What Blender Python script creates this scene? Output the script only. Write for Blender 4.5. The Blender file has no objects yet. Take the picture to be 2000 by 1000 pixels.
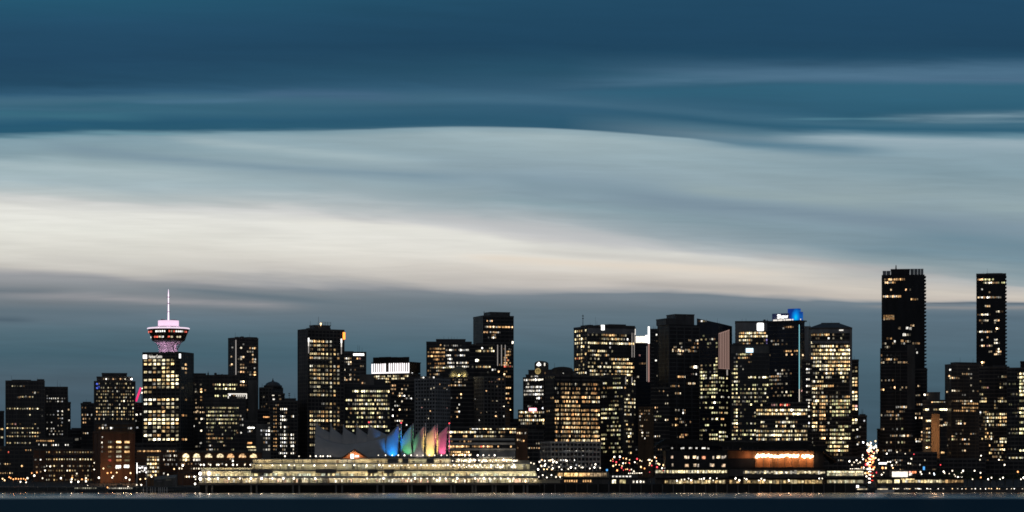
import bpy, math, random
from math import sin, cos, pi, radians, sqrt
R = random.Random(7)
S = bpy.context.scene
COL = S.collection
K, HY, CH = 5682.0, 946.0, 6.6          # photo pixels per unit tangent, horizon row, camera height (m)

def lin(c):
    return tuple((v / 255 / 12.92 if v / 255 <= .04045 else ((v / 255 + .055) / 1.055) ** 2.4) for v in c)

# ------------------------------------------------------------------ camera
cam_d = bpy.data.cameras.new("camera")
cam = bpy.data.objects.new("camera", cam_d)
COL.objects.link(cam)
cam.location = (0, 0, CH)
cam.rotation_euler = (radians(90), 0, 0)
cam_d.sensor_width = 36
cam_d.lens = 18 * K / 1000
cam_d.shift_y = (HY - 500) / 2000
cam_d.clip_start, cam_d.clip_end = 1, 40000
S.camera = cam
S.view_settings.view_transform = 'Standard'
S.view_settings.look = 'None'
S.view_settings.exposure = 0
S.view_settings.gamma = 1
S.cycles.use_denoising = True
S.cycles.use_adaptive_sampling = False
S.cycles.max_bounces = 6
S.cycles.sample_clamp_indirect = 3
S.cycles.filter_width = 1.7

# ------------------------------------------------------------------ node helper
class NT:
    def __init__(s, tree):
        s.t = tree
        tree.nodes.clear()
    def n(s, kind, **kw):
        nd = s.t.nodes.new(kind)
        for k, v in kw.items():
            setattr(nd, k, v)
        return nd
    def put(s, sock, v):
        if isinstance(v, bpy.types.NodeSocket):
            s.t.links.new(v, sock)
        elif v is not None:
            sock.default_value = v
    def m(s, op, a, b=None, c=None, clamp=False):
        nd = s.n('ShaderNodeMath', operation=op, use_clamp=clamp)
        for i, v in enumerate((a, b, c)):
            if v is not None:
                s.put(nd.inputs[i], v)
        return nd.outputs[0]
    def sep(s, v):
        nd = s.n('ShaderNodeSeparateXYZ'); s.put(nd.inputs[0], v)
        return nd.outputs
    def xyz(s, x, y, z=0.0):
        nd = s.n('ShaderNodeCombineXYZ')
        for i, v in enumerate((x, y, z)):
            s.put(nd.inputs[i], v)
        return nd.outputs[0]
    def ramp(s, fac, stops, interp='LINEAR'):
        nd = s.n('ShaderNodeValToRGB'); r = nd.color_ramp; r.interpolation = interp
        while len(r.elements) > 1:
            r.elements.remove(r.elements[0])
        r.elements[0].position = stops[0][0]
        r.elements[0].color = (*stops[0][1], 1)
        for p, c in stops[1:]:
            e = r.elements.new(p); e.color = (*c, 1)
        s.put(nd.inputs[0], fac)
        return nd.outputs[0]
    def pw(s, x, pts, lo, hi, interp='B_SPLINE'):       # piecewise curve of x in world-direction pixels
        xs = [p[0] for p in pts]
        f = s.m('DIVIDE', s.m('SUBTRACT', x, xs[0]), xs[-1] - xs[0], clamp=True)
        g = s.ramp(f, [((p[0] - xs[0]) / (xs[-1] - xs[0]), ((p[1] - lo) / (hi - lo),) * 3) for p in pts], interp)
        return s.m('MULTIPLY_ADD', g, hi - lo, lo)
    def noise(s, vec, scale, detail=3, rough=.5, dist=0):
        nd = s.n('ShaderNodeTexNoise'); s.put(nd.inputs['Vector'], vec)
        nd.inputs['Scale'].default_value = scale
        nd.inputs['Detail'].default_value = detail
        nd.inputs['Roughness'].default_value = rough
        nd.inputs['Distortion'].default_value = dist
        return nd.outputs['Fac']
    def mix(s, f, a, b, blend='MIX'):
        nd = s.n('ShaderNodeMix', data_type='RGBA', blend_type=blend)
        s.put(nd.inputs[0], f); s.put(nd.inputs[6], a); s.put(nd.inputs[7], b)
        return nd.outputs[2]

# ------------------------------------------------------------------ dusk sky
W = bpy.data.worlds.new("World")
S.world = W
W.use_nodes = True
q = NT(W.node_tree)
tc = q.n('ShaderNodeTexCoord')
dx, dy, dz = q.sep(tc.outputs['Generated'])
yy = q.m('MAXIMUM', dy, .12)
u = q.m('MULTIPLY_ADD', q.m('DIVIDE', dx, yy), K, 1000.0)      # bearing along the skyline
v0 = q.m('MULTIPLY_ADD', q.m('DIVIDE', dz, yy), -K, HY)        # height above the horizon, growing downward
ut = q.m('MULTIPLY', u, .001)
vt = q.m('MULTIPLY', v0, .001)
tilt = q.m('SUBTRACT', vt, q.m('MULTIPLY', ut, .07))
n1 = q.noise(q.xyz(q.m('MULTIPLY', ut, 1.0), q.m('MULTIPLY', tilt, 7.0), 3.1), 1.5, 4, .5, .4)
n2 = q.noise(q.xyz(q.m('MULTIPLY', ut, 1.5), q.m('MULTIPLY', tilt, 17.0), 9.7), 2.0, 3, .45, .5)
n3 = q.noise(q.xyz(q.m('MULTIPLY', ut, 3.0), q.m('MULTIPLY', vt, 60.0), 1.7), 2.0, 4, .6, .6)
e1 = q.pw(u, [(-400, 270), (0, 267), (150, 262), (260, 256), (400, 258), (600, 258), (750, 252), (900, 248), (1050, 251),
              (1200, 259), (1350, 274), (1450, 286), (1600, 298), (1800, 300), (2400, 300)], 200, 330)
e2 = q.pw(u, [(-400, 372), (0, 384), (400, 406), (600, 420), (800, 430), (1000, 456), (1200, 478), (1400, 497), (1600, 515),
              (1800, 530), (2000, 548), (2400, 590)], 340, 600)
e3 = q.pw(u, [(-400, 545), (0, 545), (300, 546), (600, 560), (900, 573), (1100, 583), (1400, 588), (1700, 592), (2000, 598),
              (2400, 610)], 500, 640)
edge_soft = q.pw(u, [(-400, 14), (0, 15), (180, 20), (300, 16), (600, 11), (900, 5), (1300, 5), (1500, 14), (1650, 16), (2400, 16)], 0, 30)
w1 = q.m('MULTIPLY', q.m('ADD', q.m('SUBTRACT', n2, .5), q.m('MULTIPLY', q.m('SUBTRACT', n3, .5), .45)), edge_soft)
w2 = q.m('MULTIPLY', q.m('SUBTRACT', n1, .5), 70.0)
w3 = q.m('MULTIPLY', q.m('SUBTRACT', n2, .5), 20.0)
v1 = q.m('ADD', v0, w1)
v2 = q.m('ADD', q.m('ADD', v0, w2), w3)
t1 = q.m('DIVIDE', v1, e1, clamp=True)
t2 = q.m('DIVIDE', q.m('SUBTRACT', v1, e1), q.m('SUBTRACT', e2, e1), clamp=True)
# inside the cloud bands the coordinate is stirred by streaks, at the hard edge it is not
t2w = q.m('DIVIDE', q.m('SUBTRACT', v2, e1), q.m('SUBTRACT', e2, e1), clamp=True)
g = q.m('SMOOTH_MIN', q.m('MULTIPLY', t2, 2.5), 1.0, .2)
t2m = q.m('ADD', q.m('MULTIPLY', t2w, g), q.m('MULTIPLY', t2, q.m('SUBTRACT', 1.0, g)), clamp=True)
t3 = q.m('DIVIDE', q.m('SUBTRACT', v2, e2), q.m('SUBTRACT', e3, e2), clamp=True)
v4 = q.m('ADD', v0, q.m('MULTIPLY', w3, .5))
t4 = q.m('DIVIDE', q.m('SUBTRACT', v4, e3), q.m('SUBTRACT', HY, e3), clamp=True)
T = q.m('MULTIPLY', q.m('ADD', q.m('ADD', t1, t2m), q.m('ADD', t3, t4)), .25)
def stops(l):
    return [(p / 4, lin(c)) for p, c in l]
left = q.ramp(T, stops([(0, (34, 84, 110)), (.2, (33, 75, 103)), (.45, (30, 68, 95)), (.62, (33, 73, 99)), (.70, (46, 88, 115)),
    (.755, (64, 104, 126)), (.80, (50, 96, 118)), (.86, (54, 100, 122)), (.92, (36, 86, 112)), (.97, (38, 88, 112)), (1.01, (112, 148, 162)),
    (1.05, (130, 158, 170)), (1.25, (133, 158, 168)), (1.5, (156, 177, 183)), (1.75, (166, 184, 190)), (1.9, (184, 194, 195)),
    (2.0, (208, 210, 208)), (2.12, (224, 224, 218)), (2.45, (227, 227, 219)), (2.7, (214, 212, 204)), (2.87, (196, 193, 187)),
    (2.97, (157, 158, 161)), (3.05, (128, 135, 141)), (3.13, (108, 120, 129)), (3.18, (98, 116, 128)), (3.26, (80, 106, 119)),
    (3.36, (67, 97, 111)), (3.48, (74, 95, 108)), (3.63, (66, 88, 102)), (4, (55, 76, 90))]))
mid = q.ramp(T, stops([(0, (31, 73, 99)), (.35, (27, 66, 92)), (.55, (38, 80, 104)), (.68, (48, 88, 113)), (.79, (64, 103, 127)),
    (.83, (48, 90, 115)), (.93, (42, 86, 110)), (.985, (44, 88, 112)), (1.0, (140, 165, 175)), (1.06, (160, 180, 186)), (1.25, (150, 171, 179)),
    (1.5, (134, 156, 169)), (1.7, (138, 160, 169)), (1.87, (168, 178, 183)), (2.0, (200, 200, 200)), (2.12, (222, 221, 214)),
    (2.35, (222, 219, 211)), (2.6, (208, 202, 194)), (2.82, (192, 187, 182)), (2.95, (150, 153, 157)), (3.0, (118, 129, 138)),
    (3.06, (98, 116, 127)), (3.16, (90, 111, 124)), (3.32, (70, 98, 112)), (3.5, (68, 92, 106)), (4, (55, 76, 90))]))
right = q.ramp(T, stops([(0, (30, 71, 99)), (.3, (27, 65, 91)), (.38, (31, 72, 98)), (.46, (62, 98, 124)), (.52, (76, 110, 136)), (.56, (52, 98, 122)),
    (.66, (46, 95, 119)), (.76, (39, 88, 112)), (.81, (62, 106, 128)), (.85, (42, 92, 116)), (.9, (104, 140, 156)), (.95, (138, 162, 173)), (1.0, (136, 160, 171)),
    (1.15, (132, 157, 168)), (1.35, (143, 163, 170)), (1.6, (132, 153, 165)), (1.85, (116, 142, 155)), (1.95, (140, 158, 165)),
    (2.08, (178, 181, 181)), (2.3, (192, 189, 184)), (2.6, (206, 199, 189)), (2.82, (200, 192, 183)), (2.93, (166, 166, 166)),
    (3.0, (112, 127, 138)), (3.06, (90, 111, 125)), (3.2, (84, 107, 121)), (3.32, (74, 100, 114)), (3.5, (66, 92, 106)), (4, (55, 76, 90))]))
f1 = q.m('DIVIDE', q.m('SUBTRACT', u, 250.0), 800.0, clamp=True)
f2 = q.m('DIVIDE', q.m('SUBTRACT', u, 1100.0), 650.0, clamp=True)
skyc = q.mix(f2, q.mix(f1, left, mid), right)
# fine streaks, stronger in the pale part
amp = q.m('MULTIPLY_ADD', q.m('GREATER_THAN', T, .25), .03, .05)
st = q.m('ADD', q.m('MULTIPLY', q.m('SUBTRACT', n2, .5), 1.0), q.m('MULTIPLY', q.m('SUBTRACT', n3, .5), .55))
gain = q.m('MULTIPLY_ADD', q.m('MULTIPLY', st, amp), 4.0, 1.0)
gain = q.m('MAXIMUM', gain, .6)
skyc = q.mix(1.0, skyc, q.xyz(gain, gain, gain), 'MULTIPLY')
# single cloud streaks: colour, course (bearing, height), softness above and below, bearing fade, strength
SG = bpy.data.node_groups.new('cloud_streak', 'ShaderNodeTree')
for nm_, tp_ in (('Sky', 'NodeSocketColor'), ('u', 'NodeSocketFloat'), ('v', 'NodeSocketFloat'), ('n', 'NodeSocketFloat'), ('Tint', 'NodeSocketColor'),
                 ('a', 'NodeSocketFloat'), ('b', 'NodeSocketFloat'), ('c', 'NodeSocketFloat'), ('wu', 'NodeSocketFloat'), ('wd', 'NodeSocketFloat'),
                 ('f0', 'NodeSocketFloat'), ('f1', 'NodeSocketFloat'), ('f2', 'NodeSocketFloat'), ('f3', 'NodeSocketFloat'), ('k', 'NodeSocketFloat'), ('rough', 'NodeSocketFloat')):
    SG.interface.new_socket(nm_, in_out='INPUT', socket_type=tp_)
SG.interface.new_socket('Sky', in_out='OUTPUT', socket_type='NodeSocketColor')
h = NT(SG)
gi = h.n('NodeGroupInput').outputs; go_ = h.n('NodeGroupOutput')
# each streak waits for the sky painted before it (a negligible term), which keeps the shader's working set small
us = h.m('MULTIPLY_ADD', gi['Sky'], 1e-7, gi['u'])
tq = h.m('MULTIPLY_ADD', us, .001, -1.0)
line = h.m('MULTIPLY_ADD', h.m('MULTIPLY_ADD', gi['c'], tq, gi['b']), tq, gi['a'])
dd = h.m('SUBTRACT', gi['v'], line)
ww = h.m('MULTIPLY_ADD', h.m('GREATER_THAN', dd, 0.0), h.m('SUBTRACT', gi['wd'], gi['wu']), gi['wu'])
xq = h.m('DIVIDE', dd, ww)
mk = h.m('POWER', 2.718, h.m('MULTIPLY', h.m('MULTIPLY', xq, xq), -1.0))
fades = []
for p_, q_ in (('f0', 'f1'), ('f3', 'f2')):
    mr = h.n('ShaderNodeMapRange', interpolation_type='SMOOTHSTEP')
    h.put(mr.inputs['Value'], us); h.put(mr.inputs['From Min'], gi[p_]); h.put(mr.inputs['From Max'], gi[q_])
    fades.append(mr.outputs[0])
nz = h.m('MULTIPLY_ADD', h.m('SUBTRACT', gi['n'], .5), h.m('MULTIPLY', gi['rough'], 2.4), 1.0)
fk = h.m('MULTIPLY', h.m('MULTIPLY', mk, h.m('MULTIPLY', fades[0], fades[1])), h.m('MULTIPLY', nz, gi['k']), clamp=True)
h.put(go_.inputs[0], h.mix(fk, gi['Sky'], gi['Tint']))
import numpy as np
vs = q.m('ADD', v0, q.m('MULTIPLY', q.m('SUBTRACT', n2, .5), 12.0))
def streak(col, pts, wu, wd, fade, k, rough=.5):
    global skyc
    c_, b_, a_ = np.polyfit([p[0] / 1000 - 1 for p in pts], [p[1] for p in pts], 2)
    nd = q.n('ShaderNodeGroup'); nd.node_tree = SG
    for nm_, val in (('Sky', skyc), ('u', u), ('v', vs), ('n', n3), ('Tint', (*lin(col), 1)), ('a', float(a_)), ('b', float(b_)), ('c', float(c_)), ('wu', float(wu)), ('wd', float(wd)),
                     ('f0', float(fade[0])), ('f1', float(fade[1])), ('f2', float(fade[2])), ('f3', float(fade[3])), ('k', k), ('rough', rough)):
        q.put(nd.inputs[nm_], val)
    skyc = nd.outputs[0]
F = (-600, 2600)
for args in (
    ((62, 104, 128), [(-300, 212), (0, 213), (220, 215)], 4, 3, (-600, -300, 120, 300), .6),
    ((72, 112, 138), [(200, 199), (400, 200), (520, 195)], 5, 4, (200, 340, 430, 560), .7),
    ((68, 102, 130), [(430, 192), (620, 183), (800, 192)], 9, 8, (430, 560, 700, 860), .65),
    ((58, 110, 130), [(-100, 222), (100, 224), (280, 230)], 7, 7, (-600, -100, 200, 340), .5),
    ((30, 70, 98), [(800, 60), (1500, 60), (2100, 60)], 60, 40, (700, 1300, 1800, 2300), .5),
    ((80, 116, 141), [(1050, 172), (1300, 158), (1500, 151), (1700, 152), (2200, 140)], 20, 7, (1000, 1350, 1800, 2500), .6),
    ((46, 98, 122), [(1100, 185), (1500, 174), (2100, 172)], 8, 16, (1000, 1300, 2000, 2400), .5),
    ((84, 132, 150), [(1500, 233), (1700, 231), (1900, 226)], 2.5, 2, (1480, 1600, 1720, 1820), .6, .9),
    ((128, 156, 170), [(1700, 231), (1850, 229), (2000, 224), (2200, 222)], 8, 7, (1660, 1860, 2100, 2600), .55, .9),
    ((120, 150, 165), [(1750, 236), (1900, 237), (2200, 232)], 3, 3.5, (1740, 1880, 2100, 2600), .4, .9),
    ((152, 173, 183), [(1450, 268), (1600, 270), (1750, 275), (2000, 282), (2300, 288)], 8, 13, (1470, 1640, 2200, 2600), .85, .6),
    ((86, 124, 144), [(1380, 276), (1520, 287), (1640, 295), (1800, 300)], 10, 8, (1330, 1480, 1620, 1800), .75),
    ((108, 148, 162), [(100, 256), (230, 258), (380, 261)], 4, 3, (120, 200, 300, 400), .7, .9),
    ((120, 145, 160), [(60, 280), (300, 304), (500, 325), (700, 341), (950, 346)], 9, 13, (40, 200, 800, 1000), .65),
    ((167, 186, 191), [(300, 266), (500, 288), (650, 304), (850, 322)], 9, 10, (300, 420, 700, 900), .6),
    ((172, 190, 195), [(-100, 318), (100, 325), (300, 345), (480, 352)], 10, 9, (-500, -100, 300, 520), .5),
    ((146, 163, 170), [(560, 340), (700, 370), (820, 382), (1000, 372)], 14, 12, (520, 660, 860, 1020), .5),
    ((126, 149, 161), [(930, 340), (1100, 368), (1300, 378)], 16, 14, (900, 1040, 1180, 1340), .6),
    ((152, 170, 172), [(1260, 356), (1450, 380), (1600, 386), (1800, 390)], 15, 13, (1250, 1400, 1640, 1850), .55),
    ((120, 141, 156), [(1150, 380), (1350, 398), (1550, 415), (1800, 438), (2100, 455)], 15, 17, (1120, 1300, 1800, 2200), .75),
    ((148, 168, 172), [(1800, 398), (2000, 408), (2200, 412)], 9, 9, (1820, 1950, 2200, 2600), .55),
    ((104, 134, 150), [(1750, 455), (1900, 470), (2100, 490)], 18, 16, (1700, 1880, 2200, 2600), .6),
    ((188, 190, 192), [(780, 418), (950, 436), (1150, 464), (1350, 488)], 12, 12, (760, 900, 1150, 1350), .65),
    ((229, 228, 220), [(500, 432), (800, 444), (950, 470), (1100, 492)], 8, 10, (450, 650, 950, 1120), .7),
    ((180, 177, 174), [(980, 484), (1200, 500), (1450, 524)], 7, 8, (960, 1080, 1300, 1500), .3, .5),
    ((224, 212, 197), [(850, 500), (1100, 511), (1300, 524), (1560, 536)], 8, 10, (850, 1000, 1400, 1600), .7),
    ((172, 170, 170), [(1450, 500), (1650, 520), (1850, 540)], 9, 8, (1420, 1560, 1750, 1900), .5, .8),
    ((166, 163, 161), [(1150, 548), (1400, 560), (1600, 566)], 7, 7, (1150, 1280, 1480, 1650), .5, .8),
    ((205, 203, 197), [(100, 500), (300, 512), (500, 520)], 6, 10, (50, 160, 400, 560), .4, .8),
    ((150, 150, 154), [(0, 573), (200, 582), (400, 591), (600, 600)], 9, 8, (-100, 80, 480, 640), .75),
    ((92, 110, 122), [(250, 562), (420, 570), (540, 582), (680, 592)], 6, 8, (260, 420, 560, 740), .6),
    ((86, 104, 116), [(-200, 566), (0, 568), (120, 570)], 8, 8, (-600, -200, 60, 180), .5),
    ((88, 108, 120), [(-100, 605), (100, 610), (300, 616)], 9, 9, (-500, -50, 200, 340), .5),
    ((74, 94, 108), [(-200, 620), (0, 623), (90, 626)], 6, 6, (-600, -100, 20, 90), .7),
    ((104, 118, 128), [(700, 590), (900, 592), (1200, 596)], 8, 8, (650, 800, 1100, 1300), .4),
    ((88, 103, 116), [(1700, 591), (1900, 592), (2200, 593)], 2.5, 2.5, (1720, 1840, 2200, 2600), .85, .3),
    ((146, 145, 145), [(1650, 599), (1850, 601), (2200, 600)], 3.5, 4, (1640, 1780, 2200, 2600), .65, .4),
):
    streak(*args)
# the half of the sky away from the afterglow is plain deep blue
fb = q.m('DIVIDE', q.m('SUBTRACT', dy, .15), .45, clamp=True)
skyc = q.mix(fb, (.075, .084, .097, 1), skyc)
nish = q.n('ShaderNodeTexSky')
nish.sky_type = 'NISHITA'
nish.sun_disc = False
nish.sun_elevation = radians(-4)
nish.sun_rotation = radians(-8)
b1 = q.n('ShaderNodeBackground'); q.put(b1.inputs[0], skyc); b1.inputs[1].default_value = 1.0
b2 = q.n('ShaderNodeBackground'); q.put(b2.inputs[0], nish.outputs[0]); b2.inputs[1].default_value = .02
ad = q.n('ShaderNodeAddShader')
q.t.links.new(b1.outputs[0], ad.inputs[0]); q.t.links.new(b2.outputs[0], ad.inputs[1])
ow = q.n('ShaderNodeOutputWorld'); q.t.links.new(ad.outputs[0], ow.inputs[0])

# the sun has set behind the skyline: only a trace of its light is left
sun_d = bpy.data.lights.new("sun", 'SUN')
sun_d.energy = .006
sun_d.angle = radians(25)
sun_d.color = (1, .85, .7)
sun = bpy.data.objects.new("sun", sun_d)
COL.objects.link(sun)
sun.rotation_euler = (radians(-84), 0, radians(8))

# ------------------------------------------------------------------ materials
MATS = {}
def surf(name, base, rough=.6, spec=.4, metal=0.0, var=.35, scale=.15, stretch=(1, 1, .25)):
    m = bpy.data.materials.new(name); m.use_nodes = True
    n = NT(m.node_tree)
    tcn = n.n('ShaderNodeTexCoord')
    mp = n.n('ShaderNodeMapping'); mp.inputs['Scale'].default_value = stretch
    n.put(mp.inputs[0], tcn.outputs['Object'])
    f = n.noise(mp.outputs[0], scale, 4, .6)
    lo = tuple(max(0, c * (1 - var)) for c in base); hi = tuple(min(1, c * (1 + var)) for c in base)
    c = n.ramp(f, [(.3, lo), (.7, hi)])
    b = n.n('ShaderNodeBsdfPrincipled')
    n.put(b.inputs['Base Color'], c)
    b.inputs['Roughness'].default_value = rough
    b.inputs['Specular IOR Level'].default_value = spec
    b.inputs['Metallic'].default_value = metal
    o = n.n('ShaderNodeOutputMaterial'); n.t.links.new(b.outputs[0], o.inputs[0])
    MATS[name] = m
    return m

def glow(name, col, strength, sampled=True, var=0.0):
    m = bpy.data.materials.new(name); m.use_nodes = True
    n = NT(m.node_tree)
    b = n.n('ShaderNodeBsdfPrincipled')
    b.inputs['Base Color'].default_value = (.2, .2, .2, 1)
    b.inputs['Emission Color'].default_value = (*col, 1)
    if var:
        tcn = n.n('ShaderNodeTexCoord')
        f = n.noise(tcn.outputs['Object'], 1.1, 3)
        n.put(b.inputs['Emission Strength'], n.m('MULTIPLY', n.m('POWER', n.m('MULTIPLY', f, 2.0), var * 4), strength))
    else:
        b.inputs['Emission Strength'].default_value = strength
    o = n.n('ShaderNodeOutputMaterial'); n.t.links.new(b.outputs[0], o.inputs[0])
    if not sampled:
        m.cycles.emission_sampling = 'NONE'
    MATS[name] = m
    return m

def window_mat(name, per_object):
    m = bpy.data.materials.new(name); m.use_nodes = True
    n = NT(m.node_tree)
    b = n.n('ShaderNodeBsdfPrincipled')
    b.inputs['Base Color'].default_value = (.02, .02, .022, 1)
    b.inputs['Roughness'].default_value = .15
    tcn = n.n('ShaderNodeTexCoord')
    if per_object:
        oi = n.n('ShaderNodeObjectInfo')
        col, al, rnd = oi.outputs['Color'], oi.outputs['Alpha'], oi.outputs['Random']
        vec = n.n('ShaderNodeVectorMath', operation='ADD')
        n.put(vec.inputs[0], tcn.outputs['Object'])
        n.put(vec.inputs[1], n.xyz(n.m('MULTIPLY', rnd, 91.0), n.m('MULTIPLY', rnd, 37.0), n.m('MULTIPLY', rnd, 53.0)))
        vec = vec.outputs[0]
    else:
        at = n.n('ShaderNodeAttribute'); at.attribute_name = 'tint'
        col, al = at.outputs['Color'], at.outputs['Alpha']
        vec = tcn.outputs['Object']
    # rooms behind the pane: blinds, ceiling lamps and dark furniture
    f1 = n.noise(vec, .55, 2, .5)
    f2 = n.noise(vec, 1.6, 2, .5)
    f = n.m('MULTIPLY', n.m('MULTIPLY_ADD', f1, 4.2, -1.2), n.m('MULTIPLY_ADD', f2, 1.8, .1))
    f = n.m('MAXIMUM', f, .08)
    n.put(b.inputs['Emission Color'], col)
    n.put(b.inputs['Emission Strength'], n.m('MULTIPLY', f, n.m('MULTIPLY', al, 4.0)))
    o = n.n('ShaderNodeOutputMaterial'); n.t.links.new(b.outputs[0], o.inputs[0])
    m.cycles.emission_sampling = 'NONE'
    MATS[name] = m
    return m

window_mat('lit_window', True)
window_mat('lit_windows_far', False)
surf('dark_glass', (.058, .058, .063), .28, .3)
surf('black_glass', (.036, .035, .040), .35, .2)
surf('blue_glass', (.028, .036, .060), .25, .35)
surf('dark_metal', (.085, .083, .088), .5)
surf('bronze', (.030, .022, .016), .5)
surf('dark_stone', (.125, .115, .11), .8)
surf('concrete', (.17, .165, .16), .85)
surf('pale_concrete', (.30, .30, .31), .85)
surf('white_concrete', (.50, .48, .46), .8)
surf('beige_wall', (.50, .45, .34), .8, var=.3, scale=.3)
surf('brick', (.19, .10, .065), .85, var=.3)
surf('brown_wall', (.16, .10, .06), .85)
surf('timber', (.30, .13, .055), .6)
surf('roof_dark', (.03, .03, .03), .9)
surf('fabric', (.43, .43, .44), .8, spec=.2, var=.08)
surf('steel', (.25, .25, .26), .45, metal=.6)
surf('white_paint', (.7, .7, .7), .5)
surf('pink_white', (.75, .70, .74), .6, var=.1)
surf('asphalt', (.05, .05, .05), .9)
surf('bark', (.06, .045, .03), .9)
surf('leaf', (.04, .06, .03), .8)
surf('hull', (.03, .035, .045), .5)
surf('car_paint', (.08, .08, .09), .4)
surf('rubber', (.02, .02, .02), .9)
surf('rock', (.05, .05, .048), .95, var=.6, scale=.5, stretch=(1, 1, 1))
glow('lamp_white', (1, .88, .70), 4.2, False)
glow('lamp_soft', (1, .86, .64), 2.0, False)
glow('lamp_bright', (1, .92, .78), 6, False)
glow('ceiling_light', (1, .72, .42), 8, False)
glow('lamp_warm', (1, .66, .32), 3.6, False)
glow('lamp_orange', (1, .40, .13), 3, False)
glow('lamp_cool', (.80, .92, 1), 4, False)
glow('beacon_red', (1, .07, .09), 2.2, False)
glow('beacon_white', (1, .95, .88), 9, False)
glow('sign_white', (1, .98, .94), 2.4)
glow('strip_white', (1, .93, .82), 1.1, False)
glow('strip_dim', (1, .90, .82), .35, False)
glow('strip_pink', (1, .55, .46), .36, False)
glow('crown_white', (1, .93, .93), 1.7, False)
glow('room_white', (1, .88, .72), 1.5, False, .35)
glow('navy_box', (.004, .010, .075), .5, False)
glow('neon_pink', (1, .03, .18), 1.1)
glow('sign_orange', (1, .30, .04), 2.4)
glow('sign_pink', (1, .35, .42), 3)
glow('sign_blue', (.10, .45, 1), 1.2, False)
glow('sign_pale_blue', (.62, .85, 1), 2.0)
glow('strip_cyan', (.30, .80, .90), 1.0, False)
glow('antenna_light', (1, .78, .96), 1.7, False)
glow('rim_light', (1, .80, .95), .95, False)
glow('pod_light', (1, .70, .92), .95, False)
glow('tail_light', (1, .04, .02), 5, False)
glow('head_light', (1, .93, .8), 9, False)

def winter(c):
    return c

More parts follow.
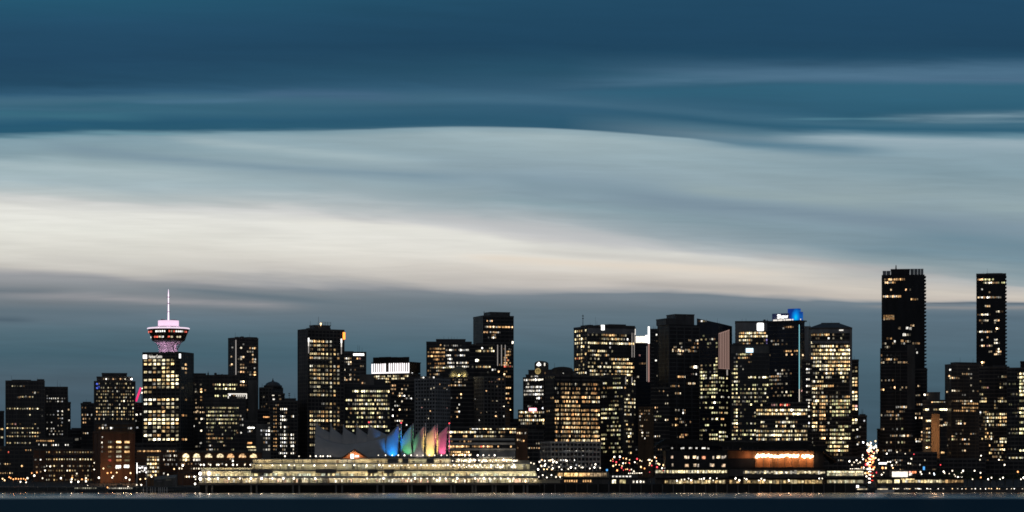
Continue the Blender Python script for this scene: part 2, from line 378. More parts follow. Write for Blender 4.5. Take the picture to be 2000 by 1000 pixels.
# ------------------------------------------------------------------ mesh helper
class MB:
    def __init__(s):
        s.v, s.f, s.mi, s.sm = [], [], [], []
    def face(s, idx, m=0, smooth=False):
        s.f.append(tuple(idx)); s.mi.append(m); s.sm.append(smooth)
    def box(s, x0, x1, y0, y1, z0, z1, m=0):
        b = len(s.v)
        s.v += [(x0, y0, z0), (x1, y0, z0), (x1, y1, z0), (x0, y1, z0), (x0, y0, z1), (x1, y0, z1), (x1, y1, z1), (x0, y1, z1)]
        for q4 in ((0, 3, 2, 1), (4, 5, 6, 7), (0, 1, 5, 4), (1, 2, 6, 5), (2, 3, 7, 6), (3, 0, 4, 7)):
            s.face([b + i for i in q4], m)
        return s
    def prism(s, poly, z0, z1, m=0, mtop=None):          # z0/z1 number or list per corner
        n = len(poly); b = len(s.v)
        zl = z0 if isinstance(z0, (list, tuple)) else [z0] * n
        zh = z1 if isinstance(z1, (list, tuple)) else [z1] * n
        s.v += [(p[0], p[1], zl[i]) for i, p in enumerate(poly)] + [(p[0], p[1], zh[i]) for i, p in enumerate(poly)]
        s.face([b + i for i in reversed(range(n))], m)
        s.face([b + n + i for i in range(n)], m if mtop is None else mtop)
        for i in range(n):
            j = (i + 1) % n
            s.face((b + i, b + j, b + n + j, b + n + i), m)
        return s
    def lathe(s, prof, n=32, m=0, cx=0, cy=0, smooth=True, ms=None):
        b = len(s.v)
        for r, z in prof:
            for k in range(n):
                a = 2 * pi * k / n
                s.v.append((cx + r * cos(a), cy + r * sin(a), z))
        for i in range(len(prof) - 1):
            for k in range(n):
                k2 = (k + 1) % n
                s.face((b + i * n + k, b + i * n + k2, b + (i + 1) * n + k2, b + (i + 1) * n + k), ms[i] if ms else m, smooth)
        s.face([b + k for k in reversed(range(n))], ms[0] if ms else m)
        e = b + (len(prof) - 1) * n
        s.face([e + k for k in range(n)], ms[-1] if ms else m)
        return s
    def tube(s, p, q2, r0, r1=None, n=6, m=0):
        r1 = r0 if r1 is None else r1
        d = [q2[i] - p[i] for i in range(3)]; L = sqrt(sum(c * c for c in d)) or 1
        d = [c / L for c in d]
        a = (0, 0, 1) if abs(d[2]) < .9 else (1, 0, 0)
        e = [d[1] * a[2] - d[2] * a[1], d[2] * a[0] - d[0] * a[2], d[0] * a[1] - d[1] * a[0]]
        l2 = sqrt(sum(c * c for c in e)); e = [c / l2 for c in e]
        g2 = [d[1] * e[2] - d[2] * e[1], d[2] * e[0] - d[0] * e[2], d[0] * e[1] - d[1] * e[0]]
        b = len(s.v)
        for c, r in ((p, r0), (q2, r1)):
            for k in range(n):
                t = 2 * pi * k / n
                s.v.append(tuple(c[i] + r * (cos(t) * e[i] + sin(t) * g2[i]) for i in range(3)))
        for k in range(n):
            k2 = (k + 1) % n
            s.face((b + k, b + k2, b + n + k2, b + n + k), m, n > 5)
        s.face([b + k for k in reversed(range(n))], m); s.face([b + n + k for k in range(n)], m)
        return s
    def ball(s, c, r, m=0, n=8, rings=5, sz=1.0):
        b = len(s.v)
        s.v.append((c[0], c[1], c[2] - r * sz))
        for i in range(1, rings):
            a = -pi / 2 + pi * i / rings
            for k in range(n):
                t = 2 * pi * k / n
                s.v.append((c[0] + r * cos(a) * cos(t), c[1] + r * cos(a) * sin(t), c[2] + r * sz * sin(a)))
        s.v.append((c[0], c[1], c[2] + r * sz))
        last = len(s.v) - 1
        for k in range(n):
            k2 = (k + 1) % n
            s.face((b, b + 1 + k2, b + 1 + k), m, True)
            for i in range(rings - 2):
                o = b + 1 + i * n
                s.face((o + k, o + k2, o + n + k2, o + n + k), m, True)
            o = b + 1 + (rings - 2) * n
            s.face((o + k, o + k2, last), m, True)
        return s
    def mesh(s, name, mats):
        me = bpy.data.meshes.new(name)
        me.from_pydata(s.v, [], s.f)
        for mm in mats:
            me.materials.append(MATS[mm])
        me.polygons.foreach_set('material_index', s.mi)
        me.polygons.foreach_set('use_smooth', s.sm)
        me.update()
        return me
    def build(s, name, mats, parent=None, loc=(0, 0, 0), rz=0.0):
        if isinstance(mats, str):
            mats = [mats]
        o = bpy.data.objects.new(name, s.mesh(name, mats))
        COL.objects.link(o)
        o.location = loc; o.rotation_euler = (0, 0, rz)
        if parent:
            o.parent = parent
        return o

def tag(o, label, cat, group=None):
    o['label'] = label; o['category'] = cat
    if group:
        o['group'] = group
    return o
def root(name, label, cat, loc, rz=0.0, group=None):
    o = bpy.data.objects.new(name, None)
    COL.objects.link(o)
    o.empty_display_size = 2
    o.location = loc; o.rotation_euler = (0, 0, rz)
    return tag(o, label, cat, group)
def structure(o):
    o['kind'] = 'structure'
    return o
def X(px, Y): return (px - 1000) * Y / K
def Z(py, Y): return CH + (HY - py) * Y / K
def ground(Y):
    pts = [(0, -3), (2346, -3), (2352, 4.2), (2450, 5), (3300, 48), (4200, 48), (7000, 12), (20000, 8)]
    for (a, za), (b, zb) in zip(pts, pts[1:]):
        if Y <= b:
            return za + (zb - za) * (Y - a) / (b - a)
    return 8
ORD = ['first', 'second', 'third', 'fourth', 'fifth', 'sixth', 'seventh', 'eighth', 'ninth', 'tenth', 'eleventh', 'twelfth', 'thirteenth',
       'fourteenth', 'fifteenth', 'sixteenth', 'seventeenth', 'eighteenth', 'nineteenth', 'twentieth']
def ordinal(i):                      # i from 0
    if i < 20: return ORD[i]
    tens = {2: 'twenty', 3: 'thirty', 4: 'forty', 5: 'fifty', 6: 'sixty', 7: 'seventy', 8: 'eighty', 9: 'ninety'}[(i + 1) // 10]
    if (i + 1) % 10 == 0: return tens[:-1] + 'ieth'
    return tens + '-' + ORD[(i + 1) % 10 - 1]

# ------------------------------------------------------------------ ground and water
gm = MB()
ys = [2352, 2400, 2450, 2600, 2800, 3000, 3300, 3700, 4200, 7000, 20000]
for Yg in ys:
    for Xg in (-9000, -1200, -600, 0, 600, 1200, 9000):
        gm.v.append((Xg, Yg, ground(Yg)))
for j in range(len(ys) - 1):
    for i in range(6):
        gm.face((j * 7 + i, j * 7 + i + 1, j * 7 + i + 8, j * 7 + i + 7))
structure(gm.build('ground', 'asphalt'))
sw = MB()
xs = [-9000] + [-480 + 12 * i for i in range(81)] + [9000]
for i, xw in enumerate(xs):
    jj = R.uniform(-1.2, 1.2)
    sw.v += [(xw, 2343 + jj, -3), (xw, 2348.5 + jj * .4, 2.0 + R.uniform(-.3, .3)), (xw, 2352, 4.2)]
for i in range(len(xs) - 1):
    for k in range(2):
        sw.face((i * 3 + k, i * 3 + 3 + k, i * 3 + 4 + k, i * 3 + 1 + k))
structure(sw.build('shore', 'rock'))

wm = bpy.data.materials.new('harbour_water'); wm.use_nodes = True
n = NT(wm.node_tree)
geo = n.n('ShaderNodeNewGeometry')
px_, py_, pz_ = n.sep(geo.outputs['Position'])
wob = n.noise(n.xyz(n.m('MULTIPLY', px_, .004), n.m('MULTIPLY', py_, .0008)), 1.0, 3)
lim = n.m('ADD', 1130.0, n.m('MULTIPLY', wob, 220.0))
calm = n.m('DIVIDE', n.m('SUBTRACT', py_, lim), 260.0, clamp=True)      # sheltered water near the quays
chop = n.m('DIVIDE', n.m('SUBTRACT', py_, 1900.0), 300.0, clamp=True)    # short chop against the quay walls
deep = n.n('ShaderNodeBsdfDiffuse'); deep.inputs[0].default_value = (.003, .007, .011, 1)
gl = n.n('ShaderNodeBsdfGlossy')
n.put(gl.inputs['Roughness'], n.m('ADD', n.m('MULTIPLY_ADD', calm, -.20, .40), n.m('MULTIPLY', chop, -.07)))
n.put(gl.inputs['Color'], n.mix(calm, (.055, .082, .100, 1), (.84, .76, .70, 1)))  # reflection brightness is put into the gloss tint: dark offshore, warm inshore
h1 = n.noise(n.xyz(n.m('MULTIPLY', px_, .03), n.m('MULTIPLY', py_, .012)), 1.0, 4, .6)
bmp = n.n('ShaderNodeBump'); bmp.inputs['Strength'].default_value = .07; bmp.inputs['Distance'].default_value = .3
n.put(bmp.inputs['Height'], h1)
n.t.links.new(bmp.outputs[0], gl.inputs['Normal'])
ad = n.n('ShaderNodeAddShader'); n.t.links.new(deep.outputs[0], ad.inputs[0]); n.t.links.new(gl.outputs[0], ad.inputs[1])
o = n.n('ShaderNodeOutputMaterial'); n.t.links.new(ad.outputs[0], o.inputs[0])
MATS['harbour_water'] = wm
wt = MB()
wt.v = [(-9000, -400, 0), (9000, -400, 0), (9000, 2350, 0), (-9000, 2350, 0)]
wt.face((0, 1, 2, 3))
structure(wt.build('water', 'harbour_water'))
# ------------------------------------------------------------------ building kit
STY = {
 'office': [((1, .80, .42), 1), ((1, .87, .55), 1), ((1, .68, .30), .8), ((1, .93, .74), .6), ((1, .58, .24), .35)],
 'amber': [((1, .58, .24), 1), ((1, .66, .32), 1), ((1, .48, .18), .7), ((1, .76, .45), .5)],
 'green': [((1, .88, .44), 1), ((.90, .88, .48), .6), ((1, .80, .42), .9), ((1, .93, .74), .5)],
 'white': [((1, .95, .84), 1), ((1, .90, .72), .7), ((.95, .96, 1), .4)],
 'home': [((1, .58, .28), 1), ((1, .86, .62), 1), ((1, .70, .40), 1), ((1, .95, .85), .7)],
}
CH_ = {'.': .22, 'o': .55, 'O': 1.05, 'W': 1.9}
SP = {'a': ((1, .55, .22), .5), 'A': ((1, .6, .26), 1.1), 'r': ((1, .16, .10), .7), 'b': ((.12, .2, 1), .35), 'g': ((.88, .84, .42), .5),
      'w': ((1, .96, .9), 1.2), 'v': ((.5, .4, 1), .4), 'c': ((.3, .8, .7), .3), 'p': ((1, .5, .45), .6)}
WMESH = {}
def wmesh(w, h):
    key = (round(w, 1), round(h, 1))
    if key not in WMESH:
        WMESH[key] = MB().box(-key[0] / 2, key[0] / 2, -.05, .25, -key[1] / 2, key[1] / 2).mesh('window', ['lit_window'])
    return WMESH[key]
def pick(style):
    l = STY[style]; t = R.random() * sum(w for _, w in l)
    for c, w in l:
        t -= w
        if t <= 0: return c
    return l[-1][0]

class B:
    """A building fixed by where its corners stand: x0..x1 the span seen, xc the near corner, side the second face in view."""
    def __init__(s, name, label, x0, x1, top, Y, xc=None, side=None, ang=24, depth=None, cat='tower', base=None, group=None, flat=False):
        near = xc if xc is not None else x0
        tx = (near - 1000) / K
        L = sqrt(1 + tx * tx); r = (tx / L, 1 / L); p = (1 / L, -tx / L)
        if flat: r, p = (0, 1), (1, 0)
        a = radians(ang if side else 0)
        N = (X(near, Y), Y)
        def reach(d, px):
            t = (px - 1000)
            return (t * N[1] - K * N[0]) / (K * d[0] - t * d[1])
        if side == 'R':
            f = (-cos(a) * p[0] + sin(a) * r[0], -cos(a) * p[1] + sin(a) * r[1]); g = (sin(a) * p[0] + cos(a) * r[0], sin(a) * p[1] + cos(a) * r[1])
            w, d = reach(f, x0), reach(g, x1)
            ux = (-f[0], -f[1])
        else:
            f = (cos(a) * p[0] + sin(a) * r[0], cos(a) * p[1] + sin(a) * r[1])
            g = (-sin(a) * p[0] + cos(a) * r[0], -sin(a) * p[1] + cos(a) * r[1])
            w = reach(f, x1); d = reach(g, x0) if side == 'L' else (depth or min(34, max(14, .8 * w)))
            ux = f
        if depth: d = depth
        s.w, s.d, s.side = w, d, side
        cx = N[0] + f[0] * w / 2 + g[0] * d / 2; cy = N[1] + f[1] * w / 2 + g[1] * d / 2
        s.Y = Y; s.c = (cx, cy); s.ux = ux; s.uy = g
        s.zb = (ground(cy) - 1.5) if base is None else base
        s.H = Z(top, Y) - s.zb
        s.rz = math.atan2(ux[1], ux[0])
        s.o = root(name, label, cat, (cx, cy, s.zb), s.rz, group)
        s.wins = []; s.shown = 0
    def z(s, py): return Z(py, s.Y) - s.zb
    def sx(s, px, back=0.0):                 # local x where the line of sight px meets the front face
        t = px - 1000
        ox = s.c[0] - s.uy[0] * (s.d / 2 - back); oy = s.c[1] - s.uy[1] * (s.d / 2 - back)
        return (t * oy - K * ox) / (K * s.ux[0] - t * s.ux[1])
    def sy(s, px):                           # local y where it meets the side face
        sg = -1 if s.side == 'L' else 1
        t = px - 1000
        ox = s.c[0] + sg * s.ux[0] * s.w / 2; oy = s.c[1] + sg * s.ux[1] * s.w / 2
        return (t * oy - K * ox) / (K * s.uy[0] - t * s.uy[1])
    def shell(s, core='dark_glass', trim='dark_metal', floor=3.9, band=.25, fin=None, finw=.35, name='facade', z0=0, z1=None, par=True, out=.14):
        m = MB(); w, d = s.w / 2, s.d / 2
        z1 = s.H if z1 is None else z1
        m.box(-w, w, -d, d, z0, z1, 0)
        if band:
            k = int((z1 - z0) / floor)
            for i in range(1, k):
                zc = z1 - i * floor
                m.box(-w - out, w + out, -d - out, d + out, zc - floor * band / 2, zc + floor * band / 2, 1)
        if fin:
            nx = max(2, int(s.w / fin)); ny = max(2, int(s.d / fin))
            for i in range(nx + 1):
                xx = -w + s.w * i / nx
                m.box(xx - finw / 2, xx + finw / 2, -d - out * 1.3, -d + .1, z0, z1 - .05, 1)
                m.box(xx - finw / 2, xx + finw / 2, d - .1, d + out * 1.3, z0, z1 - .05, 1)
            for i in range(1, ny):
                yv = -d + s.d * i / ny
                m.box(-w - out * 1.3, -w + .1, yv - finw / 2, yv + finw / 2, z0, z1 - .05, 1)
                m.box(w - .1, w + out * 1.3, yv - finw / 2, yv + finw / 2, z0, z1 - .05, 1)
        if par:
            m.box(-w - out * 2, w + out * 2, -d - out * 2, d + out * 2, z1 - 1.2, z1 + .5, 1)
        m.build(name, [core, trim], s.o)
        return s
    def cap(s, x0, x1, top, mat='dark_metal', name='penthouse', back=.2, base=None, z0=None):
        """A block on the roof spanning x0..x1, set back from the front by back*depth."""
        bk = back * s.d
        a, b2 = s.sx(x0, bk), s.sx(x1, bk)
        zz0 = s.H + .45 if base is None else s.z(base)
        m = MB().box(a, b2, -s.d / 2 + bk, s.d / 2 - bk, zz0, s.z(top))
        m.box(a - .25, b2 + .25, -s.d / 2 + bk - .25, s.d / 2 - bk + .25, s.z(top) - .7, s.z(top) + .25)
        k = max(2, int((b2 - a) / 3))
        for i in range(1, k):
            xx = a + (b2 - a) * i / k
            m.box(xx - .15, xx + .15, -s.d / 2 + bk - .12, -s.d / 2 + bk + .1, zz0, s.z(top) - .72)
        m.build(name, mat, s.o)
        return s
    def kit(s, k=4):
        """Cooling units, hatches and vents on the roof."""
        for i in range(k):
            a = R.uniform(-s.w * .4, s.w * .4); ww = R.uniform(1.2, 3); hh = R.uniform(.8, 2.2)
            m = MB().box(a, a + ww, -s.d * .2, s.d * .1, s.H + .45, s.H + .5 + hh)
            m.tube((a + ww * .5, 0 - s.d * .05, s.H + .5 + hh), (a + ww * .5, -s.d * .05, s.H + .9 + hh), .4)
            m.build('rooftop_unit', 'dark_metal', s.o)
        return s
    def mast(s, px, top, base=None, r=.22, arms=0, mat='steel', back=.35, name='antenna', light=None):
        bk = back * s.d; xx = s.sx(px, bk); y2 = -s.d / 2 + bk
        z0 = (s.H if base is None else s.z(base)) - .2; z1 = s.z(top)
        m = MB().tube((xx, y2, z0), (xx, y2, z1), r, r * .5)
        for i in range(arms):
            zz = z1 - (z1 - z0) * (.12 + .2 * i)
            m.box(xx - .9, xx + .9, y2 - .1, y2 + .1, zz - .35, zz + .35)
        mo = m.build(name, mat, s.o)
        if light:
            MB().ball((xx, y2, z1 + .5), .7).build('beacon', light, mo)
        return s
    def put(s, face, px, py, ww, hh, col, inten, name='window'):
        s.wins.append((face, px, py, ww, hh, col, inten))
    def rows(s, face, x0, x1, n, rows, h=4.5, style='office', fill=.78, gain=1.0, jit=.3):
        step = (x1 - x0) / n
        for py, pat in rows:
            if isinstance(pat, (int, float)):
                cur = R.random() < pat; seq = []
                lvl = R.uniform(.45, 1.15)
                for i in range(n):
                    if R.random() < .45: cur = R.random() < pat
                    seq.append(lvl * R.choice((.3, .6, .8, 1, 1, 1.3)) if cur else 0)
                cs = [pick(style)] * n if R.random() < .4 else [pick(style) for _ in range(n)]
            else:
                seq, cs = [], []
                pat = pat.ljust(n)
                for c in pat[:n]:
                    if c in SP: cs.append(SP[c][0]); seq.append(SP[c][1] * R.uniform(.8, 1.2))
                    else: cs.append(pick(style)); seq.append(CH_.get(c, 0) * R.uniform(.75, 1.25))
            for i, it in enumerate(seq):
                if it > 0:
                    s.wins.append((face, x0 + step * (i + .5), py, step * fill, h * R.uniform(1 - jit * .5, 1 + jit * .2), cs[i], it * gain))
        return s
    def grid(s, face, x0, x1, n, y0, y1, pitch, dens, h=4, style='office', fill=.75, gain=1.0):
        k = int((y1 - y0) / pitch) + 1
        return s.rows(face, x0, x1, n, [(y0 + i * pitch, min(1, max(0, dens * R.choice((.25, .6, 1, 1, 1.5))))) for i in range(k)], h, style, fill, gain)
    def spots(s, face, pts, ww=3.2, hh=4, style='home', gain=1.0):
        for p in pts:
            it = p[2] if len(p) > 2 else R.uniform(.5, 1.2)
            col = pick(style) if len(p) < 4 else SP[p[3]][0]
            s.wins.append((face, p[0], p[1], ww, hh, col, it * gain))
        return s
    def done(s):
        """Glaze the building: every lit window a part of its own, up to one hundred; any beyond that in one part."""
        f = s.Y / K
        if s.H > 45:                       # whip aerials and a rail on the roof
            for _ in range(R.randint(1, 3)):
                xx, y2 = R.uniform(-s.w * .42, s.w * .42), R.uniform(-s.d * .3, s.d * .2)
                MB().tube((xx, y2, s.H + .3), (xx, y2, s.H + R.uniform(3, 7.5)), .14, .06, 5).build('aerial', 'dark_metal', s.o)
        s.wins += s.faint()
        s.wins = [(a, b_, c_, d_ * .82, e_ * .78, g_, i_ * R.choice((.2, .35, .5, .7, .85, 1, 1, 1.3, 1.8))) for a, b_, c_, d_, e_, g_, i_ in s.wins]
        ws = sorted(s.wins, key=lambda t: -t[3] * t[4] * (.3 + min(t[6], 1.5)))
        keep, rest = ws[:100], ws[100:]
        def place(t):
            face, px, py, ww, hh = t[:5]
            zz = s.z(py)
            if face == 'F':
                return (s.sx(px), -s.d / 2 - .1, zz), 0.0, max(.4, ww * f / max(.3, s.ux[0])), hh * f
            sg = -1 if s.side == 'L' else 1
            yv = s.sy(px); wm_ = abs(s.sy(px + ww / 2) - s.sy(px - ww / 2))
            return (sg * (s.w / 2 + .1), yv, zz), (-pi / 2 if sg < 0 else pi / 2), max(.4, wm_), hh * f
        for t in keep:
            loc, rz, wv, hv = place(t)
            o = bpy.data.objects.new('window', wmesh(wv, hv))
            COL.objects.link(o)
            o.parent = s.o; o.location = loc; o.rotation_euler = (0, 0, rz)
            o.color = (*t[5], t[6] * .36)
        if rest:
            m = MB(); cols = []
            for t in rest:
                loc, rz, wv, hv = place(t)
                n0 = len(m.f)
                if abs(rz) < .01:
                    m.box(loc[0] - wv / 2, loc[0] + wv / 2, loc[1] - .05, loc[1] + .25, loc[2] - hv / 2, loc[2] + hv / 2)
                else:
                    sg = -1 if rz < 0 else 1
                    xa, xb = loc[0] + sg * .05, loc[0] - sg * .25
                    m.box(min(xa, xb), max(xa, xb), loc[1] - wv / 2, loc[1] + wv / 2, loc[2] - hv / 2, loc[2] + hv / 2)
                cols += [(*t[5], t[6] * .36)] * ((len(m.f) - n0) * 4)
            o = m.build('window', 'lit_windows_far', s.o)
            ca = o.data.attributes.new('tint', 'FLOAT_COLOR', 'CORNER')
            ca.data.foreach_set('color', [c for k in cols for c in k])
            o['kind'] = 'stuff'
        return s
    def faint(s):
        """Rooms with hardly any light, beside the lit ones on the same floors."""
        out = []
        for (face, px, py, ww, hh, col, it) in list(s.wins):
            for sg in (-1, 1):
                if ww < 9 and R.random() < .30:
                    x2 = px + sg * R.choice((1, 1, 2)) * ww * 1.28
                    if any(f_ == face and abs(p_ - x2) < ww * .8 and abs(y_ - py) < hh * .8 for f_, p_, y_, *_r in s.wins): continue
                    lo, hi = (s.sx(x2) if face == 'F' else 0), s.w / 2 - 1
                    if face != 'F' or abs(lo) > hi: continue
                    out.append((face, x2, py, ww, hh, pick('home'), R.uniform(.05, .22)))
        return out
    def panel(s, face, x0, x1, y0, y1, mat, name='sign', out=.3, th=.5):
        """A flat lit or painted piece on a face: x0..x1 by y0..y1 (y0 above y1)."""
        m = MB()
        if face == 'F':
            m.box(s.sx(x0), s.sx(x1), -s.d / 2 - out, -s.d / 2 - out + th, s.z(y1), s.z(y0))
        else:
            sg = -1 if s.side == 'L' else 1
            xa, xb = sg * (s.w / 2 + out), sg * (s.w / 2 + out - th)
            ya, yb = sorted((s.sy(x0), s.sy(x1)))
            m.box(min(xa, xb), max(xa, xb), ya, yb, s.z(y1), s.z(y0))
        return m.build(name, mat, s.o)

def text_mesh(body, width, height, depth, name, mat, parent, loc, rz=0.0, bold=0.0):
    cu = bpy.data.curves.new(name, 'FONT')
    cu.body = body; cu.extrude = depth; cu.offset = bold
    to = bpy.data.objects.new('tmp', cu)
    me = bpy.data.meshes.new_from_object(to)
    bpy.data.objects.remove(to)
    xs_ = [v.co.x for v in me.vertices]; ys_ = [v.co.y for v in me.vertices]
    x0, x1, y0, y1 = min(xs_), max(xs_), min(ys_), max(ys_)
    for v in me.vertices:
        x, y, z = v.co
        v.co = ((x - (x0 + x1) / 2) * width / (x1 - x0), -z, (y - (y0 + y1) / 2) * height / (y1 - y0))
    me.materials.clear(); me.materials.append(MATS[mat])
    me.name = name
    o = bpy.data.objects.new(name, me)
    COL.objects.link(o)
    o.parent = parent; o.location = loc; o.rotation_euler = (0, 0, rz)
    return o
# ================================================================== the city, from left to right
# ---- far left
b = B('low_building', 'narrow dark low block cut by the left edge of the photo', -45, 8, 803, 2790, cat='building')
b.shell(); b.grid('F', -30, 7, 6, 822, 900, 8, .15); b.done()

b = B('office_tower', 'broad dark tower with single lit floors, the leftmost tower of the skyline', 11, 87, 744, 2700, depth=30)
b.shell('dark_glass', 'dark_stone', 3.9, .28, 2.4, .5).cap(24, 60, 741.5).cap(73, 86, 740.5, name='stair_head', back=.1).mast(80, 738, 741)
b.rows('F', 12, 76, 13, [(754, .06), (766, '           .o'), (775, .12), (798, 'oOooOooooOooO'), (810, .05), (828, 'o o  o     . '), (836, 'OooOoOOoOoO o'),
   (845, '  o.o O ooOOo'), (852, 'ooOooooo.oooo'), (865, 'oo oo oo oo  '), (875, 'o o.oo oo o o'), (882, 'ooo ooo oooo ')], 3.2, 'office', .62, .8)
b.spots('F', [(68, 767, .8), (50, 774, .3), (34, 776, .2), (30, 828, .6, 'p'), (82, 800, .15), (82, 812, .12)], style='white')
b.done()

b = B('apartment_tower', 'square brown tower with scattered white windows, right beside the leftmost tower', 88, 132, 756, 2740)
b.shell('dark_glass', 'dark_stone', 3.6, .35, 3.0, .8)
b.rows('F', 90, 128, 9, [(773, '.        '), (778, 'oOooOooOo'), (784, 'o.  .O o '), (803, '     OoO '), (810, '.  . o o '), (817, '      oO '), (825, '. O    o '),
    (831, '     o   '), (837, 'O oO     '), (842, '  o    . '), (848, ' . O  OO '), (860, .3)], 3.2, 'white', .62, .8)
b.done()
b = B('apartment_slab', 'thin dark slab on the right shoulder of the square brown tower', 131, 138, 786, 2810, cat='building')
b.shell('dark_glass', 'dark_stone', 3.4); b.spots('F', [(134, 800, .3), (135, 821, .2)]); b.done()

b = B('low_building', 'dark block with reddish lamps under its roof, before the square brown tower', 62, 142, 856, 2640, cat='building')
b.shell('dark_glass', 'dark_stone', 3.8, .3); b.rows('F', 70, 106, 9, [(861, 'oaaaAaaaA')], 3.5, 'amber', .6, 1.1)
b.rows('F', 64, 140, 16, [(869, .3), (868, '  w             ')], 4, 'white', .5); b.done()
b = B('low_building', 'unlit low roof in the gap between the brown tower and the stepped tower', 134, 196, 839, 2880, cat='building')
b.shell('black_glass', 'dark_metal', 3.8, .25).cap(140, 158, 836); b.spots('F', [(150, 858, .25), (161, 856, .3)], 8, 5, 'white'); b.done()

b = B('quayside_building', 'long low dark building at the left edge above the orange street lamps', -30, 66, 872, 2560, depth=22, cat='building')
b.shell('dark_glass', 'dark_stone', 3.6, .3, 4, .6); b.grid('F', -10, 62, 16, 879, 925, 9, .14, 3.2, 'amber', .5, .8)
b.spots('F', [(43, 910, 1.6, 'A'), (17, 883, 1, 'r')]); b.done()

b = B('warehouse', 'long brick warehouse with even rows of small warm windows near the left shore', 65, 201, 877, 2530, depth=20, cat='building')
b.shell('brick', 'dark_stone', 4.2, .12, 5, .7)
b.rows('F', 88, 200, 22, [(883, 'oa  o. ooo.oooooOo.OoO'), (897, 'oo oOooOoOOooOoOoOo ooO'), (910, 'O oO. o  .  oo  . o . '), (919, ' o  ooo.ooo.  . o   .a'), (929, '. o.  .o  A .  .o  .. '), (937, 'oo oo a oo oa aAoo ooa')], 3.6, 'office', .55, .8)
b.rows('F', 68, 90, 3, [(898, ' w '), (912, 'o .'), (921, '.o ')], 3.6, 'home', .5)
b.panel('F', 88, 199, 889, 892.5, 'blue_glass', 'awning', .8, 1.0)
b.done()

b = B('apartment_block', 'small dark block with a cluster of warm windows left of the stepped tower', 158, 184, 788, 2790, cat='building')
b.shell('dark_glass', 'dark_stone', 3.5).cap(162, 178, 785)
b.rows('F', 161, 181, 5, [(796, ' .   '), (810, ' oo .'), (818, 'oo o '), (825, '.o   '), (833, .3), (846, .3)], 4, 'home', .6); b.done()

b = B('stepped_tower', 'stepped tower with many small windows and a white roof light beside the pink neon', 184, 264, 745, 2720, depth=30)
b.shell('dark_glass', 'dark_stone', 3.7, .35, 3.6, .7).cap(189, 258, 735.5, 'dark_stone', 'upper_storey', .12).cap(199, 248, 728, base=735, back=.3).kit(3)
b.rows('F', 187, 262, 17, [(749, ' .  o o .o.O o .  '), (757, 'bbOO oo o . o o oO'), (764, ' . o.o . o   . .  '), (770, 'o o.o  o.  oOo. oo'), (776, ' oo o oO o. oo o  '),
   (783, 'o. oo   oo oO  oo '), (790, '  o.  o   o   o o '), (797, 'oo o.oo ooO oO  Oo'), (804, 'ooOoOooo OoOoo o.o'), (810, 'o. oooOo o oo  OO '), (818, ' o o  .o o o. o .o'), (827, .15), (835, .12)], 3.6, 'office', .6, .85)
b.rows('F', 191, 256, 14, [(740, '  ooo o. o o  ')], 3.2, 'home', .6)
b.spots('F', [(190, 750, .9, 'b'), (192, 755, .9, 'b'), (190, 758, .6, 'b')], 5, 4)
b.mast(257, 741, 745, light='beacon_white', name='roof_light', back=.05); b.done()

b = B('hotel_block', 'dark narrow block that carries the pink neon stroke', 261, 280, 787, 2770, cat='building')
b.shell('dark_glass', 'dark_stone', 3.5); b.spots('F', [(267, 810, 1.6), (275, 809, 1.6), (268, 835, .4), (265, 822, .3)], 4, 4, 'white')
b.done(); nb = b
ns = root('neon_sign', 'slanting pink neon stroke on the dark block beside the revolving restaurant tower', 'sign', (X(270, 2760), 2760, Z(788, 2760)))
zz = lambda py: Z(py, 2760) - Z(788, 2760)
xx = lambda px: X(px, 2760) - X(270, 2760)
MB().tube((xx(265.5), 0, zz(784)), (xx(270.5), 0, zz(770)), .95, .95, 8).tube((xx(270.3), 0, zz(770.6)), (xx(275), 0, zz(757)), .95, .95, 8).build('neon_tube', 'neon_pink', ns)
m = MB()
for q0, q1 in (((264, 789), (264, 771)), ((276, 789), (276, 757)), ((264, 771), (276, 757)), ((264, 780), (276, 770))):
    m.tube((xx(q0[0]), 1.3, zz(q0[1])), (xx(q1[0]), 1.3, zz(q1[1])), .2)
m.build('frame', 'dark_metal', ns)
for p in ((263, 762), (277, 767), (262, 768), (278, 758.5)):
    MB().tube((xx(p[0]), 1.3, zz(789)), (xx(p[0]), 1.3, zz(p[1])), .12).ball((xx(p[0]), 1.3, zz(p[1])), .7, 1).build('bulb', ['dark_metal', 'lamp_white'], ns)

b = B('brick_block', 'dark brick block with three white windows behind the orange lit warehouse', 186, 262, 826, 2620, cat='building')
b.shell('brown_wall', 'dark_stone', 4, .2, 5, .5); b.spots('F', [(200, 836, 1.4), (219, 836, 1.6), (217, 836, 1.2), (256, 836, .5), (206, 830, .2)], 4, 4.5, 'white'); b.done()

b = B('orange_warehouse', 'brick warehouse washed with orange light, two bright doors at street level', 191, 262, 843, 2500, xc=197, side='L', ang=20, depth=18, cat='building')
b.shell('brick', 'brick', 5.2, .1, 8.2, 1.2, out=.3)
b.panel('F', 196, 263, 843.5, 847, 'brown_wall', 'cornice', .9, 1.2)
b.spots('F', [(199, 854, 1.6), (198, 864, 1.2), (199, 873, 1.2), (199, 882, .2)], 4, 4, 'white')
b.rows('F', 208, 256, 3, [(863, 'oAA'), (873, 'oOO'), (882, 'oOO'), (891, '.O.'), (899, 'ra.')], 5, 'office', .68, 1.0)
b.spots('F', [(231, 912, 3), (247, 911, 3)], 11, 8, 'white'); b.spots('F', [(214, 912, .2)], 11, 8, 'amber')
b.done()

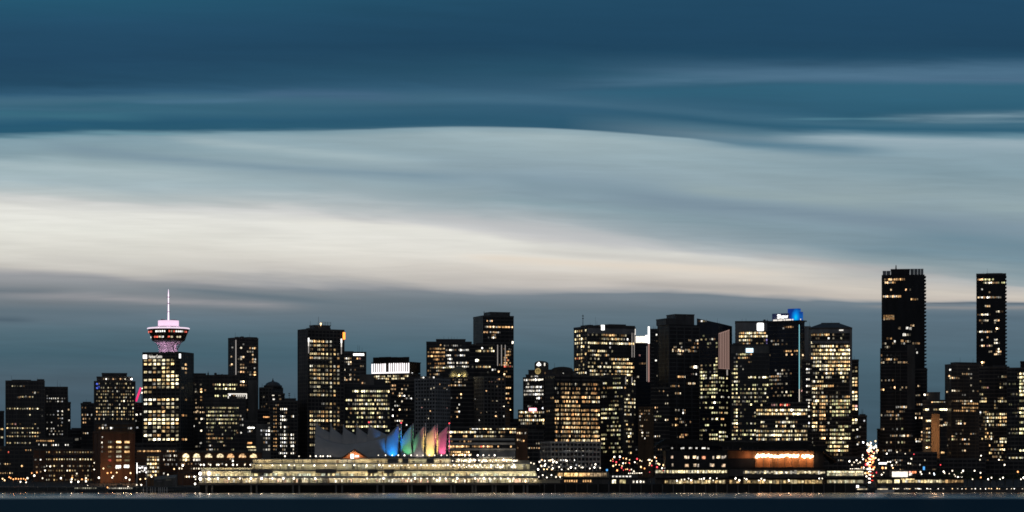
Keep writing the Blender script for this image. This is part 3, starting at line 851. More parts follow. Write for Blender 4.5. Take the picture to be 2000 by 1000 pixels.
# ---- the revolving restaurant tower
b = B('observation_tower', 'square office tower topped by a round lit restaurant pod and a white antenna', 279, 367, 688, 2680, xc=352, side='R', ang=24, depth=30)
b.shell('black_glass', 'dark_stone', 3.65, .3, 4.3, .8)
HCR = [(703, 'oooooo. '), (710.5, 'OOOOOOO '), (718, '  . OO  '), (726, 'OooOoOO '), (734, '    OOOO'), (741.5, 'oOOO.OOO'), (749, '   oOOOO'), (756, 'ooooooo '), (765, 'oo      '), (772.5, '        '),
       (780, 'OOOOOOOO'), (788, 'OO ooOO '), (795.5, '     .o.'), (803.5, 'OOOOO   '), (811, ' ..oooo.'), (819, 'OOOOOOOO'), (826.5, 'OOOOOOOo'), (834.5, 'o .o.. .'), (842, '  . o ..'), (850, 'Oo o o .'), (858, ' oOOOOOo')]
b.rows('F', 280, 350, 8, HCR, 5.2, 'office', .82, 1.25, .15)
b.rows('S', 354, 366, 2, [(711, ' o'), (719, 'oA'), (727, ' .'), (757, 'o '), (780, ' .'), (811, 'o.'), (858, 'oo')], 5, 'amber', .8, .8)
b.panel('F', 279.5, 287, 692, 699.5, 'sign_white')
b.panel('F', 350, 353, 691, 699.5, 'sign_white')
text_mesh('Harbour Centre', (318 - 290) * 2680 / K, 3.0, .1, 'sign_lettering', 'strip_white', b.o, (b.sx(304), -b.d / 2 - .35, b.z(695.5)))
c = (b.sx(329, b.d / 2), 0); zf = b.z
px2m = 2680 / K
def rad(a): return a * px2m
lm = MB()
lm.lathe([(rad(21), b.H - .5), (rad(19), zf(681)), (rad(17.5), zf(676)), (rad(19), zf(671))], 8, 0, c[0], c[1], False)
lm.build('shaft', 'pink_white', b.o)
for k in range(4):
    a = pi * .32 + k * pi / 2
    MB().tube((c[0] + rad(16) * cos(a), c[1] + rad(16) * sin(a), b.H), (c[0] + rad(30) * cos(a), c[1] + rad(30) * sin(a), zf(664.2)), .55, .5, 6).build('strut', 'pink_white', b.o)
MB().lathe([(rad(19), zf(671)), (rad(31), zf(664))], 40, 0, *c).build('pod_underside', 'pink_white', b.o)
pod = MB().lathe([(rad(31.5), zf(664)), (rad(32.5), zf(662.5)), (rad(35), zf(655)), (rad(36.5), zf(651)), (rad(37), zf(650.5)), (rad(40), zf(643)), (rad(40.5), zf(641))], 48, 0, *c).build('pod', ['bronze'], b.o)
MB().lathe([(rad(40.5), zf(641)), (rad(41.8), zf(640)), (rad(41.8), zf(639)), (rad(40), zf(638))], 48, 0, *c).build('pod_rim', 'rim_light', b.o)
for py, rr, pat in ((646.5, 39, 'rrr.rr rr  wwwww r.rwwww.rr'), (657, 34.5, 'r ow  rrow ro oo  ')):
    nn = len(pat)
    for i, chh in enumerate(pat):
        if chh == ' ': continue
        a = pi + pi * (i + .5) / nn
        col, it = SP.get(chh, ((1, .85, .55), CH_.get(chh, .5)))
        o2 = bpy.data.objects.new('window', wmesh(rad(2.1) * rr * pi / nn / 3.4, 2.6 * px2m * 1.3))
        COL.objects.link(o2); o2.parent = b.o
        o2.location = (c[0] + rad(rr + .5) * cos(a), c[1] + rad(rr + .5) * sin(a), zf(py)); o2.rotation_euler = (0, 0, a + pi / 2)
        o2.color = (*col, it * .34)
MB().lathe([(rad(30), zf(638)), (rad(23), zf(635.3))], 40, 0, *c).build('pod_roof', 'pink_white', b.o)
MB().lathe([(rad(20.4), zf(635.4)), (rad(20.4), zf(624))], 40, 0, *c).build('lit_drum', 'pod_light', b.o)
m = MB()
for dx_, w_, h_ in ((-12, 5, 3), (-8, 3, 2), (10, 6, 2), (15, 3, 1.6), (3, 3, 1.2)):
    m.box(c[0] + rad(dx_ - w_ / 2), c[0] + rad(dx_ + w_ / 2), c[1] - 2, c[1] + 2, zf(624.5), zf(624 - h_))
m.build('rooftop_unit', 'dark_metal', b.o)
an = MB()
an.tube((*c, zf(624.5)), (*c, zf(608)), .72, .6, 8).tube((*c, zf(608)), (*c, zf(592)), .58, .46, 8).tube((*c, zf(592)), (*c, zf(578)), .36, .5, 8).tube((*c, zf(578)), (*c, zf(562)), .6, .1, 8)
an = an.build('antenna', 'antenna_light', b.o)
for py in (606.5, 590, 577.5):
    MB().lathe([(.9, zf(py + .8)), (1.9, zf(py + .4)), (1.9, zf(py - .2)), (.9, zf(py - .6))], 12, 0, *c).build('antenna_collar', 'pink_white', an)
b.done(); HC = b
for k in range(3):
    a = pi + pi * (k + .5) / 3
    ld = bpy.data.lights.new('pod_lamp', 'POINT'); ld.energy = 900; ld.color = (1, .58, .88); ld.shadow_soft_size = .8
    lo = bpy.data.objects.new('pod_lamp', ld); COL.objects.link(lo); lo.parent = b.o
    lo.location = (c[0] + rad(31) * cos(a), c[1] + rad(31) * sin(a), b.H + 2.2)
    d_ = (-.55 * cos(a), -.55 * sin(a), 1)
    from mathutils import Vector
    lo.rotation_euler = Vector(d_).to_track_quat('-Z', 'Y').to_euler()
for k in range(4):
    a = pi + pi * (k + .5) / 4
    ld = bpy.data.lights.new('roof_lamp', 'POINT'); ld.energy = 260; ld.color = (1, .6, .9); ld.shadow_soft_size = .5
    lo = bpy.data.objects.new('roof_lamp', ld); COL.objects.link(lo); lo.parent = b.o
    lo.location = (c[0] + rad(31) * cos(a), c[1] + rad(31) * sin(a), zf(632))

# ---- between the restaurant tower and the pale crown
b = B('office_block', 'long dark block with a few bright window bands behind the barrel roofed offices', 366, 467, 733, 2740, depth=24, cat='building')
b.shell('dark_glass', 'dark_stone', 3.7, .3, 3.4, .5).cap(376, 402, 729).cap(424, 448, 731, name='plant_room', back=.3).kit(3)
b.rows('F', 419, 464, 11, [(751, 'OOO OoOOoOo'), (759, 'ooOOoOoOOo '), (773, 'OO  ooo    '), (780, 'o  .  o   .')], 4.2, 'green', .8, 1.1)
b.spots('F', [(372, 748, 1.7), (369, 780, .5), (361, 757, .5), (392, 751, .4), (375, 766, .3), (393, 760, 1, 'A'), (393, 765, 1, 'A'), (393, 775, .7, 'a'), (393, 781, .8, 'a'), (376, 790, .4), (369, 788, .7), (401, 762, .3), (386, 803, .5), (375, 814, .5), (394, 818, 1.6), (393, 841, 1.2), (379, 832, .6), (389, 826, .3), (374, 851, .5), (392, 865, .4), (384, 872, .4)], 4.2, 4, 'home')
b.grid('F', 368, 402, 8, 760, 875, 9, .10, 3.6, 'home', .55); b.done()

b = B('apartment_tower', 'slim dark tower with a pale vertical edge line and amber windows near its right side', 446, 504, 660, 2800, xc=461, side='L', ang=30)
b.shell('dark_glass', 'dark_stone', 3.4, .3, 3.2, .5).cap(484, 502, 657.5).kit(2).mast(466, 658)
b.panel('F', 460, 461.3, 664, 732, 'strip_dim', 'edge_light')
AP = [(672, '  o     '), (679, ' o   .oA'), (686, '     .o '), (692, '      o '), (697, ' oo   . '), (701, '.o    oO'), (706, '      oO'), (712, ' oo     '), (718, ' .O    o'), (726, ' Oo  . A'), (731, '     .aA'), (745, ' WW  O  '), (752, ' oo  .o '), (758, '      oa'), (775, '      AA'), (788, ' o    . '), (800, '    o  .'), (812, '.    o  '), (820, ' .   o  ')]
b.rows('F', 464, 500, 8, AP, 4.2, 'home', .8, .95); b.spots('S', [(452, 696, .4), (453, 711, 1.2), (450, 713, .4), (454, 678, .15)])
b.panel('F', 484, 503, 742, 830, 'concrete', 'lower_wall', .25, .3); b.done()

b = B('barrel_roof_office', 'dark office block with yellow window bands and a white outlined frame on its roof', 400, 479, 779, 2650, depth=24, cat='building')
b.shell('dark_glass', 'dark_stone', 3.6, .3, 3.0, .35).cap(408, 440, 776)
OR_ = [(796.5, 'oo oooooooooo ooooooo'), (804, 'oooOoooooooo . . .   '), (811.5, 'oOooOooooOo.ooooooo.o'), (819, 'ooooOooOoOooOoooOooo '), (826.5, 'OoooOo  ooooo ooooOo '), (834.5, '.. oo    .oo  .      '), (841, '   .        o     .  '), (848, 'aaa.a     .       .  '), (856, 'aAaaaa.aaaa  .a o    '), (863, '...     . .          '), (870, '  w         .        '), (878, ' .ww.o          oo   ')]
b.rows('F', 403, 466, 21, OR_, 3.8, 'green', .78, .8)
b.spots('F', [(449, 771.5, 1.0), (470, 812, .8), (473, 819, .5), (474, 830, .9), (471, 845, .6)], 3, 4, 'white'); b.done()
fr = root('roof_frame', 'white outlined frame standing on the roof of the barrel roofed offices', 'frame', (b.o.location.x, b.o.location.y, b.zb + b.H + .5), b.rz)
xa, xb, z1 = b.sx(446), b.sx(481.5), b.z(769) - b.H - .5
m = MB(); yf = -b.d / 2 + 1
for p, q1 in (((xa, yf, 0), (xa, yf, z1)), ((xb, yf, 0), (xb, yf, z1)), ((xa, yf, z1), (xb, yf, z1)), ((xb, yf + 8, 0), (xb, yf + 8, z1)), ((xb, yf, z1), (xb, yf + 8, z1)), ((xa, yf, z1), (xa, yf + 8, z1)), ((xa, yf + 8, 0), (xa, yf + 8, z1)), ((xa, yf + 8, z1), (xb, yf + 8, z1))):
    m.tube(p, q1, .42, .42, 6)
m.build('beam', 'strip_white', fr)
for k in range(5):
    xk = b.sx(462) + (b.sx(477) - b.sx(462)) * k / 4
    MB().tube((xk, yf + 3, 0), (xk, yf + 3, z1 * R.uniform(.3, .75)), .15).ball((xk, yf + 3, z1 * .6), .55, 1).build('lamp', ['dark_metal', 'strip_white'], fr)
MB().box(b.sx(463), b.sx(477), yf + 5, yf + 6, 0, z1 * .8).build('back_wall', 'white_concrete', fr)

b = B('domed_building', 'pale old building with a shallow roof dome, near the two light strip tower', 507, 552, 757, 2810, cat='building', xc=531, side='R', ang=35)
b.shell('dark_glass', 'concrete', 3.4, .42, 3.0, 1.2)
m = MB(); cx_, cy_ = b.sx(533, b.d * .5), 0; r_ = 18 * b.Y / K
m.lathe([(r_, b.H), (r_, b.z(752)), (r_ * .86, b.z(752)), (r_ * .72, b.z(748)), (r_ * .45, b.z(745.5)), (1.2, b.z(744)), (.5, b.z(741)), (.2, b.z(738))], 24, 0, cx_, cy_)
m.build('dome', 'dark_metal', b.o); b.mast(512, 748); b.spots('F', [(512, 794, .2), (520, 789, .2), (515, 775, .15)]); b.done()

b = B('apartment_block', 'dark block with two stacked white windows just below the shallow dome', 528, 556, 769, 2760, cat='building')
b.shell('black_glass', 'dark_stone', 3.5).cap(532, 545, 766)
b.spots('F', [(533.5, 771.5, 1.5), (534.5, 779.5, 1.6)], 5, 4, 'white'); b.grid('F', 530, 554, 6, 792, 860, 9, .1); b.done()

b = B('apartment_tower', 'dark block with columns of paired white windows left of the two light strips', 527, 581, 783, 2630, depth=22)
b.shell('black_glass', 'dark_stone', 3.3, .3, 3.0, .5).cap(556, 578, 778).mast(565, 766, r=.3, arms=2, name='hoist')
b.rows('F', 532.5, 542, 2, [(791, ' .'), (798, 'aa'), (805, '.a'), (813, 'aa'), (820, 'aa'), (827, '.a'), (834, 'a.'), (842, 'aa'), (849, ' a'), (857, 'aa'), (864, 'aa'), (871, 'aa'), (878, 'a.')], 3.6, 'home', .6, .9)
b.rows('F', 546, 562, 4, [(799, 'WOWW'), (806, '  O '), (813, 'oOo '), (820, 'WOWW'), (827, 'O   '), (834, 'O Ww'), (842, '  . '), (849, 'WWWW'), (856, 'OOWO'), (864, 'oOOo'), (871, 'Oooo'), (878, '  . '), (885, 'OOWW')], 4.4, 'white', .62)
b.rows('F', 567, 575, 2, [(813, ' W'), (849, 'OW'), (856, 'OO'), (864, 'oo'), (871, 'OW'), (878, ' o'), (885, 'OO')], 4.4, 'white', .6); b.done()

b = B('low_building', 'small grey building with a lit stair beside the columns of paired white windows', 500, 529, 829, 2590, cat='building')
b.shell('concrete', 'concrete', 3.6, .15); b.rows('F', 508, 528, 4, [(835, '   .'), (841, '.oOW'), (848.5, '. WO'), (856, ' ...'), (864, '  . '), (871, '   .'), (878, ' .oo')], 4.6, 'white', .7, 1.1); b.done()
b = B('low_building', 'dark low building with two bright horizontal window bars right of the yellow banded offices', 476, 502, 822, 2610, cat='building')
b.shell('dark_glass', 'dark_stone', 4); b.spots('F', [(490, 835.5, 2)], 16, 3.6, 'white'); b.spots('F', [(488, 842, .8), (485, 843, .6)], 3, 4, 'white')
b.spots('F', [(491, 873, 2), (494, 879, 1)], 21, 3.4, 'office'); b.spots('F', [(487, 866, .8), (488, 865, .5)], 10, 3, 'amber'); b.done()
b = B('office_block', 'dark plain block with one warm light bar between the domed building and its neighbours', 503, 530, 800, 2700, cat='building')
b.shell('black_glass', 'dark_stone', 3.8); b.spots('F', [(521, 814.5, .9)], 16, 3, 'amber'); b.spots('F', [(527, 797, .6), (526, 827, .3), (524, 827, .3)]); b.done()

b = B('office_tower', 'dark square tower with two vertical light strips and an orange sign at its top corner', 582, 672, 643, 2640, xc=601, side='L', ang=26)
b.shell('black_glass', 'dark_stone', 3.5, .3, 3.45, .8)
m = MB().box(-b.w / 2 - .3, b.w / 2 - .3, -b.d / 2 + .2, b.d / 2 - .2, b.H - .1, b.H + .1); m.build('roof', 'roof_dark', b.o)
b.cap(614, 645, 634, back=.25).mast(606, 626).mast(622, 617, 634).kit(3)
lt = MB()
for px in (630, 635, 640, 646):
    lt.tube((b.sx(px, 6), -b.d / 2 + 6, b.z(635)), (b.sx(px, 6), -b.d / 2 + 6, b.z(627)), .14)
for py in (627.5, 630.5, 634):
    lt.tube((b.sx(630, 6), -b.d / 2 + 6, b.z(py)), (b.sx(646, 6), -b.d / 2 + 6, b.z(py)), .12)
lt.build('roof_lattice', 'dark_metal', b.o)
MB().ball((b.sx(626.5, 4), -b.d / 2 + 4, b.z(631)), .8).tube((b.sx(626.5, 4), -b.d / 2 + 4, b.z(635)), (b.sx(626.5, 4), -b.d / 2 + 4, b.z(631)), .2).build('beacon', 'lamp_warm', b.o)
TW = [(666, 'OOOOOO  '), (674, '.ooo o  '), (682, '  oo... '), (690.5, 'OOOOOOO '), (698.5, 'ooOoo  .'), (706, '     .  '), (714.5, 'O.o...oo'), (722.5, 'oo. .ooO'), (730.5, 'oOoooo.o'), (738.5, 'ooOo oo.'), (747, 'OooooOOo'), (755, 'ooO  o  '), (763, ' .. . o '), (771, 'oooo..o '), (779, '        '), (788, '    ... '), (796, '    .  .'), (804, '.ooa.o. '),
      (812, 'OoOAAooo'), (821, 'OOOOOOOO'), (829, 'o .   ..'), (837, 'oooo  . '), (845, 'oooo    '), (853, '..oo    '), (861, '  ..    '), (869, 'ooo  .  ')]
b.rows('F', 604, 664, 8, TW, 5.0, 'office', .74, .95, .25)
for x0 in (601.5, 665.5):
    b.panel('F', x0, x0 + 2.2, 660, 668, 'sign_white', 'light_strip'); b.panel('F', x0 + .2, x0 + 2, 668, 676, 'strip_white', 'light_strip', .28); b.panel('F', x0 + .3, x0 + 1.9, 676, 690, 'strip_dim', 'light_strip', .26)
b.panel('S', 583, 600, 656, 660, 'dark_stone', 'band', .4)
b.panel('F', 669.5, 673.5, 647, 661, 'sign_orange', 'corner_sign', .8, 3.0)
b.done()

b = B('office_tower', 'grey tower with one white bar sign just right of the orange corner sign', 667, 715, 688, 2760)
b.shell('dark_glass', 'concrete', 3.7, .35, 5, .5).cap(672, 690, 686)
b.panel('F', 690, 711, 690.5, 694.5, 'sign_white')
b.rows('F', 671, 687, 4, [(700, 'oOoo'), (707, ' oOO'), (711, '  oo'), (722, 'O  .'), (732, '   o'), (738, 'o  .'), (742, 'OO  '), (758, 'Oo  ')], 4, 'home', .8)
b.spots('F', [(698, 700, .9, 'a'), (703, 700, .9, 'p'), (684, 732, 1.2), (684, 741, 1.2), (700, 742, .6, 'a'), (709, 715, .15), (672, 768, 1.2)]); b.done()

b = B('narrow_block', 'narrow dark block with a column of bright white windows right of the two light strips', 664, 677, 795, 2670, cat='building')
b.shell('black_glass', 'dark_stone', 3.5)
b.rows('F', 665, 675, 2, [(808, 'WW'), (816, 'OO'), (827, 'WW'), (839, 'WW')], 5, 'white', .8); b.done()

b = B('crown_tower', 'office tower with a glowing white columned crown', 727, 806, 729.5, 2780, xc=798, side='R', ang=28, depth=24)
b.shell('dark_glass', 'dark_stone', 3.7, .3, 3, .4)
b.rows('F', 730, 798, 18, [(734, 'oOooOo oo.oo.. .OO'), (739, ' OooOoOo oOooOOooO'), (745, '    ooOOoOOAAaAaaA'), (753, '      oOOooooOOOOO'), (761, '       .oooaooOoOo'), (768.5, '      oOooo.Oooo  '), (776, '      OOOooo      '), (783, '      OoooO .o    '), (790, '      OooOo       '), (798, '      oOOo   .    '), (806, .3)], 4.2, 'office', .85, 1.1)
cr0, cr1 = b.H, b.z(696.5)
m = MB(); m.box(-b.w / 2 + 1.2, b.w / 2 - 1.2, -b.d / 2 + 1.2, b.d / 2 - 1.2, cr0, b.z(708)); m.build('crown_core', 'bronze', b.o)
nb_ = 17
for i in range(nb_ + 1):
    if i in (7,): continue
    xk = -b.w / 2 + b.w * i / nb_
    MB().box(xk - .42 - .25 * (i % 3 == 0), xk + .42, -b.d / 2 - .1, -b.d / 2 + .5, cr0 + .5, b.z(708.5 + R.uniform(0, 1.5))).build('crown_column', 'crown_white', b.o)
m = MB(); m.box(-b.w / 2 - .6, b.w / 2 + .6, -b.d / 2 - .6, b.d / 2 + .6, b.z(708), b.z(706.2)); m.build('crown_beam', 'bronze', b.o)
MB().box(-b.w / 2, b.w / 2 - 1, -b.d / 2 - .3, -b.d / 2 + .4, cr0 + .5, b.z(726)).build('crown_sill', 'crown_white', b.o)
for i in range(6):
    xk = -b.w / 2 + b.w * (i + .08) / 6
    MB().box(xk, xk + b.w / 6 * .95, -b.d / 2 + .6, -b.d / 2 + 1.2, b.z(706.2), cr1 + R.uniform(-.3, .3)).build('crown_screen', 'bronze', b.o)
m = MB(); m.box(b.w / 2 + .1, b.w / 2 + .7, -b.d / 2 + 1, b.d / 2 - 1, cr0 + 1, b.z(707)); m.build('side_column', 'bronze', b.o)
b.panel('S', 804.2, 806, 710, 728, 'sign_white', 'light_strip')
b.rows('S', 799, 806, 2, [(753, 'oo'), (768, 'o '), (790, 'o.')], 4, 'home'); b.done()

b = B('glass_office', 'low wide glass office with five yellow green window bands behind the grey sails', 673, 763, 753, 2670, depth=24, cat='building')
b.shell('dark_glass', 'dark_metal', 3.8, .3, 4, .25).cap(704, 731, 731, 'concrete', 'lift_tower').cap(732, 752, 740, name='plant_room', back=.3).kit(3)
GO = [(764, '   oOOoOOoOOOOOOOoOO'), (773, '      .ooo. oooo.oo  '), (781.5, 'OOO ooOO oOo O.ooOO'), (789, '   oo.oooo.oo ooooo .o'), (798, 'oaaooOOOooOoOO oOoOO'), (806.5, '    .o OO .oO oo   o'), (815, ' .   oOO o.oO  Oo  .'), (824, '.  o . .  .  o   .  '), (833, 'oOOO oOOoOOooOOooOO '), (841, .3)]
b.rows('F', 675, 761, 20, GO, 4.8, 'green', .82, 1.0)
b.spots('F', [(666, 758, 1), (708, 748, .5)]); b.done()

b = B('apartment_tower', 'dark block sprinkled with tiny lights between the crowned tower and the pale grid tower', 762, 813, 742, 2715)
b.shell('black_glass', 'dark_stone', 3.6, .3).cap(790, 812, 736)
b.rows('F', 765, 810, 10, [(753, 'Oo   .   '), (760, 'oo  o.    '), (768, '.  oo    '), (773, '   WOW .  '), (778, '      w w '), (784, ' .  .     '), (792, ' oo       '), (800, 'o  W  o   '), (812, 'W o   .   '), (822, ' ooOW     '), (830, '  .   W   '), (838, ' . o      ')], 3.8, 'home', .6); b.done()

b = B('grid_tower', 'pale concrete grid tower with nearly all windows dark, behind the coloured sails', 811, 878, 740, 2590, xc=850, side='R', ang=34)
b.shell('black_glass', 'pale_concrete', 3.3, .42, 2.7, .9, out=.35).cap(813, 847, 734.5, 'dark_metal')
b.spots('F', [(827, 737, 1.8), (847, 737, 1.0), (830, 780, .3), (848, 757, 1.5), (842, 759, .3), (824, 796, 1.2, 'p'), (840, 803, 1.1), (838, 817, 1.2), (815, 777, .2), (832, 812, .4)], 3, 3.4, 'home')
b.spots('S', [(858, 750, .5), (868, 757, .3), (876, 752, .8), (873, 797, 1.2, 'p'), (872, 760, .4)], 3, 3.4, 'home'); b.done()

b = B('office_tower', 'broad dark tower with amber floors on its left half, behind the ribbed glass dome', 833, 921, 668, 2800, depth=30)
b.shell('dark_glass', 'dark_metal', 3.8, .3, 3, .35).cap(852, 909, 662).kit(2)
for px in (876, 882, 887): b.mast(px, 655.5 + abs(px - 881) * .2, 662, r=.15)
b.rows('F', 835, 869, 10, [(674, '       . '), (681, ' ..ooooooo'), (688, 'o.aaaAoaAa'), (695.5, 'aaAaaaaoaA'), (702, '    aa.'), (710, 'aa  .aaaaa'), (716, '    .oooo'), (724, 'o.    oo..'), (731, ' . ..o')], 4, 'amber', .85, .9)
b.rows('F', 870, 916, 13, [(675, '.   ooo      '), (683.5, '. WO.  oWOoWo'), (694, 'oOO   ..oo.  '), (701, ' OOo         '), (708.5, ' oOOo OoOOOO '), (716, 'oOOOO oooOOoo')], 4, 'white', .75)
b.rows('F', 840, 910, 20, [(718, '..aooooOOOoooooOoooo')], 2.6, 'green', .95); b.done()

b = B('domed_tower', 'dark tower with a ribbed glowing glass dome on its roof', 868, 926, 738, 2710)
b.shell('black_glass', 'dark_stone', 3.8, .3)
cx_, r_ = b.sx(896, b.d * .45), 20 * b.Y / K
prof = [(r_ * cos(t), b.z(738) + 1 + 21 * b.Y / K * sin(t)) for t in [i * pi / 2 / 7 for i in range(7)]] + [(.3, b.z(738) + 1 + 21 * b.Y / K)]
surf('dome_glass', (.30, .27, .15), .3)
MB().lathe(prof, 36, 0, cx_, -b.d * .05).build('dome', 'dome_glass', b.o)
for k in range(18):
    a = pi + pi * (k + .5) / 18
    m = MB()
    for (r0, z0), (r1, z1_) in zip(prof, prof[1:]):
        m.tube((cx_ + (r0 + .1) * cos(a), -b.d * .05 + (r0 + .1) * sin(a), z0), (cx_ + (r1 + .1) * cos(a), -b.d * .05 + (r1 + .1) * sin(a), z1_), .16, .16, 4)
    m.build('dome_rib', 'dark_metal', b.o)
for k in range(3):
    ld = bpy.data.lights.new('dome_lamp', 'POINT'); ld.energy = 900; ld.color = (1, .85, .5); ld.shadow_soft_size = .5
    lo = bpy.data.objects.new('dome_lamp', ld); COL.objects.link(lo); lo.parent = b.o
    lo.location = (cx_ + (k - 1) * r_ * .7, -b.d * .05 - r_ * 1.05, b.H + 2.2)
b.rows('F', 876, 910, 9, [(741, '. o  o  .'), (746, '   . Oo  '), (752.5, 'oAoOAo.oo'), (770, '      O '), (777, ' .  . o'), (790, '     W'), (797, 'r   o  '), (804, '    .W'), (814, 'p   A '), (826, .1), (836, .12)], 4, 'home', .75)
b.done()

b = B('office_block', 'dark block of two lit floors left of the tall stepped dark tower', 917, 966, 673, 2765, cat='building')
b.shell('black_glass', 'dark_stone', 3.8).cap(930, 944, 670)
b.rows('F', 925, 966, 11, [(680, '    w   .o '), (685.5, ' .Oo ooo oO'), (704, '  W        '), (716.5, ' .ao oOOo  '), (727, '       .   '), (742, .15), (754, .12)], 4.4, 'office', .8)
b.spots('F', [(931, 704, 2.4)], 6, 6, 'white'); b.done()

b = B('stepped_tower', 'tallest dark tower of the middle skyline, with four pale vertical lines', 938, 1003, 617, 2840, xc=943, side='L', ang=18, depth=30)
b.shell('black_glass', 'dark_metal', 3.7, .3, 4, .3).cap(957, 996, 608.5)
for px in (945.5, 949.5): b.mast(px, 607 + (px - 945) * .4, r=.5, mat='dark_metal', name='vent_stack', back=.2)
b.rows('F', 944, 1002, 19, [(626.5, '  W oW             '), (638, '  OoOoOoOAaAaaAaWOW'), (648.5, 'OOo oooOoO.        '), (654, '     aa.           '), (659, '     oo            '), (668, '                   '), (681, '             .  o  '), (693, '              .aA  '), (702, '             . r   '), (712, '          . aoo    ')], 4, 'home', .85)
b.rows('F', 984, 998, 4, [(686, ' .o.'), (692, ' aaa'), (698, 'aa  '), (703, 'aao '), (708, 'aa .'), (715, 'rr.r'), (725, 'oo  '), (735, ' aAa'), (742, 'o   '), (757, 'oAAO'), (768, ' oa '), (778, 'rArA'), (786, '  o '), (800, '.  W'), (815, '  . ')], 4, 'amber', .85)
for px in (963.5, 971.2, 978.8, 986): b.panel('F', px, px + 1.2, 673, 706 + (px > 970) * 8, 'strip_dim', 'light_strip')
b.spots('F', [(1001.5, 668, 1.6)], 4, 6, 'white'); b.done()

b = B('apartment_tower', 'grey gridded tower with dark windows in front of the four pale vertical lines', 927, 986, 736, 2690, xc=945, side='L', ang=28)
b.shell('black_glass', 'concrete', 3.5, .4, 3.2, 1.0, out=.3)
b.spots('F', [(962, 722, .9, 'w'), (967, 721, .4), (974, 725, 1.2), (985, 730, 1.2), (972, 741, 1, 'p'), (960, 744, .9, 'p'), (975, 740, .8, 'a'), (950, 764, 1), (984, 794, 1.4), (968, 803, 1), (951, 804, .5), (968, 812, 1.1), (971, 754, .4), (970, 782, .3)], 3, 4, 'home')
b.spots('S', [(933, 780, .4), (936, 773, .3), (932, 798, .5), (940, 806, .3), (937, 820, .7), (928, 779, .3)], 3, 3); b.done()
b = B('service_tower', 'tan windowless block at the foot of the tallest middle tower', 987, 996, 792, 2640, cat='building')
b.shell('brown_wall', 'concrete', 3.6, .12); b.spots('F', [(984, 813, .9)], 2, 4); b.done()
b = B('low_building', 'dark low roofline right of the tan windowless block', 994, 1014, 826, 2700, cat='building')
b.shell('black_glass', 'dark_metal', 4).cap(1003, 1013, 818); b.done()

# ---- emblem tower and the amber grid office
b = B('emblem_tower', 'stepped tower with a rounded top bearing a white tree shaped emblem', 1022, 1090, 737, 2730, xc=1062, side='R', ang=26)
b.shell('black_glass', 'dark_stone', 3.6, .3, 3, .4)
b.cap(1032, 1078, 722, base=737, name='upper_storey', back=.12).cap(1027, 1082, 731, base=737, name='lower_step', back=.06)
m = MB(); xa, xb = b.sx(1044, 5), b.sx(1065, 5); z0, z1 = b.z(724), b.z(710); rr = (xb - xa) / 2
poly = [(xa, z0), (xb, z0), (xb, z1)] + [(xa + rr + rr * cos(t), z1 + 6 * b.Y / K * sin(t)) for t in [i * pi / 8 for i in range(1, 8)]] + [(xa, z1)]
nn = len(poly)
m.v = [(p[0], -b.d / 2 + 5, p[1]) for p in poly] + [(p[0], -b.d / 2 + 12, p[1]) for p in poly]
m.face(range(nn)); m.face([nn + i for i in reversed(range(nn))])
for i in range(nn): m.face((i, nn + i, nn + (i + 1) % nn, (i + 1) % nn))
m.build('rounded_crown', 'dark_stone', b.o)
em = MB(); ex, ez, ey = b.sx(1052.5, 5), b.z(711), -b.d / 2 + 4.7; k_ = b.Y / K
for dx_, dz_, r0 in ((0, 2.6, 2.0), (-2.6, -.6, 2.1), (2.6, -.6, 2.1)):
    bb = len(em.v)
    em.v += [(ex + (dx_ + r0 * cos(t)) * k_, ey, ez + (dz_ + r0 * sin(t)) * k_) for t in [i * pi / 6 for i in range(12)]]
    em.v += [(ex + (dx_ + r0 * cos(t)) * k_, ey + .3, ez + (dz_ + r0 * sin(t)) * k_) for t in [i * pi / 6 for i in range(12)]]
    em.face([bb + i for i in range(12)])
    for i in range(12): em.face((bb + i, bb + 12 + i, bb + 12 + (i + 1) % 12, bb + (i + 1) % 12))
em.box(ex - 1.0 * k_, ex + 1.0 * k_, ey, ey + .3, ez - 3.4 * k_, ez)
em.build('emblem', 'sign_white', b.o)
MB().box(b.sx(1063, 5), b.sx(1065, 5), -b.d / 2 + 4.4, -b.d / 2 + 4.95, b.z(714), b.z(708.5)).build('sign', 'strip_white', b.o)
m = MB(); yk = -b.d / 2 + b.d * .12 - .5; gx, gz = b.sx(1051, b.d * .12), b.z(724.5); rg = 5.2 * k_
for i in range(10):
    t0, t1_ = 2 * pi * i / 10, 2 * pi * (i + 1) / 10
    m.tube((gx + rg * cos(t0), yk, gz + rg * sin(t0)), (gx + rg * cos(t1_), yk, gz + rg * sin(t1_)), .45, .45, 5)
m.tube((gx - rg, yk, gz), (gx + rg, yk, gz), .3); m.tube((gx, yk, gz - rg), (gx, yk, gz + rg), .3); m.tube((gx - rg * .8, yk, gz - rg * .55), (gx + rg * .8, yk, gz - rg * .55), .3)
glow('gold_light', (1, .72, .25), .4, False)
m.build('round_window_frame', 'gold_light', b.o)
MB().lathe([(rg * .95, -.15), (rg * .95, .15)], 16).build('rose_window', 'gold_light', b.o, (gx, yk + .4, gz)).rotation_euler = (pi / 2, 0, 0)
for o2 in b.o.children:
    if o2.name.startswith('rose_window'): o2.data.materials[0] = MATS['bronze']
b.rows('F', 1023, 1058, 10, [(735, '     .ww  '), (741.5, 'OOo OoWWWW'), (749, '  .       '), (755.5, ' OoOoooWWWo'), (763, '.oOooo.WWo'), (770, 'oo OoOOOWW'), (777.5, '       WW '), (785, '      ..  '), (793, '  ..      ')], 4.6, 'white', .86, 1.0)
b.rows('F', 1058, 1062, 1, [(741, 'o'), (755, 'o'), (763, '.'), (770, 'o'), (785, '.'), (797, 'W')], 4, 'white', .6)
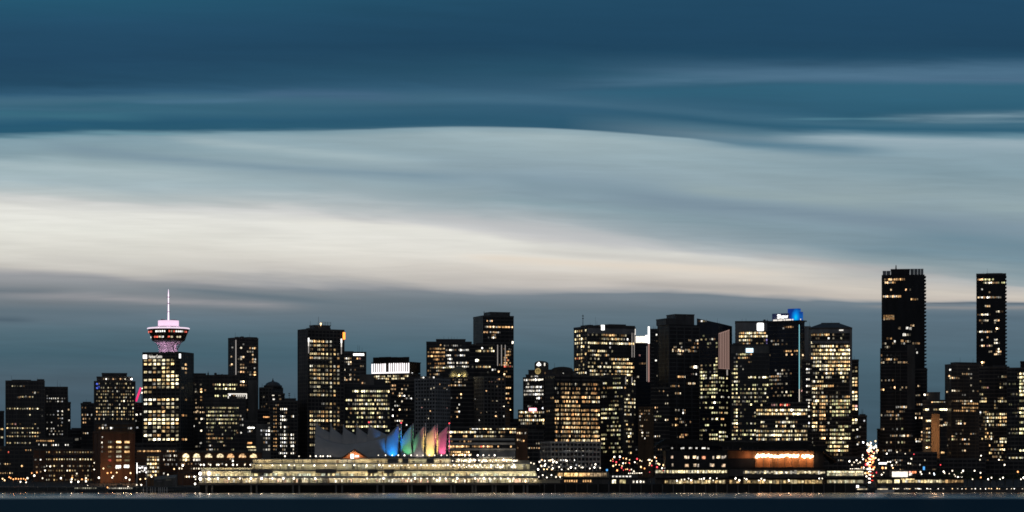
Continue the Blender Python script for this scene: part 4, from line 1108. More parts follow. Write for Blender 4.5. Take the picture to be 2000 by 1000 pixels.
b.rows('S', 1063, 1080, 4, [(728, '.o. '), (741, ' o o'), (746, ' o  ')], 4, 'home', .6); b.done()

b = B('podium_block', 'lower lit step with a pinkish white sign, in front of the emblem tower', 1012, 1066, 801, 2680, cat='building', depth=24)
b.shell('black_glass', 'dark_stone', 3.6, .3, 3, .4)
b.rows('F', 1013, 1063, 13, [(805, 'OOoOoooOOoO ooO'), (812.5, '.a ooaoao .  o'), (820.5, 'OWOOOOOOOWOOWWO'), (827, ' ..ooo.  .  . '), (834, .2), (842, .12), (853, '          .aoo'), (860, .15)], 4.8, 'office', .8, 1.15)
b.panel('F', 1033, 1048, 797, 803, 'sign_pink'); b.done()

b = B('round_roof_block', 'dark block with a humped roof behind the amber grid office', 1071, 1124, 726, 2800, cat='building')
b.shell('dark_stone', 'dark_metal', 3.8, .3)
m = MB(); xa, xb = b.sx(1076, 3), b.sx(1120, 3); poly = []
for i in range(11):
    t = pi * i / 10; poly.append(((xa + xb) / 2 - (xb - xa) / 2 * cos(t), b.H + 10 * b.Y / K * sin(t) ** .6))
nn = len(poly)
m.v = [(p[0], -b.d / 2 + 3, p[1]) for p in poly] + [(p[0], b.d / 2 - 3, p[1]) for p in poly]
m.face(range(nn)); m.face([nn + i for i in reversed(range(nn))])
for i in range(nn): m.face((i, nn + i, nn + (i + 1) % nn, (i + 1) % nn))
m.build('humped_roof', 'dark_metal', b.o); b.mast(1083, 708); b.spots('F', [(1100, 728, .9), (1091, 741, .8)], 3, 3.4, 'white'); b.done()

b = B('amber_office', 'wide office block whose whole grid of windows glows amber, above the white banded office', 1065, 1172, 733, 2630, xc=1083, side='L', ang=24)
b.shell('black_glass', 'dark_stone', 3.9, .35).kit(3)
xg = [(1083.5, 1091, 3), (1095.5, 1114, 7), (1115.5, 1133, 7), (1134.5, 1152.5, 7), (1154, 1171, 7)]
for i in range(15):
    py = 750 + 8.45 * i
    dens = .55 if i < 3 else (.5 if i == 14 else .93)
    for j, (a, c2, n_) in enumerate(xg):
        dd = dens * (.75 if j == 0 else 1)
        if i == 5 and j >= 3: dd = .12
        if i == 12 and j == 2: dd = .6
        lv = R.uniform(.75, 1.1) * (.55 if i < 3 or i == 14 else 1)
        b.rows('F', a, c2, n_, [(py, ''.join(R.choice('oOooOo.') if R.random() < dd else ' ' for _ in range(n_)))], 5.4, 'amber' if R.random() < .75 else 'office', .9, .95 * lv)
for px in (1082.5, 1093.5, 1114.7, 1133.7, 1153.2): b.panel('F', px, px + 1.2, 733, 868, 'black_glass', 'pier', .55, .6)
b.grid('S', 1067, 1082, 4, 760, 860, 8.4, .08, 4, 'amber', .6, .5); b.done()

b = B('glass_office', 'glass block with scattered yellow windows right of the amber grid office', 1172, 1242, 735, 2660, xc=1218, side='R', ang=28)
b.shell('dark_glass', 'dark_metal', 3.8, .28, 3.6, .25).cap(1180, 1210, 731)
b.rows('F', 1174, 1216, 11, [(738, '      .... '), (748, ' Oo   oooo '), (757, ' a aAaOOoooo'), (766, '. .    .  '), (774, ' o      . .'), (783, '      . o  '), (791, '    oo oo  '), (799, '. o.oOoo o '), (807, 'ooo . oo   '), (816, 'OOO  .ooo  '), (824, '.     . .  '), (832, '   . .oo o '), (840, '   oooooo  '), (849, 'ooo  oo oo '), (857, 'OO       . '), (866, ' o   . oo  '), (874, 'oo   .. .o '), (882, .25), (892, .2)], 4.4, 'green', .82, .95)
b.rows('S', 1219, 1241, 6, [(743, ' O   o'), (749, ' o  WO'), (757, '.     '), (763, '    . '), (771, ' .o   '), (779, '.oo OO'), (786, 'ooOOoO'), (794, 'oOoO o'), (801, '. o   '), (809, 'oOOo .'), (822, 'oo    '), (829, ' W  o '), (838, '.oOo  '), (846, ' oOOo '), (852, '  Wo  '), (862, ' o. . '), (872, '  Oo  '), (884, .3)], 4.4, 'office', .75)
for px in (1221.5, 1233.5): b.panel('S', px, px + .9, 735, 750, 'strip_dim', 'light_strip')
b.done()

b = B('bank_tower', 'large dark tower with a square white sign at its top and a tall roof mast', 1121, 1241, 638, 2790, xc=1147, side='L', ang=26)
b.shell('dark_glass', 'dark_metal', 3.8, .28, 3.2, .25)
b.cap(1168, 1240, 634.5, 'dark_stone', 'top_storey', 0.03).cap(1190, 1222, 631.5, base=634.5, back=.25).cap(1150, 1158, 634, name='vent', back=.2)
b.panel('F', 1147.5, 1240, 639, 651, 'pale_concrete', 'upper_wall', .2, .3); b.mast(1138.5, 613, r=.35, arms=2, mat='dark_metal').mast(1163, 617, r=.1)
b.panel('F', 1174, 1180.5, 634, 644, 'sign_white', 'square_sign')
b.rows('S', 1122, 1146, 6, [(645, 'OOOO O'), (654, ' oo   '), (661, 'OoOOOO'), (668.5, 'oooo O'), (676, ' . OO '), (683, '   o  '), (691, ' ooo o'), (698.5, 'arAAo '), (705, '   o  '), (712, '  . o '), (720, 'OoO o '), (727.5, 'OooooO'), (734, '.  oo ')], 5, 'office', .62, 1.2)
b.rows('F', 1148, 1239, 24, [(653.5, '  . .  . aAAAA. .aA.    '), (661, '       .o . oooOo.  w   '), (669.5, 'oooOoOoOoO.oOOOOOOOOOOoo'), (677.5, 'o          w            '), (685, '.oo  ooOo.  .           '), (693, ' .ooOOo  Oo             '), (700.5, ' o   .      oooooooOO   '), (708.5, '. ..     .  ooooooOoOOo '), (716, '.oo  oo OOOo ooOOoOoOOOo'), (724, ' oOOo  .   .  OOOoOOOoo '), (731, ' .o.oo oo . ooOoOoooOoo ')], 4.8, 'office', .88, 1.15)
for px in (1233.8, 1238.2): b.panel('F', px, px + .9, 648, 696, 'strip_dim', 'light_strip')
b.panel('F', 1240, 1241.2, 640, 652, 'strip_white', 'light_strip'); b.done()

b = B('fin_tower', 'dark tower with a floodlit white top block and a tall lit corner fin', 1241, 1272, 670.5, 2880, depth=20)
b.shell('blue_glass', 'dark_metal', 3.8, .2)
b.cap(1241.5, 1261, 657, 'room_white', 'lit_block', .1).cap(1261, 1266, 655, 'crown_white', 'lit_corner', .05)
b.panel('F', 1265.5, 1268.8, 638, 671, 'sign_white', 'lit_fin', .9, 2.0)
b.panel('F', 1265.8, 1268.5, 672, 746, 'strip_pink', 'lit_fin', .6, 1.0)
b.panel('F', 1263, 1264, 676, 745, 'strip_dim', 'light_strip', .4)
b.spots('F', [(1249, 694, .5, 'p'), (1246, 736, .6), (1255, 710, .15)], 4, 4); b.done()

b = B('balcony_tower', 'slim tower with stacked pale balconies between the lit fin and the flat topped black tower', 1270, 1301, 643, 2800, depth=22)
b.shell('dark_glass', 'dark_metal', 3.6, .2).cap(1284, 1299, 634).cap(1288, 1296, 631, base=634, back=.3)
for i in range(38):
    MB().box(b.sx(1271), b.sx(1277.5), -b.d / 2 - 1.3, -b.d / 2 + .1, b.H - 3 - 3.6 * i - .45, b.H - 3 - 3.6 * i).build('balcony', 'pale_concrete', b.o)
b.spots('F', [(1282, 654, 1), (1294, 647, .8), (1293, 666, 1.6), (1281, 704, .8), (1296, 705, 1.6), (1292, 666, .9, 'p'), (1288, 735, .6), (1291, 743, .6, 'p')], 3.6, 4, 'white'); b.grid('F', 1278, 1298, 5, 726, 800, 8, .2, 3.6, 'home'); b.done()

b = B('black_tower', 'massive flat topped black tower with only a few amber floors, left of the slanted roof', 1290, 1366, 637, 2730, xc=1307, side='L', ang=24, depth=26)
b.shell('black_glass', 'dark_metal', 3.8, .22, 7, .9)
b.cap(1307, 1366, 634, 'black_glass', 'upper_body', .04).cap(1300, 1320, 622, base=634, back=.08).cap(1318.5, 1356, 613, 'dark_metal', 'plant_room', .12, base=634).kit(2)
BT = [(664, '             ...  oo '), (670, '        .        o oO'), (677.5, '   o    o      aa  O'), (683, '  O  .Ooo   oaa   '), (685, '  o  oOWoo   oaaa.    '), (691, '     o.o           '), (706, '                   '), (716, '               oAW   '), (730, '               p  w  '), (735.5, '     oaaooO         '), (748.5, '            aoWoOo  '), (754, '  aa. .              '), (768, '     .aO            '), (783, .05), (801, '    oo   oW          '), (806, '         Wo         '), (818, '    AA              '), (824, '        WO    .       '), (830, '    Aa     .         '), (840, .06), (849, '        a.ra.   '), (853, .12)]
b.rows('F', 1307, 1364, 20, BT, 4.6, 'home', .85, .95)
b.spots('F', [(1358, 716, 2.2)], 7, 6.5, 'white'); b.done()

b = B('slant_roof_tower', 'dark tower with a sloping roof and a pinkish lit right face', 1361, 1426, 633, 2790, xc=1404, side='R', ang=32, depth=24)
m = MB(); w, d = b.w / 2, b.d / 2
zl, zr = b.z(620), b.z(635)
m.prism([(-w, -d), (w, -d), (w, d), (-w, d)], 0, [zl, b.z(631), zr, zl - 2], 0)
for i in range(1, 44):
    zc = b.H - 6 - i * 3.8
    if zc > 3: m.box(-w - .12, w + .12, -d - .12, d + .12, zc - .5, zc + .5, 1)
m.build('facade', ['blue_glass', 'dark_metal'], b.o)
lp = MB()
lp.v = [(w + .3, b.sy(1403.5), b.z(651)), (w + .3, b.sy(1424.5), b.z(642)), (w + .3, b.sy(1424.5), b.z(720)), (w + .3, b.sy(1403.5), b.z(720))]
lp.v += [(w + .05, p[1], p[2]) for p in lp.v[:4]]
lp.face((3, 2, 1, 0)); lp.face((4, 5, 6, 7))
for i in range(4): lp.face((i, (i + 1) % 4, 4 + (i + 1) % 4, 4 + i))
glow('lit_screen', (1, .62, .52), .30, False)
lp.build('lit_screen', 'lit_screen', b.o)
for i in range(7):
    px = 1404 + i * 3.3
    b.panel('S', px, px + .8, 652 - (px - 1404) * .42, 719, 'brown_wall', 'screen_fin', .6, .4)
b.panel('S', 1419, 1421, 721, 732, 'strip_dim', 'light_strip')
b.rows('F', 1364, 1402, 9, [(626, ' wo      '), (655, '  .       '), (662, ' . o  O   '), (670, '    .   oO'), (677, '    o   Oo '), (700, '        O'), (706, '        oO'), (713, '   . . Oo'), (720, '.      o.'), (726, 'ooO.   OO'), (733, '.oOo  oOo'), (738, 'ggoo oOoO'), (746, ' .    ogo'), (753, 'oo . .oO '), (760, 'gooo.goWg'), (767, ' o  ggWo '), (775, 'O.o.  OO '), (786, 'o .g  .W.'), (796, 'g  . gW  '), (806, .2), (818, '  o   o W'), (830, .2), (840, 'g.o   .  '), (849, 'oo   ooOO'), (857, 'g    oOOO')], 4.4, 'green', .8, .95)
b.rows('S', 1404, 1425, 6, [(676, 'OOO   '), (706, '  o   '), (712, '  oO  '), (716, 'oo oO '), (738, 'ooo O '), (746, 'g o   '), (753, ' oo o '), (762, 'o g g '), (775, ' oo  o'), (786, 'g   o '), (796, '.o. o '), (806, '.a oo '), (818, ' aa   '), (830, ' g o  '), (844, 'OoOo  '), (852, 'OOOOo '), (859, 'OoO   ')], 4.2, 'green', .8); b.done()

b = B('brown_block', 'brownish old block lit from the street, below the lit fin tower', 1247, 1276, 795, 2600, xc=1270, side='R', ang=25, cat='building')
b.shell('brown_wall', 'brown_wall', 3.6, .1, 4, .6)
b.rows('F', 1248, 1270, 5, [(802, '. .o.'), (808, 'o . .'), (813, 'O    '), (820, '. .. '), (832, ' O   '), (840, '.    '), (845, ' W o '), (851, ' O o '), (856, '  W  ')], 3.4, 'home', .55); b.done()
b = B('apartment_tower', 'dark block with faint lights between the brown street block and the black tower', 1272, 1308, 757, 2680)
b.shell('black_glass', 'dark_stone', 3.6, .28); b.grid('F', 1274, 1306, 8, 764, 880, 8, .16, 3.6, 'home', .5)
b.rows('F', 1272, 1292, 5, [(813, 'ooooo')], 3.4, 'green', .9, .6); b.done()

# ---- the cluster around the blue crown
b = B('office_tower', 'dark tower with a small pale blue sign on its roof edge', 1427, 1503, 673, 2700, depth=26)
b.shell('dark_glass', 'dark_metal', 3.7, .28, 3.4, .3).cap(1432, 1450, 670).kit(2)
b.panel('F', 1428, 1502, 675, 690, 'concrete', 'upper_wall', .2, .3); b.panel('F', 1457, 1471, 680.5, 688.5, 'sign_pale_blue', 'roof_sign', .6)
b.rows('F', 1429, 1501, 18, [(692, '   .ooo..         '), (699, '   a.oAa          '), (707, '  .      .        '), (715, ' oO               '), (721, ' Oo  .            '), (729, 'oWO               '), (737, ' oO     OWWO o WWo'), (745, '.Oo.              '), (752, 'o O   .   Ooo  OOW'), (760, 'gOo g o o OO  o O '), (768, 'o O . gOOO .  .gO '), (776, 'oo O  .  o O .   O'), (784, ' O o   gO  oO  oO '), (790, '.o  .    W  .  OO '), (800, ' aO   .           '), (806, ' oO         oo    '), (813, ' AO .      .      '), (821, ' oo           .   '), (827, 'oWW    . o OOO    '), (834, ' aA          .    '), (841, '. o  g .oo OOO    '), (849, 'o . ooOo.oOOO.    '), (857, 'oo .     o  Oo    '), (863, '.g o      oOO     ')], 4.2, 'green', .8, 1.0)
b.done()

b = B('office_tower', 'flat topped tower with a tall rounded white sign left of the blue crown', 1436, 1512, 628, 2800, depth=26)
b.shell('dark_glass', 'dark_stone', 3.7, .25).kit(2)
m = MB(); xa, xb, z0, z1, yk = b.sx(1478.5), b.sx(1491.5), b.z(646.5), b.z(631), -b.d / 2 - .5; rr = 1.1
poly = []
for cx2, cz2, a0 in ((xb - rr, z1 - rr, 0), (xa + rr, z1 - rr, 90), (xa + rr, z0 + rr, 180), (xb - rr, z0 + rr, 270)):
    poly += [(cx2 + rr * cos(radians(a0 + t)), cz2 + rr * sin(radians(a0 + t))) for t in (0, 30, 60, 90)]
nn = len(poly); m.v = [(p[0], yk, p[1]) for p in poly] + [(p[0], yk + .5, p[1]) for p in poly]
m.face(list(reversed(range(nn)))); m.face([nn + i for i in range(nn)])
for i in range(nn): m.face((i, (i + 1) % nn, nn + (i + 1) % nn, nn + i))
m.build('rounded_sign', 'sign_white', b.o)
b.rows('F', 1443, 1511, 18, [(650.5, 'oaaoOOOOooOoOo    '), (657, 'WWWOoOOoOOoOOWOooo'), (664.5, 'OooOoOo       vvrr'), (671.5, ' oO oa   . .ovvva.'), (677.5, '     .oOoOoO   .  '), (684, '        .o  . W   '), (692, '           .o. rr '), (700, '            av aa ')], 4.8, 'office', .92, 1.15)
b.spots('F', [(1502, 711, 1, 'A')], 12, 4); b.panel('F', 1437, 1511, 629.5, 647.5, 'pale_concrete', 'upper_wall', .2, .3); b.panel('F', 1437, 1442.5, 647.5, 700, 'pale_concrete', 'side_wall', .2, .3); b.mast(1490, 624).mast(1499, 621, r=.12).done()

b = B('crowned_glass_tower', 'dark glass tower with a blue lit crown sign and cyan corner line', 1499, 1571, 628, 2750, xc=1561, side='R', ang=30, depth=None)
b.shell('blue_glass', 'dark_metal', 3.7, .2, 6, .2)
m = MB(); w, d = b.w / 2, b.d / 2
m.box(-w - .5, w + 2.2, -d - 2.2, d + 1, b.z(627.8), b.z(625.4)); m.build('canopy', 'dark_metal', b.o)
xa, xm, xb = b.sx(1508, 2), b.sx(1542, 2), b.sx(1561, 2)
MB().box(xa, xm, -d + 2, d - 2, b.z(625.4), b.z(610.5)).build('sign_box', 'navy_box', b.o)
def bluemat():
    m_ = bpy.data.materials.new('blue_screen'); m_.use_nodes = True
    n_ = NT(m_.node_tree); g_ = n_.n('ShaderNodeTexCoord'); sx_, sy_, sz_ = n_.sep(g_.outputs['Generated'])
    # blue glow gradient painted into the emission, strongest low and right of centre
    dd = n_.m('SQRT', n_.m('ADD', n_.m('POWER', n_.m('MULTIPLY', n_.m('SUBTRACT', sx_, .68), 2.6), 2.0), n_.m('POWER', n_.m('MULTIPLY', n_.m('SUBTRACT', sz_, .25), 1.2), 2.0)))
    c_ = n_.ramp(dd, [(0, (.0, .62, .95)), (.4, (.0, .25, .80)), (1, (.003, .03, .22))])
    b_ = n_.n('ShaderNodeBsdfPrincipled'); n_.put(b_.inputs['Emission Color'], c_); b_.inputs['Emission Strength'].default_value = 1
    b_.inputs['Base Color'].default_value = (.01, .01, .02, 1)
    o_ = n_.n('ShaderNodeOutputMaterial'); n_.t.links.new(b_.outputs[0], o_.inputs[0]); m_.cycles.emission_sampling = 'NONE'
    MATS['blue_screen'] = m_
bluemat()
MB().box(xm, xb + .9, -d + 1.6, d - 2, b.z(625.4), b.z(608.5)).box(b.sx(1538, 2), b.sx(1559, 2), -d + 2.4, d - 3, b.z(610), b.z(602)).build('blue_screen', 'blue_screen', b.o)
text_mesh('Shaw', (1538.5 - 1519) * b.Y / K / max(.3, abs(b.ux[0])), (620 - 611.8) * b.Y / K, .12, 'sign_lettering', 'sign_white', b.o, (b.sx(1528.7, 2), -d + 1.8, b.z(616.3)), 0, .012)
for x0, x1 in ((1510, 1518), (1519.5, 1528), (1530, 1533), (1534.5, 1545), (1547, 1549), (1563, 1564)):
    MB().box(b.sx(x0, 1), b.sx(x1, 1), -d + 1, -d + 1.4, b.z(625.3), b.z(622.4)).build('sill_light', 'strip_white', b.o)
m = MB().box(w - .1, w + .3, -d - .3, -d + .1, b.z(760), b.z(634)); m.build('corner_light', 'strip_cyan', b.o)
m = MB().box(w - .1, w + .3, -d - .3, -d + .1, b.z(866), b.z(760)); m.build('corner_light', 'strip_white', b.o)
b.rows('F', 1501, 1559, 14, [(638, '       .aoa.  '), (664, ' .  .         '), (671, '   .. .       '), (685, '       .aAa aa.'), (692, '.       o    '), (722, '   o  oo .    '), (729, '    w o . .  '), (734, 'oaoooo  .    '), (741, 'g.ooo.       '), (749, '.g o. . o    '), (757, ' o  . .      '), (765, '   .  o o g  '), (772, '  . .  o .g  ')], 4.2, 'home', .8, .85)
b.spots('F', [(1547, 692, .8), (1530, 640, .1)], 3.5, 4); b.spots('S', [(1568, 693, .9), (1566, 763, 1, 'p')], 3, 4); b.done()

b = B('concrete_slab', 'plain grey slab edge between the blue crowned tower and the bright white banded tower', 1570, 1583, 638, 2830, cat='building')
b.shell('white_concrete', 'white_concrete', 3.8, .1); b.done()
b = B('narrow_block', 'narrow dark block with a column of paired white windows beside the cyan light line', 1567, 1586, 704, 2720, cat='building')
b.shell('black_glass', 'dark_stone', 3.6)
b.rows('F', 1574, 1582, 2, [(711, '.o'), (721, 'WW'), (728, 'OO'), (741, 'WO'), (754, 'WW'), (766, '.'), (781, 'WW'), (787, 'OO'), (794, 'OW'), (801, 'Wo'), (813, 'OO'), (826, 'OO'), (833, ' .')], 4, 'white', .7); b.done()

b = B('office_block', 'block with bright horizontal window bands at the foot of the blue crowned tower', 1476, 1578, 786, 2640, depth=22, cat='building')
b.shell('black_glass', 'dark_stone', 3.9, .3)
b.rows('F', 1477, 1577, 24, [(791, '  o    ppo rrorr        '), (801, 'ooo.ooOOoWOOWOoOWWOOWOOo'), (808.5, 'OoOooOOOOOoOoOooOWOWWWOOo'), (817, '              o         '), (824.5, '  oo     o  OOOOOO       '), (832.5, '   .     W  OO  Oo     . '), (842, 'ooOoo..oOOooOoooO oOoooo'), (850, 'OooooooOWOOoo.ooooooOooo o'), (858, '.oooo  .oOo oooo  oOo o.o ')], 5, 'office', .9, 1.1)
b.spots('F', [(1572, 842, .9), (1575, 850, .9)], 3, 4); b.done()

b = B('office_tower', 'tower of bright white window bands under a low pyramid roof, left of the gap', 1580, 1664, 641, 2760, depth=28)
b.shell('black_glass', 'dark_stone', 3.7, .3, 3, .25)
m = MB(); w, d = b.w / 2, b.d / 2; zt = b.z(631); xa, xb = b.sx(1604, d), b.sx(1640, d)
m.v = [(-w, -d, b.H + .5), (w, -d, b.H + .5), (w, d, b.H + .5), (-w, d, b.H + .5), (xa, -d * .4, zt), (xb, -d * .4, zt), (xb, d * .4, zt), (xa, d * .4, zt)]
for f4 in ((0, 1, 5, 4), (1, 2, 6, 5), (2, 3, 7, 6), (3, 0, 4, 7), (4, 5, 6, 7)): m.face(f4)
m.build('pyramid_roof', 'dark_metal', b.o)
MB().box(xa, xb, -d * .38, d * .38, zt - .2, b.z(629.6)).build('roof_platform', 'dark_metal', b.o)
b.panel('F', 1639, 1647, 644.2, 646.4, 'strip_white', 'sign', .6)
b.panel('F', 1580.5, 1663.5, 641.5, 651, 'pale_concrete', 'upper_wall', .2, .3); b.panel('F', 1585, 1659, 666, 670.5, 'pale_concrete', 'floor_band', .2, .3)
for x0, x1 in ((1580.5, 1584.5), (1659.5, 1663.5)): b.panel('F', x0, x1, 651, 790, 'pale_concrete', 'corner_pier', .2, .3)
WB = [(654, '.AaoaooAA      .   '), (661, '  .     w     .    '), (669, 'o           .      '), (676.5, 'oo .ooOOoOO.o . oo.'), (684, '  ooOOoOoOoO oOOOWW'), (691.5, 'oOOOoOOOOOOoOOOOOOW'), (699.5, 'oOOooOOOOoOOOOOOOOOO'), (707, ' oooo   ooAAAoAAAAAA'), (714.5, '.ooOOOoOOOOOOOOOOOW '), (721.5, '    oOoOOOO oOoOOOoO'), (729, '  .o  .oOoo  oOoOO'), (737, '  o  o ooo    OW o'), (745, 'oo ooo         ..'), (754, 'o..aaoooaaa'), (759, 'OOO  .'), (767, 'OoW  o      o'), (775, '.o  oaAo  . .   oaA'), (783, ' oOO ooo ogogoogogg'), (789, 'OOO aAA  ogggoggogog'), (796, ' o  aAA  o  ggogog '), (804, 'OWo aoa  oggoogogogo'), (811, 'oO. aAA   gggoggg  '), (818, '.   aa   .         '), (826, 'oOO     o   .      '), (833, 'OWO aAa      .gogg '), (840, ' .. aAA  ogogogo   '), (848, '      .  oggoggogog'), (856, 'o   oAA  OOOoOOoOOO'), (864, '.      ogogooggog'), (872, ' .      oOgOoOogOO'), (880, '       goggOOOggOo'), (888, '   .     . .  .')]
b.rows('F', 1584, 1661, 19, WB, 5.0, 'office', .9, 1.25); b.done()

b = B('apartment_tower', 'narrow dark tower with paired yellow windows at the left edge of the gap', 1660, 1677, 703, 2820)
b.shell('black_glass', 'dark_stone', 3.6, .3)
b.rows('F', 1664, 1675, 2, [(718, ' .'), (725, '..'), (739, 'OO'), (746, 'OA'), (752.5, 'OO'), (766, 'OA'), (773.5, 'OO'), (780, 'OO'), (793, 'Ap'), (799, 'OO'), (820, 'OW'), (826, 'OO'), (840, 'o '), (855, ' .')], 4.8, 'office', .8, 1.2); b.done()
b = B('low_building', 'small dark block at the left side of the steep lit street', 1675, 1693, 812, 2770, cat='building')
b.shell('black_glass', 'dark_metal', 3.8).cap(1679, 1690, 809); b.spots('F', [(1680, 834, 1.2), (1674, 839, 1.5), (1675, 853, .3), (1686, 864, 1.3), (1675, 868, 1.2), (1688, 822, .3)], 3.4, 4, 'white'); b.done()
b = B('low_building', 'tiny dark block far up the street, left of the tallest black tower', 1713, 1726, 838, 2960, cat='building')
b.shell('black_glass', 'dark_metal', 3.8); b.done()

# ---- right side
b = B('tall_tower', 'tallest black tower with balcony edges and one broad lit room near its top', 1722, 1806, 537, 2900, depth=30)
b.shell('black_glass', 'black_glass', 3.5, .25, out=.1, par=False)
b.cap(1740, 1777, 525.5, 'black_glass', 'penthouse', .15).mast(1750, 516.5, 525.5, r=.9, mat='dark_metal', name='flue')
surf('screen_glass', (.25, .27, .29), .2, .5)
for x0, x1 in ((1778, 1785), (1785.5, 1792), (1792.5, 1798), (1798.5, 1803.5), (1724, 1731), (1731.5, 1739)):
    MB().box(b.sx(x0, .6), b.sx(x1, .6), -b.d / 2 + .6, -b.d / 2 + .8, b.H - .1, b.z(525.5 if x0 > 1760 else 529)).build('wind_screen', 'screen_glass', b.o)
for i in range(56):
    zc = b.z(540) - i * 3.5
    if zc < 6: break
    MB().box(b.w / 2, b.w / 2 + 1.5 + .02 * i, -b.d / 2 - .9, b.d / 2, zc - .35, zc).build('balcony', 'dark_stone', b.o)
b.rows('F', 1724, 1804, 22, [(546, '  aAWOAOAaa.         '), (552, ' Wo .aa              '), (566, '    W       W        '), (579, 'oOOooWWOAa           '), (585, '               Aaa   '), (603, '                     '), (636, '                O    '), (654, '           .Oo       '), (661, '  a.a                '), (667, '      W     ao       '), (671, ' W   .     .     .ao '), (678, ' ..                  '), (683, '           oo.o..     '), (689, '                  o  ')], 5, 'home', .9, .85)
b.spots('F', [(1736, 620, .55, 'a')], 25, 12); b.spots('F', [(1727, 624, 1.4), (1732, 623, 1.5), (1745, 618, .7)], 3, 3, 'office')
b.spots('F', [(1772, 641, 1.3), (1766, 654, 1.6), (1778, 642, 1.4), (1762, 666, .8, 'a')], 6, 6, 'home'); b.done()
TT = b
b = B('podium_tower', 'lower black front block of the tallest tower, with two thin vertical light lines', 1719, 1788, 680, 2840, depth=24)
b.shell('black_glass', 'dark_metal', 3.5, .2, out=.1, par=False).cap(1772, 1787, 673.5, 'dark_stone', 'lift_tower', .05)
b.rows('F', 1720, 1786, 18, [(694, '.  .              '), (702, '.  aAo A          '), (708, 'oo       oO ooOOOo'), (743, '.   . .           '), (757, '       W   .       '), (761, ' A        .        '), (795, '        ..Oooooo.  '), (804, '   .o.o   ...       '), (811, '.  .o . oo        '), (818, '     .  . g       '), (838, ' .    .    g      '), (851, '     .O.o  oOOOo  '), (864, '     .   . g      '), (880, '  . oo    o    .  '), (892, .12)], 4.6, 'home', .85, .9)
for px in (1748.5, 1758): b.panel('F', px, px + .9, 690, 900, 'concrete', 'mullion', .5, .6)
b.panel('F', 1772, 1787, 675, 800, 'dark_stone', 'wall_panel', .2, .3); b.done()
b = B('side_block', 'dark block attached at the lower right of the tallest black tower', 1786, 1811, 721, 2850)
b.shell('black_glass', 'dark_stone', 3.5, .2); b.grid('F', 1788, 1809, 6, 745, 900, 9, .12, 4, 'home', .6)
b.rows('F', 1786, 1806, 5, [(790, '  .o.'), (808, 'W o  '), (816, 'W oO '), (851, '   o '), (858, 'O oo ')], 4.4, 'home', .8); b.done()

b = B('office_block', 'low block with bright window bars right of the tallest black tower', 1802, 1852, 782, 2740, cat='building')
b.shell('dark_glass', 'dark_stone', 3.8, .3).cap(1810, 1836, 766, 'concrete', 'lift_tower')
b.rows('F', 1803, 1850, 12, [(784.5, '    OOOOOO  '), (800, '.WO  .o.OWWW'), (808, '            '), (822, '  OO        '), (830, '          oO')], 4.4, 'office', .9, 1.2)
b.rows('F', 1808, 1817, 2, [(822, 'OO'), (837, 'AA'), (845, 'OO'), (853, 'oo'), (860, 'gg'), (874, 'WO'), (885, 'gg')], 4.2, 'office', .85)
b.rows('F', 1834, 1852, 5, [(819, '.o   '), (826, '   Oo'), (831, 'oWo  '), (884, ' AA ')], 4.2, 'home', .8); b.spots('F', [(1806, 771, 1.4)], 4, 4, 'white'); b.done()
bp = B('brown_panel_block', 'narrow block with a blank brown lit wall, in front of the bright window bars', 1819, 1835, 808, 2700, cat='building', depth=14)
bp.shell('brown_wall', 'brown_wall', 3.8, .06, par=False); bp.done()

b = B('apartment_tower', 'rounded dark residential tower left of the slim tower at the right edge', 1846, 1917, 712, 2730, xc=1858, side='L', ang=30)
b.shell('dark_glass', 'dark_stone', 3.4, .3, 6, .4).cap(1867, 1914, 707.5, name='upper_storey', back=.08)
b.rows('F', 1858, 1915, 14, [(720, '        .     '), (730, '     .oo.     '), (738, 'Oo .     .   .'), (752, '         .    '), (763, 'oo. .     .   '), (771, '     oo       '), (783, '. ooOooooO    '), (788, '     .oaaaaaaA'), (796, '     aaAAAAaaA'), (802, ' aa.aaaooaaa  '), (822, '  . g         '), (827, '  .oW W       '), (840, '     .        '), (847, '    o     ..  '), (852, 'og            '), (858, 'go   Oo o     '), (867, '      ooo     '), (880, .1), (897, '   aaAaa a  a ')], 4, 'home', .85, .8)
b.spots('S', [(1854, 734, 1.0), (1856, 722, .6), (1850, 765, .4), (1853, 858, .4), (1850, 870, .3)], 3.4, 4); b.spots('F', [(1857, 738, 1.3)], 6, 5, 'office'); b.done()

b = B('tall_tower', 'slim black tower with a curved balcony edge at the right edge of the photo', 1907, 1964, 537, 2880, depth=26)
b.shell('black_glass', 'black_glass', 3.5, .25, out=.1, par=False)
m = MB(); xa, xb = -b.w / 2, b.w / 2
m.box(xa - .2, xb + .6, -b.d / 2 - .3, b.d / 2, b.H - .3, b.z(534.3)); m.box(b.sx(1926), b.sx(1958), -b.d / 2 + 4, b.d / 2 - 4, b.z(534.3), b.z(533.2)); m.build('roof_slab', 'dark_metal', b.o)
for i in range(50):
    zc = b.z(540) - i * 3.5
    if zc < 6: break
    MB().box(b.w / 2, b.w / 2 + 1.1 + .9 * min(1, i / 40), -b.d / 2 - .8, b.d / 2, zc - .35, zc).build('balcony', 'dark_stone', b.o)
b.rows('F', 1909, 1963, 15, [(546, 'OWWgggggg      '), (552.5, '   gOWWWo .g gg'), (565, '  o            '), (571, '      .        '), (581, 'OWOOWWo..ooo.  '), (588, '               '), (598, '    oAo        '), (609, '          OO.  '), (614.5, ' oWOOo         '), (626, '  . oW   ooo   '), (631, '  .      .     '), (642, '          WO   '), (648, ' WOWooao       '), (659, '     .         '), (664, '  o      OO    '), (670, '         OO    '), (675.5, ' .OO pO        '), (682, '           O   '), (687, '      ..  oOO  '), (692, '         OO .  '), (708, '  WO           '), (713, '  o            '), (720, '       OOo o   '), (731, '   .oOo  .aa   ')], 4.2, 'home', .9, 1.0); b.done()

